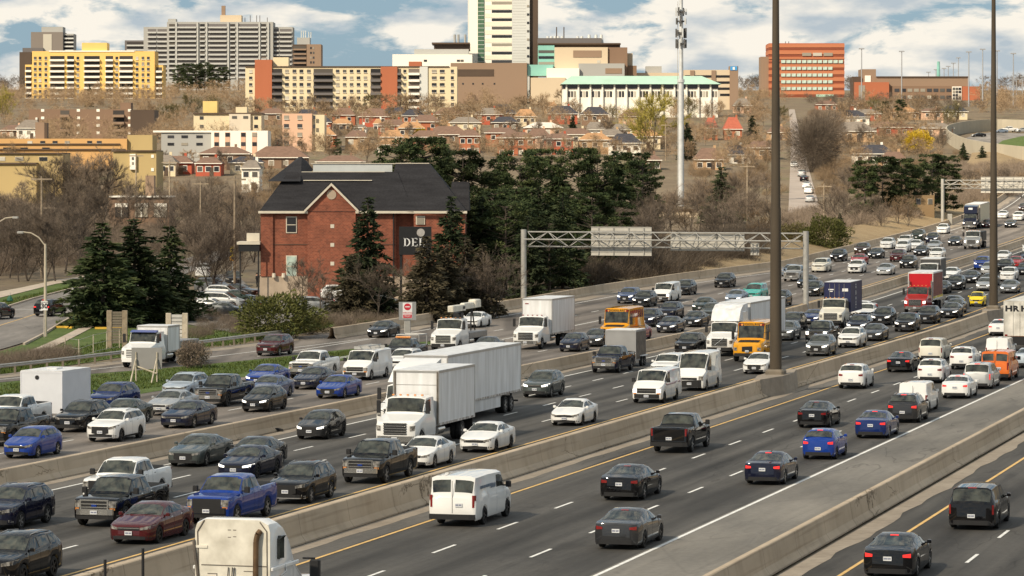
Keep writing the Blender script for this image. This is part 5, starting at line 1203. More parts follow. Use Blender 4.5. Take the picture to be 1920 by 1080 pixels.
# street lamps and small signs on the left street
def street_lamp(px, py, ptop, arm_px, label):
    w = unp(px, py); r = empty('street_lamp', w); tag(r, label, 'street lamp', 'cobra-head street lamps'); m = ppm(w.y); h = (py - ptop) / m; d = arm_px / m
    LPM = mat('lamp_pole_concrete', (.50, .44, .34), .7, 0, var=.1)
    MB().tube((0, 0, -.3), (0, 0, h), .16, .10, 10).build('pole', LPM, r, 40)
    MB().path([(0, 0, h - .2), (d * .25, 0, h + .55), (d * .55, 0, h + .95), (d * .9, 0, h + 1.05)], .06, 6).build('arm', LPM, r)
    MB().cbox(min(d * .85, d * 1.1), max(d * .85, d * 1.1), -.18, .18, h + .92, h + 1.1, .05).build('lamp_head', STEEL, r)
street_lamp(85, 630, 457, -48, 'street lamp whose arm reaches left over the side street'); street_lamp(-14, 612, 428, 44, 'street lamp head at the left picture edge')
def post_sign(px, py, y0, y1, wpx, label, face, name, extra=None):
    w = unp(px, py); w.y -= .3; r = empty(name, w); tag(r, label, 'sign'); m = ppm(w.y)
    MB().tube((0, .04, -.2), (0, .04, (py - y0) / m), .04, .04, 6).build('post', STEEL, r)
    MB().box(-wpx / 2 / m, wpx / 2 / m, -.025, 0, (py - y1) / m, (py - y0) / m).build('sign_face', face, r)
    if extra: extra(r, m, (py - y1) / m, (py - y0) / m)
SGW = mat('sign_white2', (.80, .80, .78), .5, 0, var=.03); SGY = mat('sign_yellow', (.85, .62, .02), .5, 0, var=.03)
def sp30(r, m, z0, z1):
    c = link('lettering', text_mesh('30', .62, 'lettering', BLET, bold=.02), r); c.location = (0, -.035, z0 + .36); c.rotation_euler = (R(90), 0, 0)
    c = link('lettering', text_mesh('MAXIMUM', .13, 'lettering', BLET), r); c.location = (0, -.035, z1 - .12); c.rotation_euler = (R(90), 0, 0)
post_sign(84, 631.5, 564, 581.5, 12.5, 'white speed limit sign reading 30 on the street lamp pole', SGW, 'speed_sign', sp30)
post_sign(139, 598, 539, 549, 7, 'small white sign on a thin post by the side street', SGW, 'small_sign')
def tri(r, m, z0, z1): MB().prism([(-.32, z1 - .03), (.32, z1 - .03), (0, z1 + .35)], 'y', -.03, -.004).build('gable', SGY, r); MB().box(-.14, .14, -.04, -.026, z0 + .18, z0 + .5).build('symbol', BLET, r)
post_sign(437, 530, 466, 474, 10, 'upper yellow pedestrian warning sign left of the brick building', SGY, 'warning_sign', tri); post_sign(436.5, 531, 481, 489, 11, 'lower orange warning sign left of the brick building', mat('sign_orange', (.80, .38, .02), .5, 0, var=.03), 'warning_sign', tri)
def flag(px, py, label):
    w = unp(px, py); r = empty('green_bag', w); tag(r, label, 'bag', 'green bagged stakes on the verge'); m = ppm(w.y)
    MB().tube((0, 0, 0), (0, 0, 1.0), .03).build('stake', STEEL, r); b = MB(); n = 8
    for i, (z, rr) in enumerate(((0, .18), (.15, .32), (.45, .24), (.7, .06))): b.v += [(rr * math.cos(2 * math.pi * k / n) * (1 + .2 * math.sin(k * 2)), rr * math.sin(2 * math.pi * k / n), z) for k in range(n)]
    for i in range(3):
        for k in range(n): b.f.append((i * n + k, i * n + (k + 1) % n, (i + 1) * n + (k + 1) % n, (i + 1) * n + k)); b.m.append(0)
    b.build('bag', mat('green_plastic', (.02, .10, .06), .6, 0, var=.2, scale=4), r)
flag(143, 602, 'green bag on a stake, near one of two by the kerb'); flag(162, 593, 'green bag on a stake, farther one of two by the kerb'); flag(19, 566, 'green bag on a stake across the side street')
# fence of thin posts on the verge
def chain_fence(pix, label, h=1.5):
    r = empty('wire_fence', unp(*pix[0])); o = Vector(r.location); tag(r, label, 'fence'); pts = [unp(x, y) - o for x, y in pix]
    for p in pts: MB().tube(p, p + Vector((0, 0, h)), .045, .045, 6).build('post', PALEWOOD, r)
    for z in (h - .05, h * .5, .1):
        for p, q in zip(pts[:-1], pts[1:]): MB().tube(p + Vector((0, 0, z)), q + Vector((0, 0, z)), .018, .018, 4).build('wire', STEEL, r)
chain_fence([(122, 668), (148, 672), (175, 662), (200, 656), (224, 652)], 'wire fence with thin posts on the verge left of the ramp truck')
# tyre tread on the shoulder
w = unp(517, 809); r = empty('tyre_tread', w, heading(200)); b = MB()
for i in range(9): b.v += [(-.45 + .11 * i, -.12, .06 * math.sin(i * .4)), (-.45 + .11 * i, .12, .06 * math.sin(i * .4)), (-.45 + .11 * i, .12, .14 + .08 * math.sin(i * .4)), (-.45 + .11 * i, -.12, .14 + .08 * math.sin(i * .4))]
for i in range(8):
    for j in range(4): b.f.append((i * 4 + j, i * 4 + (j + 1) % 4, i * 4 + 4 + (j + 1) % 4, i * 4 + 4 + j)); b.m.append(0)
b.f += [(0, 1, 2, 3), (32, 33, 34, 35)]; b.m += [0, 0]; b.v = [(x * .95, y * 1.4, z * .9) for x, y, z in b.v]
c = b.build('tyre_tread', RUB); c.location = w; c.rotation_euler = (0, 0, 0.0); bpy.data.objects.remove(r); tag(c, 'black strip of tyre tread lying on the express shoulder', 'debris')
for px, ptop in ((197, 1049), (268, 1028)):
    s = s_at_px(42.9, px); X, Y = sp(s, 42.9); o = MB().tube((0, 0, 0), (0, 0, Z_at(ptop, Y)), .05, .05, 8).build('marker_post', BLK); o.location = (X, Y, T(Y)); tag(o, f'thin black post before the median barrier, the {"left" if px == 197 else "right"} one', 'post', 'black posts before the median barrier')

# parked and side-street vehicles
def VP(kind, face, col, px, py, ang, label, lit=0, tail=0, lite=True, group='vehicles off the highway'):
    w = unp(px, py); q = SPEC[kind]; r = empty(NMW[kind], w, ang)
    off = q['L'] / 2; r.location = (w.x + off * math.cos(ang), w.y + off * math.sin(ang), T(w.y) + .01)
    spawn_parts(r, proto(kind, face), col, lit, tail, 's', lite); tag(r, label, CATW[kind], group)
VP('suv', 'std', b_, 94, 592, R(75), 'black SUV seen from behind on the side street beyond the speed sign', tail=1, lite=False)
VP('suv', 'std', 'dark grey', -4, 598, R(72), 'dark vehicle leaving the picture on the side street at the left edge')
VP('suv', 'std', w_, 539, 549, R(97), 'white SUV parked against the brick building with people behind it'); VP('minivan', 'std', 'silver', 596, 549, R(-92), 'silver minivan parked against the brick building')
VP('suv_big', 'std', 'dark grey', 437, 536, R(-85), 'grey van parked at the end of the row near the yellow signs'); VP('suv_big', 'plain', w_, 380, 520, R(95), 'white pickup far up the side street behind the evergreens')
for k, (kind, col, px, py, ang, lab) in enumerate([('sedan', 'dark grey', 446, 556, -25, 'dark sedan, backmost of the row parked behind the evergreens'), ('suv', 'silver', 424, 562, -22, 'silver SUV, second from back in the parked row behind the evergreens'), ('sedan', 'dark green', 447, 569, -24, 'dark green sedan in the parked row behind the evergreens'), ('minivan', 'silver', 416, 578, -18, 'silver minivan in the parked row behind the evergreens'), ('sedan', 'grey', 424, 592, -14, 'grey sedan, frontmost of the row parked behind the evergreens'), ('sedan', b_, 482, 584, 120, 'black car half hidden by the green bush'), ('suv', 'silver', 590, 586, 5, 'silver SUV parked right of the green bush'), ('minivan', 'silver', 735, 560, 2, 'silver minivan parked under the brick building sign'), ('sedan', 'grey', 722, 577, 4, 'grey car parked before the brick building sign, behind saplings'), ('sedan', w_, 800, 556, 3, 'white car parked right of the brick building sign'), ('suv', w_, 640, 562, 8, 'white SUV parked left of the tall thin spruce'), ('sedan', 'silver', 668, 578, 6, 'silver car parked under the tall thin spruce'), ('suv', 'grey', 402, 548, -26, 'grey SUV far back in the parked row near the evergreens'), ('sedan', w_, 395, 585, -16, 'white car in the parked row touching the right spruce')]):
    VP(kind, 'std', col, px, py, R(ang), lab)
for k, (kind, col, px, py, ang, lab) in enumerate([('sedan', w_, 1489, 313, -95, 'white car highest up the straight residential street'), ('suv', 'silver', 1503.5, 331, 80, 'grey SUV second from top on the residential street'), ('sedan', b_, 1508, 340, 80, 'dark car third from top on the residential street'), ('sedan', w_, 1513, 353, 80, 'white car fourth from top on the residential street'), ('suv', w_, 1517, 363, 80, 'white SUV fifth from top on the residential street'), ('sedan', 'silver', 1519, 379, 80, 'silver car lowest on the residential street')]): VP(kind, 'std', col, px, py, R(ang), lab)

# people by the parked cars
def person(px, py, ang, label, sit=False, cols_=((.012, .012, .014), (.012, .012, .015))):
    me = bpy.data.meshes.new('person'); b = bmesh.new()
    J = {'pel': (0, 0, .95), 'chest': (.02, 0, 1.30), 'neck': (.02, 0, 1.48), 'head0': (.03, 0, 1.58), 'head': (.04, 0, 1.70), 'sl': (.01, .17, 1.42), 'el': (.03, .24, 1.15), 'hl': (.16, .20, .95), 'sr': (.01, -.17, 1.42), 'er': (.03, -.25, 1.15), 'hr': (.14, -.22, .93),
         'ul': (0, .10, .88), 'kl': (.05, .11, .48), 'al': (0, .12, .08), 'fl': (.15, .13, .04), 'ur': (0, -.10, .88), 'kr': (.02, -.11, .48), 'ar': (-.03, -.12, .08), 'fr': (.12, -.13, .04)}
    if sit: J.update(kl=(.42, .12, .50), al=(.44, .13, .08), fl=(.6, .13, .04), kr=(.42, -.12, .50), ar=(.44, -.13, .08), fr=(.6, -.13, .04)); J = {k: (x, y, z - (.40 if k not in ('kl', 'al', 'fl', 'kr', 'ar', 'fr') else 0)) for k, (x, y, z) in J.items()}
    rad = {'pel': .16, 'chest': .17, 'neck': .06, 'head0': .085, 'head': .10, 'sl': .075, 'el': .05, 'hl': .04, 'sr': .075, 'er': .05, 'hr': .04, 'ul': .10, 'kl': .065, 'al': .045, 'fl': .04, 'ur': .10, 'kr': .065, 'ar': .045, 'fr': .04}
    E = [('pel', 'chest'), ('chest', 'neck'), ('neck', 'head0'), ('head0', 'head'), ('chest', 'sl'), ('sl', 'el'), ('el', 'hl'), ('chest', 'sr'), ('sr', 'er'), ('er', 'hr'), ('pel', 'ul'), ('ul', 'kl'), ('kl', 'al'), ('al', 'fl'), ('pel', 'ur'), ('ur', 'kr'), ('kr', 'ar'), ('ar', 'fr')]
    ks = list(J); me.from_pydata([J[k] for k in ks], [(ks.index(a), ks.index(c)) for a, c in E], [])
    o = bpy.data.objects.new('person', me); COL.objects.link(o); md = o.modifiers.new('skin', 'SKIN'); md.use_smooth_shade = True
    if not me.skin_vertices: me.skin_vertices.new()
    for i, k in enumerate(ks): me.skin_vertices[0].data[i].radius = (rad[k], rad[k] * (1.15 if k in ('pel', 'chest') else 1)); me.skin_vertices[0].data[i].use_root = (k == 'pel')
    o.modifiers.new('sub', 'SUBSURF').levels = 1
    dg = bpy.context.evaluated_depsgraph_get(); m2 = bpy.data.meshes.new_from_object(o.evaluated_get(dg)); bpy.data.objects.remove(o)
    m2.materials.clear(); hh = max(v.co.z for v in m2.vertices)
    for m in (mat('jacket%.2f' % cols_[0][2], cols_[0], .8), mat('trousers%.2f' % cols_[1][2], cols_[1], .8), mat('skin_tone', (.42, .25, .17), .6)): m2.materials.append(m)
    for p in m2.polygons: z = p.center.z + (1.80 - hh); p.material_index = 2 if z > 1.50 else 0 if z > .90 else 1
    w = unp(px, py); q = link('person', m2); q.location = (w.x, w.y, T(w.y) + .01); q.rotation_euler = (0, 0, ang); tag(q, label, 'person', 'people in the parking lot')
    hb = MB(); n = 10
    for z, rr in ((hh - .10, .112), (hh - .04, .115), (hh + .015, .08), (hh + .03, .01)): hb.v += [(.03 + rr * math.cos(2 * math.pi * k / n), rr * math.sin(2 * math.pi * k / n), z) for k in range(n)]
    for i in range(3):
        for k in range(n): hb.f.append((i * n + k, i * n + (k + 1) % n, (i + 1) * n + (k + 1) % n, (i + 1) * n + k)); hb.m.append(0)
    hb.build('hair', mat('dark_hair', (.015, .012, .01), .7), q, 60)
person(482, 539, R(200), 'person in black standing by the left corner of the brick building'); person(489, 539, R(60), 'second person in black by the left corner of the brick building')
person(506, 551, R(-80), 'person in dark jacket crouching before the brick building', True); person(525, 552, R(0), 'person in black standing left of the parked white SUV'); person(543, 555, R(110), 'person in black standing behind the parked white SUV')
# ================================================================== buildings
UNIT = {}
def unit(m):
    if m.name not in UNIT: UNIT[m.name] = MB().box(-.5, .5, -.5, .5, -.5, .5).mesh('block', m)
    return UNIT[m.name]
def ub(name, m, parent, x0, x1, y0, y1, z0, z1):
    o = link(name, unit(m), parent); o.location = ((x0 + x1) / 2, (y0 + y1) / 2, (z0 + z1) / 2); o.scale = (abs(x1 - x0), abs(y1 - y0), abs(z1 - z0)); return o
class Bld:
    """a building drawn in photo columns/rows at distance Y; local x along the facade, y away from the viewer"""
    def __init__(s, name, label, pxc, Y, cat='building', rz=0, group=None):
        s.m = Y / F; s.c = pxc; s.Y = Y; s.z0 = T(Y); s.r = empty(name, (X_at(pxc, Y), Y, s.z0), rz); tag(s.r, label, cat, group)
    def X(s, px): return (px - s.c) * s.m
    def Z(s, py): return Z_at(py, s.Y) - s.z0
    def box(s, name, m, a, b, y0, y1, d0=0, d1=14, parent=None):
        """y1 None: down to the ground"""
        return ub(name, m, parent or s.r, s.X(a), s.X(b), d0, d1, -1.5 if y1 is None else s.Z(y1), s.Z(y0))
    def wins(s, m, cols_, rows, w, h, d=0, name='window', fr=None, sill=None):
        for cx in cols_:
            for ry in rows:
                if fr: s.box('window_frame', fr, cx - w / 2 - .35, cx + w / 2 + .35, ry - h / 2 - .35, ry + h / 2 + .35, d - .06, d + .05)
                s.box(name, m, cx - w / 2, cx + w / 2, ry - h / 2, ry + h / 2, d - .10, d + .05)
                if sill: s.box('sill', sill, cx - w / 2 - .3, cx + w / 2 + .3, ry + h / 2, ry + h / 2 + .7, d - .35, d)
    def balconies(s, a, b, rows, pitch, mslab, mdark, d=0, dep=1.4, rail=None):
        for ry in rows:
            s.box('balcony_shade_panel', RECESS if mdark is DARK else mdark, a, b, ry, ry + pitch * .60, d - .05, d + .1)  # dark panel on the wall face, the balcony's shade put into its colour
            s.box('balcony', rail or mslab, a - .3, b + .3, ry + pitch * .60, ry + pitch * .95, d - dep, d - .055)
def fr(a, n, p): return [a + i * p for i in range(n)]
YBR = mat('yellow_brick', (.74, .49, .16), .85, 0, var=.08, scale=.4); WHT = mat('white_render', (.80, .77, .69), .7, 0, var=.06, scale=.5); CRM = mat('cream_brick', (.66, .56, .38), .85, 0, var=.07, scale=.5)
ORB = mat('orange_brick', (.38, .125, .062), .85, 0, var=.1, scale=.4); BRN = mat('brown_brick', (.21, .135, .09), .85, 0, var=.12, scale=.4); DBR = mat('dark_brown_panel', (.075, .050, .034), .6, 0, var=.15, scale=.5)
GRY = mat('grey_concrete', (.35, .35, .335), .85, 0, var=.08, scale=.3); LGR = mat('pale_grey_panel', (.56, .57, .55), .6, 0, var=.06, scale=.3); DGR = mat('dark_grey_panel', (.13, .12, .12), .7, 0, var=.1, scale=.3)
BEI = mat('beige_stone', (.56, .46, .33), .8, 0, var=.08, scale=.3); TEA = mat('teal_glass', (.22, .46, .40), .15, 0, var=.15, scale=.4, spec=.6); GGL = mat('green_glass', (.06, .12, .07), .1, 0, var=.35, scale=1, spec=.6); COP = mat('copper_roof', (.38, .56, .45), .6, 0, var=.06, scale=.2)

def per_window(name, stops, rough=.15):
    m = bpy.data.materials.new(name); m.use_nodes = True; nt = m.node_tree; b = nt.nodes['Principled BSDF']; b.inputs['Roughness'].default_value = rough; oi = nt.nodes.new('ShaderNodeObjectInfo'); r = nt.nodes.new('ShaderNodeValToRGB'); r.color_ramp.interpolation = 'CONSTANT'; el = r.color_ramp.elements
    while len(el) < len(stops): el.new(.5)
    for e, (p, c) in zip(el, stops): e.position = p; e.color = (*c, 1)
    nt.links.new(oi.outputs['Random'], r.inputs[0]); nt.links.new(r.outputs[0], b.inputs['Base Color']); return m
WGL = per_window('window_glass', [(0, (.025, .026, .03)), (.35, (.05, .05, .055)), (.6, (.10, .095, .085)), (.78, (.30, .27, .22)), (.92, (.50, .47, .40))])
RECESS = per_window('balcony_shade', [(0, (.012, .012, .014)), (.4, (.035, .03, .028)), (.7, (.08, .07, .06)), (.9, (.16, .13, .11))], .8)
BRW = mat('taupe_brick', (.26, .18, .125), .85, 0, var=.08, scale=.3); OLV = mat('olive_brick', (.42, .32, .15), .85, 0, var=.12, scale=.3); PNK = mat('pink_brick', (.62, .40, .28), .85, 0, var=.08, scale=.4); TGL = mat('pale_teal_blind', (.42, .52, .46), .4, 0, var=.3, scale=.9)
ROOFS = {'brown': mat('brown_shingle', (.17, .105, .075), .9, 0, var=.15, scale=1.2), 'orange': mat('orange_shingle', (.40, .225, .11), .9, 0, var=.15, scale=1.2), 'dark': mat('dark_shingle', (.045, .045, .055), .9, 0, var=.2, scale=1.2), 'pale': mat('pale_shingle', (.60, .56, .50), .9, 0, var=.1, scale=1.2), 'grey': mat('grey_shingle', (.20, .17, .14), .9, 0, var=.15, scale=1.2), 'red': mat('red_shingle', (.36, .10, .06), .9, 0, var=.12, scale=1.2)}
WALLS = {'orange': ORB, 'red': mat('red_brick_house', (.40, .09, .05), .85, 0, var=.1, scale=.8), 'tan': mat('tan_brick', (.46, .30, .17), .85, 0, var=.1, scale=.8), 'white': WHT, 'cream': CRM, 'brown': BRN, 'pink': PNK}

# yellow apartment block
B = Bld('apartment_block', 'bright yellow brick apartment block with white balconies at upper left', 175, 1700)
B.box('wall', YBR, 60, 290, 96, None, 0, 18); B.box('roof_tower', YBR, 153, 200, 80, 96.5, 1, 12); B.box('wing', YBR, 46, 60, 121, None, 2, 16); B.box('wing', YBR, 290, 305, 122, None, 2, 16); B.box('parapet', WHT, 92, 252, 94.8, 97.2, -.3, 17)
rows = fr(105, 9, 10.4)
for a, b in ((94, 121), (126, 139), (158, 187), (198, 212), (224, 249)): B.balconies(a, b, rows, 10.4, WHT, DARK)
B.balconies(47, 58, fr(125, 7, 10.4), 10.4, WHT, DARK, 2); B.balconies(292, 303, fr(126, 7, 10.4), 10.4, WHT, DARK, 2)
B.wins(WGL, (66, 75, 86, 146, 219, 257, 268, 278), fr(109, 9, 10.4), 5, 5.5, sill=WHT)
# grey tower at far left
B = Bld('apartment_tower', 'grey tower with dark glass stripe behind the yellow block', 90, 2350)
B.box('wall', mat('taupe_panel', (.20, .175, .155), .8, 0, var=.08, scale=.2), 58, 118, 60, None, 0, 20); B.box('penthouse', GRY, 77, 117, 50, 60.5, 2, 16); B.box('low_wing', DGR, 43, 82, 90, None, -2, 14); B.box('brick_wing', DBR, 38, 60, 98, None, -4, 10); B.box('glass_stripe', WGL, 81, 97, 64, 96, -.2, .2); B.box('side_wing', GRY, 118, 137, 63, None, 3, 18)
B.balconies(119, 137, fr(66, 9, 7.5), 7.5, LGR, DARK, 3)
SLB = mat('slab_band', (.44, .445, .43), .7, 0, var=.1, scale=.3)
# long grey slab
B = Bld('slab_block', 'long grey slab apartment block with rooftop chimney on the skyline', 410, 2250)
for a, b, t, d in ((268, 313, 50, 4), (313, 512, 41, 0), (512, 548, 50, 4)): B.box('wall', GRY, a, b, t, None, d, 22)
B.box('penthouse', BEI, 412, 452, 28, 42, 3, 14); B.box('chimney', BRW, 414, 421, 10, 29, 5, 8); B.box('lift_house', GRY, 314, 329, 35, 42, 3, 12)
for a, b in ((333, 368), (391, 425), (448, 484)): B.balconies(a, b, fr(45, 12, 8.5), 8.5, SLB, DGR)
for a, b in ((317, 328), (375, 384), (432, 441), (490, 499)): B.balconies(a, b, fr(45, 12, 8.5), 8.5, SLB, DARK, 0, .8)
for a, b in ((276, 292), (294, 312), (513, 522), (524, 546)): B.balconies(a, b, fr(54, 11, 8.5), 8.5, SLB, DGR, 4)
for x in (330.5, 370.5, 387.5, 428, 445, 486.5, 503): B.box('pier', SLB, x - 1.5, x + 1.5, 42, None, -1.0, .1)
for x in (458, 468, 480, 486, 500): MB().tube((B.X(x), 6, B.Z(42)), (B.X(x), 6, B.Z(28 + (x % 3) * 2)), .25, .25, 5).build('antenna', DGR, B.r)
B.box('annex', DGR, 232, 272, 75, None, 6, 20); B.balconies(236, 270, fr(78, 6, 8.5), 8.5, SLB, DARK, 6, .8)
B = Bld('apartment_tower', 'brown balconied tower with rooftop antennas right of the grey slab', 575, 2050)
B.box('wall', BRW, 575, 602, 83, None, 0, 18); B.box('balcony_wing', DBR, 548, 575, 83, None, 2, 18); B.box('penthouse', GRY, 556, 580, 70, 84, 4, 14); B.balconies(550, 574, fr(86, 8, 8.5), 8.5, BRW, DARK, 2, 1.2); B.wins(WGL, (583, 588), fr(90, 7, 9), 3, 4)
for x in (564, 568, 572, 578, 582): MB().tube((B.X(x), 6, B.Z(70)), (B.X(x), 6, B.Z(57 + x % 4)), .3, .3, 5).build('antenna', LGR, B.r)
# six-storey block in the middle
B = Bld('apartment_block', 'six-storey cream block with orange brick panels left of the white tower', 660, 1420)
B.box('wall', CRM, 460, 857, 125, None, 0, 16); B.box('roof_edge', DBR, 460, 842, 124, 126, -.4, 16)
for a, b, t in ((478, 510, 112), (714, 745, 125)): B.box('brick_panel', ORB, a, b, t, None, -.6, 6)
B.box('lift_house', CRM, 511, 540, 107, 126, 3, 12); B.box('lift_house', ORB, 766, 790, 115, 126, 3, 12); B.box('white_pier', LGR, 787, 802, 125, None, -.5, 2)
rows6 = fr(129, 7, 12.5)
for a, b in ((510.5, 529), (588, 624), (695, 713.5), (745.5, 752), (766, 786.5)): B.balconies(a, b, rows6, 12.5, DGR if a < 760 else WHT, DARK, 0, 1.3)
r6 = fr(133.5, 6, 12.5)
B.wins(WGL, (470, ), r6, 6, 5, sill=WHT); B.wins(WGL, (538, 552, 565, 579), r6, 7, 6, sill=WHT); B.wins(WGL, (633, 646, 659, 672, 685), r6, 6.5, 5.5, sill=WHT); B.wins(WGL, (759,), r6, 5.5, 5.5, sill=WHT); B.wins(WGL, (814, 829), r6, 9, 5.5, sill=WHT); B.wins(WGL, (848,), r6, 5.5, 6, sill=WHT)
# hospital tower and podium
B = Bld('hospital_tower', 'tall white tower with dark window strips reaching past the top edge', 943, 1600)
B.box('wall', WHT, 880, 960, -70, None, 0, 22); B.box('corner_glass', LGR, 877, 881, -70, None, .5, 20); B.box('glass_stripe', GGL, 896, 908, -70, 118, -.3, .2); B.box('bay', LGR, 960, 993, -75, None, -1.2, 20); B.box('shaded_side_wall', DBR, 993, 1009, -75, None, .5, 24)  # dark brown strip at right paints the tower's shaded side
for k in range(-3, 8):
    y = 5.6 + 15.65 * k; B.box('window_strip', WGL, 922, 960, y - 2.6, y + 2.6, -.12, .1); B.box('spandrel', mat('warm_panel', (.76, .69, .56), .7, 0, var=.06, scale=.4), 909, 959.6, y + 4, y + 12, -.10, .05); B.box('bay_window', WGL, 988, 992, y + 4, y + 8, -1.4, -1.0)
    for q in range(3): B.box('bay_joint', GRY, 961, 986, y + q * 5.2, y + q * 5.2 + .5, -1.24, -1.1)
    for q in range(2): B.box('mullion', LGR, 896, 908, y + q * 7.8 - .4, y + q * 7.8 + .4, -.36, -.1)
B = Bld('hospital_podium', 'brown and cream hospital wings at the foot of the white tower', 960, 1560)
for a, b, t, bt, m, d in ((735, 885, 101, 128, WHT, 6), (775, 878, 90, 102, GRY, 14), (845, 988, 118, None, BRW, 0), (978, 989, 118, None, DBR, .5), (812, 880, 79, 91, DBR, 18), (1009, 1040, 84, 124, TEA, 8), (1040, 1140, 88, None, BEI, 4), (1138, 1177, 88, None, BRN, 5), (1085, 1171, 119, 146, GRY, 0), (988, 1037, 121, 142, TEA, 2), (1025, 1086, 128, None, WHT, -2), (995, 1060, 146, None, BEI, -4), (1009, 1165, 78, 86, DBR, 16), (1009, 1130, 68, 80, DGR, 20), (1177, 1188, 98, None, BEI, 12)): B.box('wing', m, a, b, t, bt, d, d + 18)  # brown wing right of the beige block paints that block's shaded side
B.box('dark_band', DBR, 857, 926, 130, 143, -.15, .1); B.box('louvre', BRW, 1075, 1128, 94, 107, 3.8, 4.1); B.box('louvre', BRW, 1135, 1166, 128, 138, -.15, .1)
B.box('roof_edge', DBR, 808, 880, 77, 80, 16, 36); B.box('roof_edge', DBR, 1009, 1166, 79, 81, 14, 34)
for y in (93, 104, 115): B.box('window_strip', WGL, 1010, 1039, y, y + 5, 7.85, 8.1)
B.wins(WGL, (1123,), (115,), 6, 5, 4); B.wins(WGL, (850, 868, 887, 905, 927), (157,), 3, 3); B.wins(WGL, (797, 859, 866), (113,), 6, 4, 6)
for x in (851, 858, 871): MB().tube((B.X(x), 22, B.Z(80)), (B.X(x), 22, B.Z(61)), .55, .55, 8).build('flue', GRY, B.r)
for x in (1028, 1035, 1042, 1048, 1056, 1085, 1093, 1107, 1120, 1130): MB().tube((B.X(x), 24, B.Z(80)), (B.X(x), 24, B.Z(64 if x < 1100 else 61)), .8 if x < 1100 else 1.2, .6, 8).build('flue', LGR, B.r)
for x in (1045, 1059): MB().tube((B.X(x), 26, B.Z(80)), (B.X(x), 26, B.Z(46)), .25, .25, 6).build('stack', DBR, B.r)
B.box('low_block', BRN, 1178, 1195, 122, None, 8, 20); B.box('low_block', BEI, 1195, 1290, 134, None, 20, 34); B.box('plant_room', GRY, 1215, 1245, 121, 135, 24, 32)
# copper-roofed hall
B = Bld('copper_roof_hall', 'long white hall with pale green copper roof', 1200, 1330)
B.box('wall', WHT, 1055, 1346, 166, None, 0, 20); B.box('clerestory', WGL, 1054, 1347, 157, 166, -.3, 19.9)
mm = B.m; z0, z1 = B.Z(158), B.Z(141); x0, x1 = B.X(1051), B.X(1352)
MB().add([(x0, -2, z0), (x1, -2, z0), (x1, 22, z0), (x0, 22, z0), (B.X(1072), 10, z1), (B.X(1318), 10, z1)], [(0, 1, 5, 4), (2, 3, 4, 5), (1, 2, 5), (3, 0, 4), (3, 2, 1, 0)]).build('roof', COP, B.r)
for i in range(13):
    x = 1062 + i * 22.5; B.box('pilaster', WHT, x - 1.5, x + 1.5, 157, None, -.8, .1)
    for q in (5, 10.5, 16): B.box('window', WGL, x + q - 2, x + q + 2, 171, 182, -.1, .1)
# parking garage
B = Bld('parking_garage', 'beige parking garage with brown stair tower and blue sign', 1330, 1450)
B.box('wall', BEI, 1283, 1370, 131, None, 0, 20); B.box('stair_tower', BRW, 1368, 1384, 124, None, -1, 8); B.box('sign', mat('blue_sign', (.06, .30, .62), .5, 0, var=.05), 1369, 1382, 124.5, 132, -1.2, -.9); B.box('sign_mark', WLET, 1373.5, 1377.5, 126, 131, -1.3, -1.15)
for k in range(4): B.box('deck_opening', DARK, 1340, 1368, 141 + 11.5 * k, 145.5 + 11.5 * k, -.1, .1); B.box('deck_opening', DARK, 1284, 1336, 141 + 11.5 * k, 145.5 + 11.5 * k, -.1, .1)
for x in (1298, 1338): B.box('pier', BRW, x - 4, x + 4, 132, None, -.4, .1)
# orange brick office
B = Bld('office_block', 'orange brick office block with banded floors and pale teal windows', 1512, 1750)
B.box('wall', ORB, 1442, 1583, 81, None, 0, 22); B.box('grey_core', BRW, 1427, 1443, 106, None, 2, 16); B.box('copper_base', COP, 1530, 1563, 177, 182, -.5, .1); LOB = mat('light_orange_brick', (.45, .165, .082), .85, 0, var=.1, scale=.4); BND = mat('dark_red_band', (.24, .065, .035), .8, 0, var=.1, scale=.4)
for k in range(9):
    y = 82.5 + 12.6 * k; B.box('brick_band', LOB, 1441.5, 1583.4, y, y + 6.5 if k != 2 else y + 3, -.35, 22.3); B.box('dark_band', BND, 1441.6, 1583.2, y + 7.4, y + 9.8, -.22, 22.1)
for y in (115.5, 128.1, 140.7, 153.3, 166):
    n = 12 if y < 120 else 10
    for i in range(n): B.box('window', TGL, 1464.5 + i * 9.8, 1472.5 + i * 9.8, y - 3, y + 3, -.55, -.3)
for i in range(3): B.box('window', WGL, 1504 + i * 20, 1521 + i * 20, 99, 105, -.5, -.2)
for x in (1474, 1480): MB().tube((B.X(x), 4, B.Z(81)), (B.X(x), 4, B.Z(77)), .2, .2, 5).build('antenna', DGR, B.r)
# school complex at right
B = Bld('school_building', 'low brown and orange school complex right of the orange office', 1715, 1640)
for a, b, t, bt, m, d in ((1617, 1645, 129, None, BRW, 6), (1645, 1817, 144, None, BRW, 4), (1603, 1667, 154, None, ORB, 0), (1665, 1812, 161, None, BRN, 2), (1805, 1838, 162, None, ORB, 0), (1601, 1617, 143, None, DBR, 5)): B.box('wing', m, a, b, t, bt, d, d + 14)
B.box('glazed_stair', WHT, 1786, 1804, 162, 190, 1.6, 2.2); 
for i in range(3):
    for j in range(4): B.box('window', WGL, 1787 + i * 5.6, 1791.6 + i * 5.6, 164 + j * 6, 168.6 + j * 6, 1.45, 1.7)
for x in fr(1678, 9, 12.2): B.box('window', WGL, x, x + 9, 166, 172, 1.85, 2.2); B.box('window', WGL, x, x + 9, 179, 185, 1.85, 2.2)
B.box('white_plant', WHT, 1624, 1635, 141, 153, 5.7, 6.2); B.box('glazed_strip', WGL, 1610, 1622, 160, 190, -.12, .1); B.box('roof_edge', DBR, 1645, 1818, 142.6, 145, 3.6, 18)
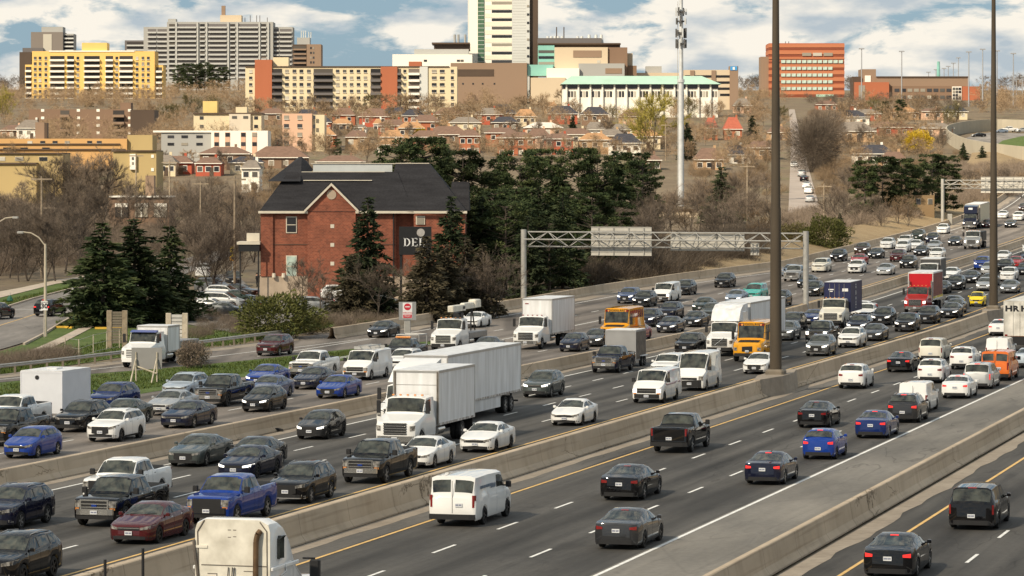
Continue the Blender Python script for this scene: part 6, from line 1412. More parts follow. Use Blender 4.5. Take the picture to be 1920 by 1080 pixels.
MB().tube((B.X(1764.5), 10, B.Z(145)), (B.X(1764.5), 10, B.Z(114)), .9, .7, 8).build('chimney', TEA, B.r)
# high-mast lamps far right
LPG = mat('mast_grey', (.33, .34, .36), .6, .2, var=.05)
for i, (x, t) in enumerate(((1615.5, 92), (1690.7, 97), (1741, 136), (1755, 131), (1770, 129), (1778, 125), (1787.5, 119), (1797, 109), (1816.5, 98), (1842.5, 93), (1869.5, 96), (1900, 101), (1906, 149), (1917, 144))):
    Y = 1500 if t < 105 else 1850; o = empty('distant_mast', (X_at(x, Y), Y, T(Y))); h = Z_at(t, Y) - T(Y); tag(o, f'distant grey highway mast, {ORD[i + 1]} from the left on the skyline', 'light pole', 'distant highway masts')
    MB().tube((0, 0, 0), (0, 0, h), .32, .2, 6).build('pole', LPG, o); MB().box(-1.2, 1.2, -.4, .4, h - .1, h + .4).build('lamp_head', LPG, o)

# low-rise blocks on the left slope
B = Bld('brick_apartments', 'long dark brown low apartments below the yellow block', 170, 1080)
B.box('wall', BRN, 54, 245, 205, None, 0, 14); B.box('dark_wing', DBR, 245, 290, 206, None, -1, 12); B.box('stair_head', BRN, 224, 244, 192, 206, 2, 8)
for a, b in ((113, 130), (212, 233)): B.balconies(a, b, fr(207, 4, 13.5), 13.5, BRW, DARK)
B.wins(WHT, (80, 147, 184, 243), fr(207, 4, 14), 6, 5)
B = Bld('yellow_lowrise', 'long orange-yellow low building stepped down the left slope', 130, 860)
B.box('wall', mat('amber_brick', (.54, .32, .13), .85, 0, var=.12, scale=.3), -30, 238, 260, None, 0, 10); B.box('wing', OLV, 238, 285, 253, None, 1, 12); B.box('roof_edge', DBR, -30, 225, 269, 271, -.4, .1); B.box('roof_edge', DBR, -30, 235, 279, 281.5, -.4, .1); B.box('chimney_block', BRW, 64, 81, 229, 262, 2, 5); B.box('chimney_side', DBR, 81, 86, 230, 262, 2, 5)
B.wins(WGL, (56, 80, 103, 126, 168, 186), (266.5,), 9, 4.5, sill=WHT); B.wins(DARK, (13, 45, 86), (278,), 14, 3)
B = Bld('olive_lowrise', 'olive brick low building nearest on the left slope', 60, 700)
B.box('wall', OLV, -40, 118, 287, None, 0, 12); B.box('porch', OLV, -40, 72, 307, None, -3, 1); B.box('roof_edge', DBR, -40, 72, 305, 308, -3.4, 1); B.wins(WGL, (2, 36, 81), (298,), 15, 7, fr=WHT); B.box('roof_edge', DBR, -40, 118, 286, 288.5, -.4, 12)
B = Bld('olive_end_block', 'olive brick end wall with white bay right of the big bare tree', 250, 690)
B.box('wall', OLV, 212, 293, 283, None, 0, 14); B.box('roof_edge', DBR, 211, 293, 281.5, 284, -.4, 14); B.box('white_bay', WHT, 244, 255, 289, 318, -.6, .2); B.wins(WGL, (249.5,), (297, 306), 3.5, 5, -.6); B.wins(WHT, (286, ), (293, 318), 5, 6)
B = Bld('cream_lowrise', 'cream three-storey block on the left slope', 425, 1010)
B.box('wall', CRM, 363, 490, 213, None, 0, 12); B.box('wall_front', mat('pale_plaster', (.62, .55, .44), .85, 0, var=.06), 430, 470, 214, None, -.8, 10); B.box('roof_edge', DBR, 362, 491, 211.5, 214, -.5, 12); B.box('roof_hut', mat('yellow_plaster', (.70, .52, .20), .85, 0, var=.06), 378, 405, 189, 214, 4, 9); B.box('roof_hut', CRM, 440, 461, 200, 214, 4, 9); B.wins(WGL, (378, 480), fr(221, 4, 16), 7, 6); B.wins(WGL, (461, 440), (220,), 9, 5, -.8)
B = Bld('white_lowrise', 'white low block with brick window strips on the left slope', 450, 880)
B.box('wall', WHT, 396, 502, 245, None, 0, 12); 
for x in (406, 426.5, 456, 477): B.box('brick_strip', PNK, x - 4.5, x + 4.5, 248, None, -.1, .1); B.wins(WGL, (x,), (252.5, 270), 8, 7, -.1)
B.box('side_wing', GRY, 300, 396, 246, None, 3, 12); B.box('roof_edge', WHT, 285, 396, 244.5, 248, 2.6, 12); B.wins(WGL, (318, 344, 372), (256, 270), 12, 5, 3)
B = Bld('pink_lowrise', 'pink brick three-storey block on the slope', 570, 980)
B.box('wall', PNK, 529, 585, 213, None, 0, 12); B.box('wing', CRM, 585, 608, 215, None, 1, 12); B.wins(WGL, (537, 562), fr(220, 4, 16), 9, 7, sill=WHT); B.wins(WGL, (589,), (220, 237), 5, 7)
# roadside buildings
B = Bld('strip_building', 'flat-roofed beige commercial building behind the gantry', 1240, 640)
B.box('wall', BEI, 1176, 1310, 394, None, 0, 10); B.box('roof_edge', DBR, 1175, 1311, 392, 395, -.3, 10)
B = Bld('low_shed', 'low pale-roofed shed behind the sign gantry', 1110, 560)
B.box('wall', BRW, 1060, 1160, 410, None, 0, 8); B.box('roof', WHT, 1058, 1162, 406.5, 411, -.6, 8.5)
B = Bld('corner_shop', 'small brick shop with large white windows among bare trees at left', 290, 560)
B.box('wall', BRN, 205, 317, 369, None, 0, 10); B.box('roof_edge', WHT, 205, 318, 367.5, 370, -.4, 10); B.box('chimney', BRW, 269, 285, 329, 369, 3, 6)
for x in (228, 265, 301): B.box('shop_window', WGL, x - 12, x + 12, 383, 407, -.15, .1); B.box('window_head', WHT, x - 12, x + 12, 381, 388, -.22, .1); B.box('mullion', WHT, x - 1, x + 1, 383, 407, -.25, -.1)
B = Bld('brick_villa', 'yellow brick house under the pines near the far gantry', 1720, 620)
B.box('wall', mat('ochre_brick', (.22, .15, .08), .85, 0, var=.1), 1676, 1752, 366, None, 0, 12); B.wins(WGL, (1700, 1722, 1744), (378,), 8, 10, fr=WHT)

def house(x0, x1, base, eave, ridge, wall, roof, label, gable=False, wn=3, depth=9.0, door=True, Y=None):
    Y = Y or Yof(base); m = Y / F; r = empty('house', (X_at((x0 + x1) / 2, Y), Y, T(Y))); tag(r, label, 'house', 'houses on the slope'); w = (x1 - x0) / 2 * m; he = (base - eave) * m; hr = max(.8, (eave - ridge) * m)
    ub('wall', WALLS[wall], r, -w * .95, w * .95, 0, depth, -2, he + .05)
    k = min(w * .55, depth * .5); e = .5
    if gable: b = MB().add([(-w - .2, -e, he), (w + .2, -e, he), (w + .2, depth + e, he), (-w - .2, depth + e, he), (0, -e, he + hr), (0, depth + e, he + hr)], [(0, 1, 4), (1, 2, 5, 4), (2, 3, 5), (3, 0, 4, 5), (3, 2, 1, 0)])
    else: b = MB().add([(-w - .2, -e, he), (w + .2, -e, he), (w + .2, depth + e, he), (-w - .2, depth + e, he), (-w + k, depth / 2, he + hr), (w - k, depth / 2, he + hr)], [(0, 1, 5, 4), (2, 3, 4, 5), (1, 2, 5), (3, 0, 4), (3, 2, 1, 0)])
    ro = b.build('roof', ROOFS[roof], r); ub('eave', WHT, r, -w - .22, w + .22, -e - .06, -e + .02, he - .16, he + .02)
    ub('chimney', WALLS[wall], ro, w * .35, w * .35 + .6, depth * .55, depth * .55 + .6, he, he + hr + .7)
    nst = 2 if he > 4.2 else 1
    for st in range(nst):
        zc = he - 1.35 - st * 2.7
        for i in range(wn):
            xc = -w * .95 + (i + .5) * (1.9 * w / wn); ub('window_frame', WHT, r, xc - .7, xc + .7, -.06, .05, zc - .75, zc + .65); ub('window', WGL, r, xc - .58, xc + .58, -.09, .05, zc - .62, zc + .52)
    if door: ub('door', DBR, r, w * .1, w * .1 + 1, -.08, .05, 0, 2.1)
    return r
for a in [
 (930, 1005, 291, 258, 247, 'orange', 'brown', 'orange brick house with brown roof above the evergreen belt'), (1019, 1076, 289, 260, 250, 'red', 'brown', 'bright red brick house above the evergreen belt'), (1085, 1146, 288, 262, 249, 'tan', 'orange', 'tan house with orange-brown roof above the evergreen belt'),
 (1141, 1203, 291, 268, 250, 'white', 'dark', 'white house with dark roof and dormer left of the cell tower'), (982, 1055, 262, 239, 229, 'pink', 'pale', 'house with a pale sunlit roof behind the orange brick house'), (1096, 1136, 264, 243, 228, 'white', 'grey', 'white gabled house left of the yellow-green tree'), (1146, 1182, 262, 243, 231, 'pink', 'grey', 'pink brick house under the yellow-green tree'),
 (860, 901, 286, 255, 243, 'orange', 'brown', 'brick house left of the orange brick house, brown roof'), (797, 880, 268, 252, 236, 'brown', 'brown', 'wide brown-roofed house above the left end of the evergreens'), (836, 884, 246, 237, 224, 'orange', 'orange', 'orange-roofed house high above the evergreens'), (592, 617, 262, 239, 233, 'white', 'grey', 'small white gabled house behind the brick hall roof, left one'), (662, 687, 262, 239, 233, 'white', 'grey', 'small white gabled house behind the brick hall roof, right one'),
 (706, 756, 285, 271, 260, 'white', 'orange', 'low white house with orange roof right of the brick hall roof'), (592, 684, 322, 303, 291, 'brown', 'brown', 'long brown-roofed house directly behind the brick hall roof'), (518, 548, 276, 262, 253, 'red', 'brown', 'small red house with white porch, left of two'), (554, 582, 278, 262, 254, 'red', 'brown', 'small red house with white porch, right of two'),
 (466, 578, 315, 295, 274, 'brown', 'brown', 'large brown-roofed house left of the brick hall roof'), (708, 775, 222, 215, 201, 'brown', 'dark', 'dark-roofed house under the six-storey block'), (700, 716, 242, 232, 222, 'white', 'orange', 'white and orange house among sunlit trees'), (745, 796, 262, 240, 228, 'tan', 'orange', 'tan house half hidden in sunlit trees'), (906, 968, 224, 212, 195, 'brown', 'dark', 'wide dark-roofed house below the brown hospital wing'), (1020, 1046, 212, 200, 191, 'tan', 'orange', 'small orange house below the hospital wings'), (1052, 1085, 213, 200, 190, 'orange', 'brown', 'brick house below the copper-roofed hall'),
 (1352, 1408, 306, 290, 272, 'white', 'dark', 'white-gabled house with blue-grey roof left of the near mast'), (1302, 1358, 318, 299, 277, 'tan', 'brown', 'tan house with brown roof right of the cell tower'), (1322, 1346, 262, 240, 220, 'orange', 'red', 'red-roofed house right of the cell tower, left of two'), (1358, 1392, 262, 242, 219, 'orange', 'red', 'red-roofed house left of the near mast, right of two'), (1376, 1410, 212, 198, 184, 'pink', 'grey', 'small pink house below the parking garage'),
 (1548, 1632, 234, 219, 206, 'white', 'dark', 'white house with black roof right of the residential street'), (1563, 1642, 266, 246, 228, 'tan', 'grey', 'grey-brown hip roofed house right of the dark round tree'), (1601, 1681, 306, 288, 271, 'white', 'dark', 'house with long dark blue roof above the right pines'), (1636, 1680, 252, 240, 228, 'brown', 'brown', 'low brown-roofed house right of the grey-brown hip roof'), (1652, 1704, 318, 302, 284, 'tan', 'brown', 'brown-roofed house tucked behind the right pines'), (1766, 1815, 224, 209, 197, 'cream', 'dark', 'dark hip roofed house above the curved noise wall'), (1196, 1240, 318, 300, 288, 'brown', 'brown', 'low brown house at the foot of the cell tower'),
 (280, 330, 330, 305, 290, 'cream', 'grey', 'small house among the bare trees at left'), (372, 468, 318, 288, 275, 'brown', 'brown', 'brown hip roofed house before the white low block'), (452, 487, 360, 315, 300, 'white', 'grey', 'white end-gabled house left of the brick hall'), (620, 660, 242, 232, 222, 'tan', 'orange', 'tan house behind the small white gabled houses'), (1440, 1478, 262, 248, 236, 'tan', 'brown', 'brown house behind the near mast'),
 (1530, 1572, 206, 196, 188, 'orange', 'brown', 'small brick house below the orange office, left one'), (1596, 1640, 206, 197, 188, 'red', 'brown', 'small brick house below the orange office, right one'), (30, 78, 262, 240, 224, 'white', 'grey', 'white house in front of the brown low apartments'), (0, 44, 256, 244, 234, 'pink', 'brown', 'pink house at the left edge below the yellow block')]:
    x0, x1, base, eave, ridge, wall, roof, lab = a; house(x0, x1, base, eave, ridge, wall, roof, lab, wn=2 if x1 - x0 < 40 else 4 if x1 - x0 > 70 else 3)

def house_rows():
    g = random.Random(77); taken = [(930, 1203, 292), (982, 1182, 262), (797, 901, 270), (592, 687, 262), (592, 684, 322), (1302, 1408, 312), (1548, 1704, 300)]
    for row, (base, x0, x1, hh, rw) in enumerate(((236, 470, 1290, (24, 15), 'highest'), (254, 560, 1300, (25, 15), 'upper'), (278, 560, 1300, (28, 15), 'middle'), (300, 1210, 1470, (27, 14), 'lower'), (226, 1500, 1790, (19, 11), 'right upper'), (258, 1640, 1770, (20, 11), 'right lower'), (330, 300, 480, (26, 14), 'left lower'))):
        px = x0 + g.uniform(0, 20); n = 0
        while px < x1 - 30:
            w = g.uniform(40, 66); b = base + g.uniform(-4, 4)
            if not any(a < px + w and px < c and abs(b - e) < 9 for a, c, e in taken) and not (1470 < px + w and px < 1560) and not (1255 < px + w and px < 1295):
                n += 1; wl, rf = g.choice(('orange', 'tan', 'pink', 'red', 'tan', 'cream', 'brown')), g.choice(('brown', 'orange', 'orange', 'grey', 'brown', 'brown', 'dark'))
                house(px, px + w, b, b - hh[0] + g.uniform(-2, 2) + 4, b - hh[0] - hh[1] + 6 + g.uniform(-2, 2), wl, rf, f'{wl} house with {rf} roof, {ORD[n]} from left in the {rw} row', wn=g.choice((2, 3)), depth=g.uniform(8, 11))
            px += w + g.uniform(4, 22)
house_rows()
# the red brick hall
def brick_hall():
    Y = 372.0; m = Y / F; ro = empty('brick_hall', (X_at(630, Y), Y, T(Y))); tag(ro, 'red brick hall with steep dark shingle roof beside the highway', 'building')
    x = lambda px: (px - 630) * m; z = lambda py: Z_at(py, Y) - T(Y)
    BR = bpy.data.materials.new('red_brick'); BR.use_nodes = True; nt = BR.node_tree; N = nt.nodes.new; L = nt.links.new; bs = nt.nodes['Principled BSDF']; bs.inputs['Roughness'].default_value = .9
    tc = N('ShaderNodeTexCoord'); mp = N('ShaderNodeMapping'); mp.inputs['Rotation'].default_value = (R(90), 0, 0); L(tc.outputs['Object'], mp.inputs[0]); bk = N('ShaderNodeTexBrick'); bk.inputs['Scale'].default_value = 1.6; bk.inputs['Color1'].default_value = (.30, .090, .048, 1); bk.inputs['Color2'].default_value = (.20, .058, .032, 1); bk.inputs['Mortar'].default_value = (.34, .19, .13, 1); bk.inputs['Mortar Size'].default_value = .012; L(mp.outputs[0], bk.inputs['Vector'])
    L(mixc(nt, bk.outputs['Color'], ramp(nt, tc.outputs['Object'], .7, [(.3, (.66, .64, .64)), (.5, (.95, .95, .95)), (.7, (1.25, 1.2, 1.15))], 7, .7), 1, 'MULTIPLY'), bs.inputs['Base Color'])
    STN = mat('stone_base', (.46, .37, .28), .85, 0, var=.1, scale=1); TRM = mat('cream_trim', (.66, .60, .49), .7, 0, var=.06); SHG = layered('charcoal_shingle', [(.3, (.017, .016, .018)), (.7, (.032, .031, .034))], .9, [(.3, (.7, .7, .7)), (.7, (1.25, 1.25, 1.25))], 5, bump=.5, bs=9, stretch=(.4, .4, 3))
    ze, zr, zf = z(397), z(331), 0
    D = 17.0
    # three bays: left main front, gable bay, right recess, right wing
    MB().box(x(489), x(742), 0, D, -1, ze).build('wall', BR, ro); MB().box(x(742), x(776), .9, D - 1, -1, ze).build('recess_wall', BR, ro); MB().box(x(776), x(872), -.5, D - 2, -1, ze).build('wing_wall', BR, ro)
    MB().box(x(489) - .1, x(742) + .1, -.12, .3, -1, z(518)).build('stone_plinth', STN, ro); MB().box(x(742), x(872), -.62, .3, -1, z(518)).build('stone_plinth', STN, ro)
    MB().box(x(489), x(512), -.25, .1, z(518), ze).build('corner_pilaster', BR, ro)
    # gable bay, proud of the front
    gx0, gx1, gp, gz = x(577), x(667), -.45, z(345)
    MB().add([(gx0, gp, -.5), (gx1, gp, -.5), (gx1, gp, z(392)), ((gx0 + gx1) / 2, gp, gz), (gx0, gp, z(392))] + [(gx0, 8, -.5), (gx1, 8, -.5), (gx1, 8, z(392)), ((gx0 + gx1) / 2, 8, gz), (gx0, 8, z(392))], [(0, 1, 2, 3, 4), (9, 8, 7, 6, 5), (0, 5, 6, 1), (1, 6, 7, 2), (4, 9, 5, 0)]).build('gable_wall', BR, ro)
    for sg in (-1, 1):
        a = ((gx0 + gx1) / 2, gz + .12); b = (gx0 - .35 if sg < 0 else gx1 + .35, z(394)); t = .30
        MB().add([(a[0], gp - .35, a[1]), (b[0], gp - .35, b[1]), (b[0], gp - .35, b[1] - t), (a[0], gp - .35, a[1] - t), (a[0], gp - .02, a[1]), (b[0], gp - .02, b[1]), (b[0], gp - .02, b[1] - t), (a[0], gp - .02, a[1] - t)], [(0, 1, 2, 3), (7, 6, 5, 4), (0, 4, 5, 1), (3, 2, 6, 7), (1, 5, 6, 2), (0, 3, 7, 4)]).build('barge_board', TRM, ro)
        MB().add([(a[0], gp - .33, a[1] + .02), (b[0], gp - .33, b[1] + .02), (b[0], 7.5, b[1] + .02), (a[0], 7.5, a[1] + .02), (a[0], gp - .33, a[1] + .14), (b[0], gp - .33, b[1] + .14), (b[0], 7.5, b[1] + .14), (a[0], 7.5, a[1] + .14)], [(0, 1, 2, 3), (4, 5, 6, 7), (0, 1, 5, 4), (1, 2, 6, 5), (2, 3, 7, 6)]).build('gable_roof', SHG, ro)
    MB().tube(((gx0 + gx1) / 2, gp - .06, z(365)), ((gx0 + gx1) / 2, gp + .02, z(365)), .52, .52, 24).build('round_vent', STN, ro)
    # main mansard roof: front slope to a flat top, white roof well between
    e = .5; zt = z(322)
    X0, X1, tx0, tx1 = x(486), x(776), x(535), x(742)
    MB().add([(X0, -e, ze), (X1, -e, ze), (X1, D + e, ze), (X0, D + e, ze), (tx0, 5.2, zt), (tx1, 5.2, zt), (tx1, D - 5, zt), (tx0, D - 5, zt)], [(0, 1, 5, 4), (1, 2, 6, 5), (2, 3, 7, 6), (3, 0, 4, 7), (4, 5, 6, 7), (3, 2, 1, 0)]).build('main_roof', SHG, ro)
    MB().add([(x(498), 3.0, z(340)), (x(560), 3.0, z(340)), (x(578), 9.5, z(318)), (x(556), 9.5, z(293)), (x(520), 9.0, z(318)), (x(560), 14, z(300)), (x(545), 14, z(293))], [(0, 1, 2, 3, 4), (2, 5, 6, 3), (3, 6, 4)]).build('left_hip', SHG, ro)
    # right hip roof over the wing
    MB().add([(x(720), -e, ze), (x(876), -1.0, ze), (x(876), D - 1, ze), (x(720), D - 1, ze), (x(738), 6.8, z(306)), (x(802), 6.8, z(306)), (x(802), D - 6, z(306)), (x(738), D - 6, z(306))], [(0, 1, 5, 4), (1, 2, 6, 5), (2, 3, 7, 6), (3, 0, 4, 7), (4, 5, 6, 7), (3, 2, 1, 0)]).build('wing_roof', SHG, ro)
    MB().add([(x(838), 2, ze + .1), (x(880), 2, ze + .1), (x(880), 12, ze + .1), (x(838), 12, ze + .1), (x(846), 5, z(341)), (x(878), 5, z(341)), (x(878), 9, z(341)), (x(846), 9, z(341))], [(0, 1, 5, 4), (1, 2, 6, 5), (2, 3, 7, 6), (3, 0, 4, 7), (4, 5, 6, 7)]).build('end_roof', SHG, ro)
    MB().box(x(578), x(730), 9.0, 9.2, z(323) - .2, z(307)).build('roof_well_wall', mat('pale_blue_wall', (.60, .63, .62), .7, 0, var=.04), ro); MB().box(x(574), x(742), 8.9, 9.3, z(307), z(305.5)).build('well_coping', TRM, ro); MB().box(x(560), x(718), 5.15, 5.4, z(323.5), z(321.5)).build('roof_coping', TRM, ro); MB().box(x(565), x(695), 3.6, 3.8, z(339), z(337.5)).build('snow_guard', TRM, ro)
    MB().box(x(738), x(802), 6.7, 6.9, z(306.5), z(305)).build('ridge_cap', TRM, ro)
    for a, b, yy in ((485, 577.5, -e), (667, 776, -e), (776, 876, -1.0)): MB().box(x(a), x(b), yy - .12, yy + .06, z(400), z(395.5)).build('fascia', TRM, ro)
    for a, b, t, bt in ((538, 555, 406, 437), (538, 555, 479, 519)):
        MB().box(x(a) - .1, x(b) + .1, -.10, .1, z(bt), z(t)).build('window_frame', TRM, ro); MB().box(x(a), x(b), -.14, .1, z(bt) + .12, z(t) - .1).build('window', WGL if t < 450 else TGL, ro); MB().box(x(a), x(b), -.17, -.13, z((t + bt) / 2) - .04, z((t + bt) / 2) + .04).build('glazing_bar', TRM, ro)
    MB().box(x(780), x(797), -.62, -.3, z(421), z(405)).build('window_frame', TRM, ro); MB().box(x(782), x(795), -.66, -.3, z(420), z(406.5)).build('window', WGL, ro)
    for py in (424, 459, 494): MB().box(x(620), x(627), gp - .05, gp + .05, z(py + 3.5), z(py - 3.5)).build('wall_vent', TRM, ro)
    MB().box(x(512), x(742), -.04, .05, z(459.5), z(458)).build('string_course', DBR, ro); MB().tube((x(738), -.15, 0), (x(738), -.15, ze), .08, .08, 6).build('downpipe', BLK, ro); MB().tube((x(579), -.15, 0), (x(579), -.15, ze), .05, .05, 6).build('downpipe', BRN, ro)
    for px in (514, 532): MB().tube((x(px), -.4, z(520)), (x(px), -.4, z(512)), .22, .18, 8).build('light', TRM, ro)
    MB().box(x(446), x(489), -1.5, 3, z(458), z(453)).build('canopy', TRM, ro); MB().box(x(449), x(488), -1.4, 3, z(471), z(458.4)).build('canopy_fascia', BLK, ro); MB().box(x(463), x(487), -.4, .1, z(452.5), z(437)).build('canopy_sign', TRM, ro)
    for px in (452, 486): MB().tube((x(px), -1.2, 0), (x(px), -1.2, z(470)), .08, .08, 6).build('canopy_post', BLK, ro)
brick_hall()
def pylon_sign():
    Y = 352.0; m = Y / F; r = empty('pylon_sign', (X_at(752, Y), Y, T(Y))); tag(r, 'black pylon sign with white serif letters before the brick hall', 'sign'); z = lambda py: Z_at(py, Y) - T(Y)
    MB().cbox(-.12, .12, -.12, .12, -.3, z(425), .02).build('post', BLK, r); MB().cbox((806 - 752) * m - .12, (806 - 752) * m + .12, -.12, .12, -.3, z(425), .02).build('post', BLK, r)
    MB().box(-.2, (809 - 752) * m, -.2, .2, z(478), z(425)).build('panel', BLK, r)
    def serif(x, kind):
        hh, st = .86, .15; b = MB(); z1 = z(454) - hh / 2; z2 = z1 + hh; y0, y1 = -.225, -.2
        b.box(x + .06, x + .06 + st, y0, y1, z1, z2); b.box(x, x + .30, y0, y1, z1, z1 + .05); b.box(x, x + .30, y0, y1, z2 - .05, z2)
        if kind == 'E': b.box(x + .2, x + .58, y0, y1, z2 - .06, z2); b.box(x + .2, x + .48, y0, y1, z1 + hh / 2 - .03, z1 + hh / 2 + .03); b.box(x + .2, x + .60, y0, y1, z1, z1 + .06); b.box(x + .54, x + .60, y0, y1, z1, z1 + .2); b.box(x + .52, x + .58, y0, y1, z2 - .18, z2)
        if kind == 'L': b.box(x + .2, x + .56, y0, y1, z1, z1 + .06); b.box(x + .50, x + .56, y0, y1, z1, z1 + .22)
        if kind == 'D':
            n = 14; o = [(x + .2 + .48 * math.cos(a), z1 + hh / 2 + hh / 2 * math.sin(a)) for a in [-math.pi / 2 + math.pi * k / n for k in range(n + 1)]]; q = [(x + .2 + .33 * math.cos(a), z1 + hh / 2 + (hh / 2 - .06) * math.sin(a)) for a in [-math.pi / 2 + math.pi * k / n for k in range(n + 1)]]
            for k in range(n): b.add([(o[k][0], y0, o[k][1]), (o[k + 1][0], y0, o[k + 1][1]), (q[k + 1][0], y0, q[k + 1][1]), (q[k][0], y0, q[k][1])], [(0, 1, 2, 3)])
        b.build('letter', WLET, r)
    for k, x in (('D', .28), ('E', 1.10), ('L', 1.86)): serif(x, k)
    MB().tube(((789 - 752) * m, -.24, z(436)), ((789 - 752) * m, -.19, z(436)), .42, .42, 16).build('round_logo', mat('logo_grey', (.36, .34, .32), .6, 0, var=.3, scale=2), r)
pylon_sign()

# far loop road with its noise wall
def loop():
    sheet('loop_road', [(1960, 252), (1905, 250), (1860, 248), (1825, 254), (1802, 262), (1796, 268), (1815, 275), (1850, 280), (1960, 290)], STREET, .05)
    sheet('grass', [(1960, 254), (1915, 256), (1880, 264), (1866, 274), (1880, 281), (1960, 286)], GRASS, .09)
    pix = [(1990, 309), (1900, 300), (1850, 293.5), (1810, 285), (1786, 274), (1775, 264), (1779, 257), (1800, 251), (1830, 247), (1870, 245), (1920, 246.5), (1990, 249)]
    pts = [unp(*p) for p in pix]; b = MB(); hs = 3.9; rt = []
    # smooth the polyline
    def cat(i, t):
        p = [pts[max(0, min(len(pts) - 1, i + k))] for k in (-1, 0, 1, 2)]
        return .5 * ((2 * p[1]) + (p[2] - p[0]) * t + (2 * p[0] - 5 * p[1] + 4 * p[2] - p[3]) * t * t + (3 * p[1] - p[0] - 3 * p[2] + p[3]) * t ** 3)
    sm = [cat(i, t / 5) for i in range(len(pts) - 1) for t in range(5)] + [pts[-1]]
    NW = mat('noise_wall', (.40, .36, .28), .9, 0, var=.06, scale=.15); r = empty('noise_wall', sm[0]); tag(r, 'long curved pale noise wall around the far loop road', 'wall'); o = Vector(r.location)
    for p, q in zip(sm[:-1], sm[1:]):
        d = (q - p); n = Vector((-d.y, d.x, 0)).normalized() * .15; d2 = d * .004
        vs = [p + n + d2, p - n + d2, q - n - d2, q + n - d2]; MB().add([(v.x - o.x, v.y - o.y, T(v.y) - .5 - o.z) for v in vs] + [(v.x - o.x, v.y - o.y, T(v.y) + hs - o.z) for v in vs], [(0, 1, 5, 4), (1, 2, 6, 5), (2, 3, 7, 6), (3, 0, 4, 7), (4, 5, 6, 7)]).build('wall_panel', NW, r)
    for kind, col, px, py, ang, lab in (('sedan', b_, 1835, 257, 190, 'black car on the far loop road'), ('sedan', 'silver blue', 1877, 249.5, 200, 'blue car behind the far mast on the loop road'), ('pickup', w_, 1893, 247.5, 200, 'white pickup on the far loop road'), ('suv', 'silver', 1917, 248.5, 195, 'silver car at the right edge of the loop road')): VP(kind, 'std' if kind != 'pickup' else 'dark', col, px, py, R(ang), lab, lit=1)
loop()
sheet('residential_street', [(1478, 400), (1482, 300), (1482, 250), (1479, 205), (1490, 205), (1499, 250), (1512, 300), (1532, 372), (1540, 400)], mat('street_pale', (.34, .29, .25), .9, 0, var=.1, scale=.2), .03)
def utility_pole(px, py, ptop, label, arms=1):
    w = unp(px, py); r = empty('utility_pole', w); tag(r, label, 'utility pole', 'wooden utility poles'); m = ppm(w.y); h = (py - ptop) / m
    MB().tube((0, 0, -.3), (0, 0, h), .16, .11, 7).build('pole', WOOD, r)
    for k in range(arms): MB().box(-1.3, 1.3, -.08, .08, h - .5 - k * .9, h - .3 - k * .9).build('crossarm', WOOD, r)
for px, py, t, lab in ((255, 425, 288, 'utility pole before the olive end wall'), (318, 440, 300, 'utility pole at the small shop corner'), (376, 450, 340, 'utility pole with grey transformer among bare trees'), (1401, 425, 308, 'utility pole with double crossarm left of the near mast'), (1040, 425, 365, 'short utility pole in front of the evergreens'), (1545, 430, 345, 'utility pole right of the residential street'), (78, 520, 330, 'bare pole among the brown trees at far left'), (92, 470, 385, 'short pale pole among the brown trees'), (1712, 395, 338, 'pale pole left of the far gantry'), (1090, 268, 215, 'utility pole beside the slim spruce'), (878, 262, 208, 'utility pole among the sunlit houses, left'), (1248, 300, 232, 'utility pole left of the cell tower'), (440, 545, 330, 'utility pole left of the brick hall'), (680, 260, 208, 'utility pole above the small white houses')):
    utility_pole(px, py, t, lab)
# ================================================================== vegetation
def tri_mesh(name, V3, m):
    """mesh of loose triangles from an (n,3,3) array"""
    n = len(V3); me = bpy.data.meshes.new(name); me.vertices.add(n * 3); me.vertices.foreach_set('co', V3.astype(np.float32).ravel())
    me.loops.add(n * 3); me.loops.foreach_set('vertex_index', np.arange(n * 3, dtype=np.int32)); me.polygons.add(n); me.polygons.foreach_set('loop_start', np.arange(0, n * 3, 3, dtype=np.int32)); me.polygons.foreach_set('loop_total', np.full(n, 3, np.int32))
    me.materials.append(m); me.update(); me.validate(); return me
def leafmat(name, c0, c1, c2, sc=.6, rough=.85):
    m = bpy.data.materials.new(name); m.use_nodes = True; nt = m.node_tree; N = nt.nodes.new; L = nt.links.new; b = nt.nodes['Principled BSDF']; b.inputs['Roughness'].default_value = rough; b.inputs['Specular IOR Level'].default_value = .2
    tc = N('ShaderNodeTexCoord'); oi = N('ShaderNodeObjectInfo')
    c = ramp(nt, tc.outputs['Object'], sc, [(.3, c0), (.5, c1), (.72, c2)], 4)
    hs = N('ShaderNodeHueSaturation'); mr = N('ShaderNodeMapRange'); mr.inputs[3].default_value = .70; mr.inputs[4].default_value = 1.3; L(oi.outputs['Random'], mr.inputs[0]); L(mr.outputs[0], hs.inputs['Value']); L(c, hs.inputs['Color']); L(hs.outputs[0], b.inputs['Base Color'])
    MATS[name] = m; return m
TW_D = leafmat('twigs_dark', (.13, .102, .080), (.19, .15, .115), (.26, .205, .155)); TW_T = leafmat('twigs_tan', (.19, .132, .082), (.28, .198, .122), (.38, .28, .175)); TW_U = leafmat('twigs_umber', (.075, .060, .048), (.11, .088, .068), (.15, .12, .09))
TW_O = leafmat('twigs_olive', (.11, .095, .042), (.16, .14, .06), (.20, .16, .085)); BARK = mat('bark', (.085, .068, .055), .95, 0, var=.25, scale=3); BARKL = mat('bark_pale', (.26, .22, .18), .95, 0, var=.2, scale=3)
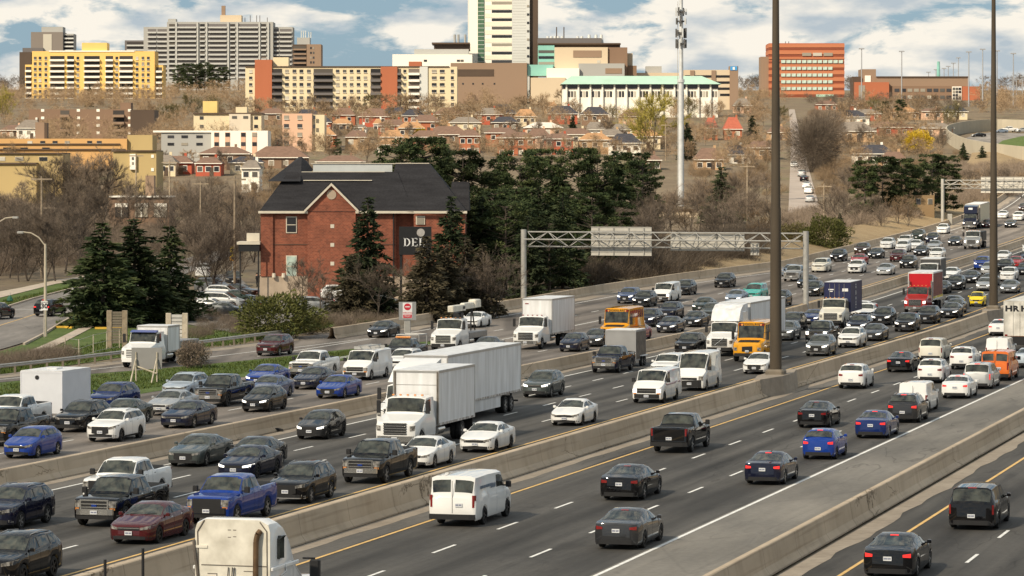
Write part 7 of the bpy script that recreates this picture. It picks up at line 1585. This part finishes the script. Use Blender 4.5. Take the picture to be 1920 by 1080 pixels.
NEED = leafmat('pine_needles', (.018, .030, .012), (.040, .058, .022), (.095, .108, .040), .5); NEEDS = leafmat('spruce_needles', (.020, .032, .014), (.036, .050, .022), (.066, .078, .036), .9); NEEDB = leafmat('brown_spruce_needles', (.055, .045, .028), (.080, .068, .040), (.115, .095, .060), .9)
YGRN = leafmat('spring_leaves', (.22, .20, .045), (.34, .29, .06), (.45, .37, .09)); FORS = leafmat('forsythia', (.36, .25, .02), (.55, .38, .03), (.62, .46, .06)); BUSH = leafmat('bush_leaves', (.050, .056, .018), (.085, .090, .026), (.12, .12, .04))
def bare_tree(seed, h=12.0, spread=.75, ntwig=4000, tw=.035, tl=1.1, levels=3, lim=.017, bole=.12, stems=1):
    """leaders with limbs from low down to the tip, branching into finer wood; feathery open crown"""
    rng = random.Random(seed); b = MB(); tips = []
    def limb(p, d, L, r, lv):
        n = 3 if lv < 2 else 2; q = p; dd = d.copy(); pts = [p]
        for k in range(n):
            dd = (dd + Vector((rng.uniform(-.17, .17), rng.uniform(-.17, .17), rng.uniform(.0, .15)))).normalized(); q2 = q + dd * (L / n); b.tube(q, q2, r * (1 - .75 * k / n), r * (1 - .75 * (k + 1) / n), 5 if lv < 1 else 3, 0, False); q = q2; pts.append(q)
        if lv >= 1: tips.append((p.lerp(q, .25), q, lv))
        if lv >= levels: return
        m = {0: 13, 1: 5, 2: 3}.get(lv, 2)
        for i in range(m):
            t = (bole + (1 - bole) * (i + rng.random()) / m) if lv == 0 else rng.uniform(.25, .95)
            f = t * n; k = min(n - 1, int(f)); o = pts[k].lerp(pts[k + 1], f - k); ax = (pts[k + 1] - pts[k]).normalized(); u = ax.orthogonal().normalized(); w = ax.cross(u); az = rng.uniform(0, 6.283); el = spread * rng.uniform(.75, 1.3)
            nd = (ax * math.cos(el) + (u * math.cos(az) + w * math.sin(az)) * math.sin(el)).normalized(); nd.z = max(nd.z, .08)
            ll = L * ((.50 * math.sin(math.pi * min(1, .25 + .75 * t)) + .12) if lv == 0 else rng.uniform(.38, .62)) * rng.uniform(.7, 1.15)
            limb(o, nd, ll, r * (.42 if lv == 0 else .55), lv + 1)
    for s_ in range(stems):
        a = s_ * 6.283 / stems + rng.uniform(-.4, .4); lean = 0 if stems == 1 else rng.uniform(.16, .34); limb(Vector((0, 0, -.3)), Vector((math.cos(a) * lean, math.sin(a) * lean, 1)).normalized(), h * rng.uniform(.8, 1.0), h * lim / (1 if stems == 1 else 1.4), 0)
    nr = np.random.default_rng(seed); A = np.array([[*t[0], *t[1]] for t in tips]); wts = np.array([t[2] ** .6 * (t[1] - t[0]).length ** .7 for t in tips]); idx = nr.choice(len(A), ntwig, p=wts / wts.sum()); P, Q = A[idx, :3], A[idx, 3:]
    t = nr.random((ntwig, 1)) ** .7; base = P + (Q - P) * t; d = (Q - P) / np.linalg.norm(Q - P, axis=1, keepdims=True)
    d = d + nr.normal(size=(ntwig, 3)) * .50; d[:, 2] += .25; d /= np.linalg.norm(d, axis=1, keepdims=True); L = tl * (.4 + nr.random((ntwig, 1)))
    sd = np.cross(d, nr.normal(size=(ntwig, 3))); sd /= np.linalg.norm(sd, axis=1, keepdims=True); sd *= tw * .5
    return b, np.stack([base - sd, base + sd, base + d * L], 1)
def norm_h(b, tr, h):
    k = h / np.percentile(tr[:, :, 2], 99.5); b.v = [(x * k, y * k, z * k) for x, y, z in b.v]; return b, tr * k
TREEKIT = {}
def kit(name, make, crown_mats, bark=BARK):
    b, tr = make; TREEKIT[name] = (b.mesh('trunk', bark), {k: tri_mesh('crown', tr, m) for k, m in crown_mats.items()})
for i in range(5): kit(f'bare{i}', norm_h(*bare_tree(11 + i, 12, .62 + .08 * (i % 3), 6500, .028, 1.0, 3, .016, .16, (1, 3, 1, 2, 3)[i]), 12), {'d': TW_D, 't': TW_T, 'u': TW_U, 'o': TW_O})
for i in range(4): kit(f'far{i}', norm_h(*bare_tree(40 + i, 11, .68 + .08 * (i % 2), 3800, .058, 1.2, 3, .012, .10, (2, 1, 3, 1)[i]), 11), {'d': TW_D, 't': TW_T, 'u': TW_U, 'o': TW_O, 'y': YGRN})
def sprays(nr, C, dirs, size, flat=.5):
    n = len(C); d = dirs + nr.normal(size=(n, 3)) * .45; d /= np.linalg.norm(d, axis=1, keepdims=True); s = np.cross(d, nr.normal(size=(n, 3))); s /= np.linalg.norm(s, axis=1, keepdims=True); L = size * (.6 + .8 * nr.random((n, 1)))
    return np.stack([C - s * L * .28, C + s * L * .28, C + d * L], 1)
def spruce(seed, h=12, rad=2.8, n=9000, droop=.25, size=.42, bare=0.0):
    nr = np.random.default_rng(seed); b = MB(); b.tube((0, 0, -.3), (0, 0, h * .97), h * .018, .03, 6); C = []; Dd = []
    z = .06 * h; 
    while z < h * .98:
        f = 1 - z / h; R0 = rad * (f ** .80) * nr.uniform(.78, 1.12); nb = int(5 + 6 * f)
        for k in range(nb):
            a = nr.uniform(0, 6.283); rr = R0 * nr.uniform(.45, 1.28); e = np.array([math.cos(a), math.sin(a), 0]); tip = np.array([0, 0, z]) + e * rr + np.array([0, 0, -droop * rr])
            if nr.random() < .25: b.tube((0, 0, z), tip, .035, .012, 3, 0, False)
            m = max(4, int(n * rr / 900)); t = nr.random((m, 1)) ** .6; c = np.array([0, 0, z]) + (tip - np.array([0, 0, z])) * t + nr.normal(size=(m, 3)) * np.array([.22, .22, .12]) * rr * .35
            if bare and nr.random() < bare: continue
            C.append(c); Dd.append(np.tile(e + np.array([0, 0, -.15]), (m, 1)))
        z += h * .028 * nr.uniform(.7, 1.3)
    C = np.concatenate(C); Dd = np.concatenate(Dd); return b, sprays(nr, C, Dd, size)
def pine(seed, h=15, rad=4.2, clumps=92, per=150, size=.36, z0=.14):
    nr = np.random.default_rng(seed); b = MB(); b.tube((0, 0, -.3), (0, 0, h * .92), h * .020, .05, 6); C = []; Dd = []
    for k in range(clumps):
        u = nr.random(); z = h * (z0 + (1 - z0) * u); a = nr.uniform(0, 6.283); f = min(1, 1.25 * math.sin(math.pi * min(1, (.12 + .80 * (1 - u) ** .9 + .1)) * .62) ** .8); rr = rad * f * nr.uniform(.35, 1.05) ** .6; c = np.array([rr * math.cos(a), rr * math.sin(a), min(z, h * .97)])
        b.tube((0, 0, max(h * .15, z - rr * .35)), c, .07, .025, 3, 0, False); s = nr.uniform(.5, 1.15) * rad * .27; v = nr.normal(size=(per, 3)); v /= np.linalg.norm(v, axis=1, keepdims=True); v[:, 2] *= .36
        C.append(c + v * s * 1.15 * (nr.random((per, 1)) ** .4)); Dd.append(v * np.array([1, 1, .6]) + np.array([0, 0, .22]))
    return b, sprays(nr, np.concatenate(C), np.concatenate(Dd), size)
for i in range(3): kit(f'spruce{i}', spruce(60 + i, 12, 2.9 + .3 * i, 17000, .22, .46), {'g': NEEDS, 'p': NEED, 'b': NEEDB})
for i in range(4): kit(f'pine{i}', pine(70 + i, 15, 3.3 + .3 * i), {'g': NEED})
def bush_crown(seed, n, rx, rz, size, hollow=.35):
    nr = np.random.default_rng(seed); v = nr.normal(size=(n, 3)); v /= np.linalg.norm(v, axis=1, keepdims=True); lump = 1 + .22 * np.sin(v[:, :1] * 5 + seed) * np.cos(v[:, 1:2] * 4.3) + .12 * np.sin(v[:, 2:] * 9); r = (hollow + (1 - hollow) * nr.random((n, 1)) ** .5) * lump; v2 = v.copy(); C = v * r * np.array([rx, rx, rz]); C[:, 2] += rz; C[:, 2] = np.maximum(C[:, 2], .05)
    b = MB()
    for k in range(6): a = k * 1.05 + seed; b.tube((0, 0, -.2), (rx * .5 * math.cos(a), rx * .5 * math.sin(a), rz * 1.1), .06, .02, 4, 0, False)
    return b, sprays(nr, C, v2 + np.array([0, 0, .4]), size)
kit('bush0', bush_crown(3, 5200, 3.4, 2.2, .30), {'g': BUSH, 'y': FORS, 'o': TW_O, 'd': TW_D}); 
def round_crown(seed, n, rx, rz, tw, tl):
    nr = np.random.default_rng(seed); b, _ = bush_crown(seed, 10, rx, rz, .3); v = nr.normal(size=(n, 3)); v /= np.linalg.norm(v, axis=1, keepdims=True); lump = 1 + .12 * np.sin(v[:, :1] * 5 + seed) * np.cos(v[:, 1:2] * 4.3); C = v * (nr.random((n, 1)) ** .45) * lump * np.array([rx, rx, rz]); C[:, 2] += rz; d = v + nr.normal(size=(n, 3)) * .5 + np.array([0, 0, .3]); d /= np.linalg.norm(d, axis=1, keepdims=True); s = np.cross(d, nr.normal(size=(n, 3))); s /= np.linalg.norm(s, axis=1, keepdims=True); s *= tw * .5
    C[:, 2] = np.maximum(C[:, 2], .1); return b, np.stack([C - s, C + s, C + d * tl * (.4 + nr.random((n, 1)))], 1)
kit('round0', round_crown(5, 15000, 6.0, 5.2, .05, 1.3), {'u': TW_U, 'd': TW_D, 'y': YGRN})
def twig_bush(seed, n, rx, h, tw, tl):
    nr = np.random.default_rng(seed); b = MB(); a = nr.random(n) * 6.283; r = rx * nr.random(n) ** .5; base = np.stack([r * np.cos(a), r * np.sin(a), h * nr.random(n) ** 1.3 * (1 - .55 * (r / rx) ** 2)], 1); d = np.stack([np.cos(a) * .45, np.sin(a) * .45, np.full(n, 1.0)], 1) + nr.normal(size=(n, 3)) * .4; d /= np.linalg.norm(d, axis=1, keepdims=True); s = np.cross(d, nr.normal(size=(n, 3))); s /= np.linalg.norm(s, axis=1, keepdims=True); s *= tw * .5; L = tl * (.4 + nr.random((n, 1)))
    for k in range(7): aa = k * .9 + seed; b.tube((0, 0, -.2), (rx * .5 * math.cos(aa), rx * .5 * math.sin(aa), h * .9), .045, .015, 3, 0, False)
    return b, np.stack([base - s, base + s, base + d * L], 1)
for i in range(2): kit(f'scrub{i}', twig_bush(81 + i, 3600, 2.6, 2.6, .035, 1.1), {'d': TW_D, 't': TW_T, 'u': TW_U, 'o': TW_O})
NT = [0]
def tree(k, c, X, Y, h, name, label, group=None, cat='tree', wide=1.0):
    tm, cr = TREEKIT[k]; base = {'b': 12, 'f': 11, 's': 12, 'p': 15}[k[0]] if not k.startswith(('bush', 'round', 'scrub')) else {'bu': 4.4, 'ro': 11.2, 'sc': 3.4}[k[:2]]
    NT[0] += 1; s = h / base; r = empty(name, (X, Y, T(Y) - .05), (NT[0] * 2.399) % 6.283); r.scale = (s * wide, s * wide, s); tag(r, label, cat, group); link('trunk', tm, r); link('crown', cr[c], r); return r
def tree_px(k, c, px, pb, pt, name, label, group=None, cat='tree', wide=1.0, Y=None):
    """foot at px, pb; top at row pt"""
    if Y is None: w = unp(px, pb); X, Y = w.x, w.y
    else: X = X_at(px, Y)
    return tree(k, c, X, Y, (Z_at(pt, Y) - T(Y)) , name, label, group, cat, wide)
# evergreens
for px, pb, pt, k, lab, wd in ((192, 612, 412, 'spruce0', 'dark spruce, left of the three by the exit ramp', 1.75), (252, 606, 402, 'spruce1', 'dark spruce, middle of the three by the exit ramp', 1.7), (318, 600, 416, 'spruce2', 'dark spruce, right of the three by the exit ramp', 1.4), (690, 592, 360, 'spruce1', 'tall thin spruce in front of the brick hall', 1.05), (846, 575, 362, 'spruce0', 'spruce right of the brick hall wing', 1.15)):
    tree_px(k, 'p' if pb > 598 and k[0] == 's' else 'g', px, pb, pt, 'spruce_tree', lab, 'spruces by the highway', 'tree', wd)
rnd = random.Random(5)
for i, (px, pt) in enumerate(((715, 290), (752, 270), (792, 256), (832, 262), (868, 280), (902, 296), (940, 285), (975, 280), (1012, 278), (1050, 290), (1085, 276), (1120, 290), (1152, 278), (1186, 284), (1205, 300))):
    tree_px(f'pine{i % 4}' if i % 3 else f'spruce{i % 2}', 'p' if i % 3 == 0 else 'g', px, rnd.uniform(452, 474), pt, 'pine_tree', f'tall dark pine, {ORD[i + 1]} from the left in the evergreen belt right of the brick hall', 'pines of the evergreen belt', wide=rnd.uniform(.85, 1.05) * (1 if i % 3 else 1.25))
for i, (px, pb, pt) in enumerate(((905, 552, 362), (948, 556, 376), (925, 545, 352), (990, 560, 400), (1030, 556, 410), (880, 548, 385), (1055, 540, 355), (1110, 530, 360), (1150, 520, 375), (1010, 520, 345), (960, 530, 350))):
    tree_px(f'pine{(i + 1) % 4}' if i % 3 else f'spruce{i % 3}', 'g', px, pb, pt, 'conifer_tree', f'bushy dark conifer behind the left gantry post, {ORD[1 + sorted((905, 948, 925, 990, 1030, 880, 1055, 1110, 1150, 1010, 960)).index(px)]} from the left', 'front row conifers', wide=1.15)
for i, (px, pb, pt) in enumerate(((1622, 418, 300), (1655, 416, 292), (1690, 415, 296), (1718, 412, 305), (1748, 408, 288), (1772, 405, 290))): tree_px(f'pine{i % 4}', 'g', px, pb, pt, 'pine_tree', f'dark pine with bare trunk left of the far gantry, {ORD[i + 1]} from the left', 'pines left of the far gantry', wide=1.0)
for px, pb, pt, k, lab, wd in ((1353, 418, 308, 'spruce2', 'dark conifer between cell tower and near mast', 1.35), (1288, 300, 228, 'spruce0', 'dark conifer just right of the cell tower', 1.2), (1074, 268, 212, 'spruce1', 'slim spruce between the red and tan houses', 1.0), (1411, 270, 214, 'spruce2', 'pale green spruce left of the near mast', 1.3), (1575, 456, 398, 'spruce0', 'small dark conifer beside the highway scrub', 1.2), (632, 296, 260, 'pine1', 'dark conifer behind the brick hall roof', 1.0), (398, 262, 216, 'spruce0', 'dark conifer before the cream low block', 1.1), (1806, 300, 266, 'spruce1', 'small spruce before the noise wall, left', 1.3), (1842, 305, 272, 'spruce2', 'small spruce before the noise wall, right', 1.4), (168, 200, 158, 'spruce0', 'conifer before the yellow block', .9), (1660, 228, 190, 'pine0', 'dark conifer below the school complex', .9), (1690, 232, 186, 'pine2', 'taller dark conifer below the school complex', .9), (1555, 262, 222, 'spruce1', 'conifer right of the dark round tree', .9)): tree_px(k, 'g', px, pb, pt, 'conifer_tree', lab, None, 'tree', wd)
for i, (px, pt, Y) in enumerate(((335, 122, 2000), (352, 118, 1990), (368, 120, 1985), (384, 116, 2000), (400, 122, 1980), (420, 125, 1990))): tree_px(f'pine{i % 4}', 'g', px, 0, pt, 'pine_tree', f'far dark conifer below the grey slab block, {ORD[i + 1]} from the left', 'conifers below the slab block', Y=Y)
# single trees that stand out
tree_px('round0', 'u', 1524, 322, 213, 'round_tree', 'large dark round bare tree right of the residential street', None, 'tree', .82); tree_px('round0', 'd', 1545, 300, 196, 'round_tree', 'brown round bare tree behind the dark round one', None, 'tree', .8)
tree_px('far1', 'y', 1222, 292, 168, 'willow_tree', 'yellow-green budding willow left of the cell tower', None, 'tree', 1.0); tree_px('far2', 'y', 1206, 285, 185, 'willow_tree', 'second yellow-green budding tree left of the cell tower', None, 'tree', .9); tree_px('far0', 'y', 8, 232, 160, 'budding_tree', 'yellow-green tree at the left edge below the yellow block', None, 'tree', .8)
tree_px('bush0', 'y', 1722, 285, 246, 'forsythia_bush', 'bright yellow forsythia above the right pines', None, 'bush', 1.0); tree_px('bush0', 'y', 788, 262, 240, 'forsythia_bush', 'small yellow bush among the sunlit houses', None, 'bush', .8)
tree_px('bush0', 'g', 523, 634, 553, 'green_bush', 'big green bush before the parking lot', None, 'bush', 1.25); tree_px('bush0', 'o', 585, 625, 590, 'olive_bush', 'low olive bush right of the big green bush', None, 'bush', 1.2); tree_px('bush0', 'd', 360, 690, 640, 'brown_bush', 'brown bush at the foot of the pale slatted frame', None, 'bush', .8); tree_px('bush0', 'o', 1490, 468, 420, 'olive_bush', 'olive bush on the bank left of the small dark conifer', None, 'bush', 1.0); tree_px('bush0', 'g', 1548, 470, 408, 'green_bush', 'green bush beside the small dark conifer on the bank', None, 'bush', .9)
for i, px in enumerate((800, 838, 872, 905)): tree_px(f'spruce{i % 3}', 'b', px, 604 - i * 4, 438 + (i % 2) * 14, 'larch_tree', f'brown needle-bare tree before the black pylon sign, {ORD[i + 1]} from the left', 'brown trees before the pylon sign', wide=1.35)
tree_px('spruce2', 'b', 660, 596, 470, 'larch_tree', 'brown shrubby conifer under the tall thin spruce', None, 'tree', 1.3)
# bare groves
def grove(boxes, kits, c, name, label, group, hr, seed, avoid=()):
    g = random.Random(seed); made = []
    for (x0, x1, b0, b1, n) in boxes:
        for i in range(n):
            px = x0 + (x1 - x0) * (i + g.uniform(.1, .9)) / n; pb = g.uniform(b0, b1); w = unp(px, pb)
            if any(a[0] < px < a[1] and a[2] < pb < a[3] for a in avoid): continue
            made.append((px, tree(g.choice(kits), g.choice(c), w.x, w.y, g.uniform(*hr), name, label, group, 'tree', g.uniform(.85, 1.15))))
    if len(made) < 17:
        for i, (px, o) in enumerate(sorted(made, key=lambda t: t[0])): o['label'] = f'{label}, {ORD[i + 1]} from the left'
NB = ['bare0', 'bare1', 'bare2', 'bare3', 'bare4']; FB = ['far0', 'far1', 'far2', 'far3']
grove([(-30, 150, 508, 528, 9), (20, 150, 470, 495, 6), (-20, 460, 440, 470, 16), (345, 480, 490, 560, 7)], NB, 'ddu', 'bare_tree', 'bare brown tree in the roadside grove left of the brick hall', 'bare trees left of the brick hall', (6.5, 9.5), 1)
grove([(85, 215, 400, 425, 5)], NB, 'uud', 'bare_tree', 'tall dark bare tree in the clump before the olive low-rises', 'tall bare trees before the olive low-rises', (11.5, 14), 12)
grove([(-20, 480, 370, 415, 14), (480, 700, 345, 380, 6)], NB, 'ddt', 'bare_tree', 'bare tree behind the roadside grove at left', 'bare trees below the low-rises', (5, 7.5), 2)
grove([(560, 700, 575, 600, 4), (700, 960, 590, 600, 5)], NB, 'dd', 'bare_sapling', 'thin bare sapling along the parking lot edge', 'saplings along the parking lot', (4, 7), 3)
grove([(1140, 1230, 478, 505, 9), (1160, 1450, 420, 470, 18), (1290, 1450, 360, 420, 8)], NB, 'ddt', 'bare_tree', 'bare tree behind the gantry, between evergreens and near mast', 'bare trees behind the gantry', (5.5, 9), 4)
grove([(1470, 1600, 400, 420, 6), (1545, 1720, 340, 395, 9), (1480, 1720, 425, 440, 9), (1750, 1930, 352, 372, 7)], NB, 'ddt', 'bare_tree', 'bare tree between residential street and far gantry', 'bare trees right of the residential street', (5, 7.5), 6, [(1474, 1548, 300, 440)])
grove([(0, 500, 315, 335, 8), (480, 1300, 292, 305, 14), (560, 1300, 262, 270, 16), (1290, 1480, 262, 330, 10), (1560, 1780, 265, 310, 10)], FB, 'ttd', 'bare_tree', 'sunlit bare tree among the houses of the lower slope', 'bare trees on the lower slope', (5, 7.5), 7, [(1476, 1520, 200, 330)])
grove([(280, 470, 214, 240, 9), (460, 960, 214, 240, 26), (960, 1300, 206, 232, 16), (1300, 1480, 204, 245, 8), (1570, 1800, 208, 240, 14)], FB, 'ttto', 'bare_tree', 'sunlit bare tree high among the houses of the upper slope', 'bare trees on the upper slope', (6.5, 10), 8, [(1476, 1512, 200, 330)])
# scrub on the banks: one mass nobody could count
def scrub(name, boxes, kits, c, hr, seed, label, sub=3):
    g = random.Random(seed); vs = []
    for (pix, n) in boxes:
        for i in range(n):
            t = g.random() * (len(pix) - 1); k = int(t); f = t - k; px = pix[k][0] + (pix[k + 1][0] - pix[k][0]) * f; a0 = pix[k][1] + (pix[k + 1][1] - pix[k][1]) * f; a1 = pix[k][2] + (pix[k + 1][2] - pix[k][2]) * f; w = unp(px, g.uniform(a0, a1)); vs.append((w, g.uniform(*hr), g.uniform(0, 6.28)))
    cr = [TREEKIT[k][1]['d'] for k in kits]; arrs = []
    for me in cr:
        co = np.empty(len(me.vertices) * 3, np.float32); me.vertices.foreach_get('co', co); arrs.append(co.reshape(-1, 3, 3)[::sub])
    out = []
    for w, h, a in vs:
        A = arrs[g.randrange(len(arrs))] * (h / 3.4) * np.array([1.15, 1.15, 1]); Rm = np.array([[math.cos(a), -math.sin(a), 0], [math.sin(a), math.cos(a), 0], [0, 0, 1]]); out.append(A @ Rm.T + np.array([w.x, w.y, T(w.y)]))
    o = link(name, tri_mesh(name, np.concatenate(out), c)); tag(o, label, 'scrub', kind='stuff')
scrub('brown_scrub', [([(1070, 515, 540), (1200, 500, 528), (1300, 488, 512), (1440, 462, 484)], 120), ([(1100, 490, 512), (1440, 450, 470)], 60)], ['scrub0', 'scrub1'], TW_U, (2.6, 4.6), 21, 'dark brown scrub on the bank behind the gantry')
scrub('tan_scrub', [([(1475, 440, 462), (1560, 425, 448), (1650, 412, 430), (1700, 408, 420)], 60), ([(1476, 410, 432), (1550, 405, 425)], 16), ([(1720, 395, 405), (1800, 380, 392), (1920, 345, 368)], 50), ([(1780, 318, 350), (1930, 316, 350)], 60)], ['scrub0', 'scrub1'], TW_D, (2.2, 4.2), 22, 'grey-brown scrub on the bank right of the near mast')
scrub('verge_scrub', [([(-10, 682, 694), (60, 672, 686), (130, 664, 676)], 36), ([(330, 590, 640), (420, 590, 625), (470, 600, 630)], 30), ([(600, 600, 618), (760, 590, 606), (900, 575, 592)], 50)], ['scrub0', 'scrub1'], TW_D, (.6, 1.5), 23, 'low dry scrub along the ramp verge')
scrub('grove_scrub', [([(-20, 445, 520), (150, 440, 500), (330, 440, 470), (480, 440, 470)], 120), ([(-20, 372, 440), (480, 372, 440)], 90)], ['scrub0', 'scrub1'], TW_D, (1.6, 4.0), 25, 'brown undergrowth below the bare trees left of the brick hall')
scrub('slope_scrub', [([(-20, 300, 420), (500, 300, 420), (700, 300, 420)], 110), ([(1300, 300, 400), (1470, 300, 400)], 40), ([(1540, 300, 380), (1800, 280, 360)], 60), ([(0, 220, 290), (1300, 220, 290)], 160), ([(1510, 210, 300), (1800, 210, 270)], 50)], ['scrub0', 'scrub1'], TW_T, (1.6, 3.6), 24, 'dry hedges and undergrowth between the houses on the slope')
scrub('skyline_wood', [([(-30, 186, 214), (320, 186, 214)], 90), ([(300, 168, 204), (470, 168, 204)], 40), ([(850, 176, 196), (1010, 176, 196)], 26), ([(1380, 182, 204), (1470, 182, 204)], 16), ([(1830, 172, 222), (1970, 172, 222)], 44)], ['far0', 'far1', 'far2', 'far3'], TW_T, (1.7, 3.0), 31, 'far mass of bare trees at the foot of the skyline buildings', 2)
scrub('school_wood', [([(1500, 190, 208), (1720, 194, 210)], 60), ([(1720, 198, 212), (1840, 198, 212)], 40)], ['far0', 'far1', 'far2', 'far3'], TW_D, (.9, 1.7), 34, 'bare trees before the office block and the school complex', 2)
scrub('crest_wood', [([(-30, 172, 178), (50, 172, 178)], 14), ([(1385, 172, 177), (1440, 172, 177)], 8), ([(1845, 171, 175), (1970, 171, 175)], 16), ([(1585, 174, 177), (1602, 174, 177)], 3)], ['far0', 'far1', 'far2', 'far3'], TW_D, (2.4, 3.6), 32, 'dark far trees along the crest of the hill', 2)
scrub('slope_wood', [([(-30, 216, 300), (560, 216, 300)], 110), ([(560, 206, 250), (1300, 206, 250)], 90), ([(560, 292, 306), (1300, 292, 306)], 30), ([(1300, 206, 330), (1470, 206, 330)], 34), ([(1545, 206, 320), (1780, 206, 310)], 44)], ['far0', 'far1', 'far2', 'far3'], TW_T, (1.2, 2.9), 33, 'low sunlit bare trees and hedges filling the gaps between houses', 2)
# dry grass bank along the far barrier
def bank():
    vs = []
    for s in np.arange(392, 960, 6.0):
        for d, dz in ((.45, .0), (3.5, .5), (9.0, 1.6), (16.0, 1.0)): X, Y = sp(s, far_edge(s) + d); vs.append((X, Y, T(Y) + dz - (.06 if d > 10 else 0)))
    n = len(vs) // 4; o = MB().add(vs, [(4 * i + j, 4 * i + j + 1, 4 * i + 5 + j, 4 * i + 4 + j) for i in range(n - 1) for j in range(3)]).build('grass_bank', STRAW, None, 60); o['kind'] = 'structure'
bank()
def verge_tufts():
    nr = np.random.default_rng(9); out = []
    for pix, n in (([(0, 722, 760), (200, 702, 740), (400, 685, 710), (640, 660, 668), (780, 646, 652)], 14000), ([(-20, 694, 704), (100, 664, 688), (250, 622, 664), (450, 620, 645), (640, 592, 606), (880, 576, 586)], 12000), ([(0, 564, 575), (150, 534, 540)], 1800), ([(105, 603, 613), (200, 585, 592)], 1500)):
        P = np.array(pix); t = nr.random(n) * (len(P) - 1); k = t.astype(int); f = (t - k)[:, None]; q = P[k] * (1 - f) + P[np.minimum(k + 1, len(P) - 1)] * f; py = q[:, 1] + (q[:, 2] - q[:, 1]) * nr.random(n); rows = HY + F * (H - _rowT) / _rowY; Y = np.interp(-py, -rows, _rowY); X = (q[:, 0] - 960) * Y / F; z = np.interp(Y, _Yt, _Tt) - .05
        C = np.stack([X, Y, z], 1); d = nr.normal(size=(n, 3)) * .35; d[:, 2] = 1; L = .10 + .16 * nr.random((n, 1)); s = nr.normal(size=(n, 3)); s[:, 2] = 0; s /= np.linalg.norm(s, axis=1, keepdims=True); out.append(np.stack([C - s * .05, C + s * .05, C + d * L], 1))
    o = link('grass_tufts', tri_mesh('grass_tufts', np.concatenate(out), leafmat('tuft_green', (.055, .085, .018), (.085, .12, .026), (.13, .14, .05), .4))); tag(o, 'short green grass on the verges of the exit ramp', 'grass', kind='stuff')
verge_tufts()
def thin_cloud():
    m = bpy.data.materials.new('thin_cloud'); m.use_nodes = True; nt = m.node_tree; nt.nodes.clear(); o = nt.nodes.new('ShaderNodeOutputMaterial'); mx = nt.nodes.new('ShaderNodeMixShader'); t = nt.nodes.new('ShaderNodeBsdfTransparent'); d = nt.nodes.new('ShaderNodeBsdfDiffuse'); d.inputs[0].default_value = (.85, .85, .85, 1)
    mx.inputs[0].default_value = .22; nt.links.new(t.outputs[0], mx.inputs[1]); nt.links.new(d.outputs[0], mx.inputs[2]); nt.links.new(mx.outputs[0], o.inputs[0]); return m
# broken cloud out of view, placed between sun and highway: its shade lies on the road
def cloud():
    nr = np.random.default_rng(4); alt = 1500.0; c = Vector((-10, 215, 0)) + SUN_DIR * (alt / SUN_DIR.z); nu, nv = 72, 9; vs = []; fs = []
    for j in range(nv):
        f = (j + 1) / nv
        for i in range(nu):
            a = 2 * math.pi * i / nu; rr = 1 + .07 * math.sin(3 * a + 1) + .05 * math.sin(7 * a + .4) + .03 * math.sin(13 * a); x, y = 430 * rr * f * math.cos(a), 345 * rr * f * math.sin(a)
            top = 150 * (1 - f ** 2.2) * (1 + .35 * math.sin(x * .021) * math.cos(y * .027)) + 10
            vs.append((c.x + x, c.y + y, alt + top))
    n0 = len(vs)
    for i in range(nu): x, y, z = vs[(nv - 1) * nu + i]; vs.append((x, y, alt - 12))
    vs += [(c.x, c.y, alt + 160), (c.x, c.y, alt - 20)]
    for j in range(nv - 1):
        for i in range(nu): fs.append((j * nu + i, j * nu + (i + 1) % nu, (j + 1) * nu + (i + 1) % nu, (j + 1) * nu + i))
    for i in range(nu): fs += [((nv - 1) * nu + i, (nv - 1) * nu + (i + 1) % nu, n0 + (i + 1) % nu, n0 + i), (n0 + nu, i, (i + 1) % nu), (n0 + nu + 1, n0 + (i + 1) % nu, n0 + i)]
    o = MB().add(vs, fs).build('cloud', thin_cloud(), None, 80); o['kind'] = 'structure'
cloud()
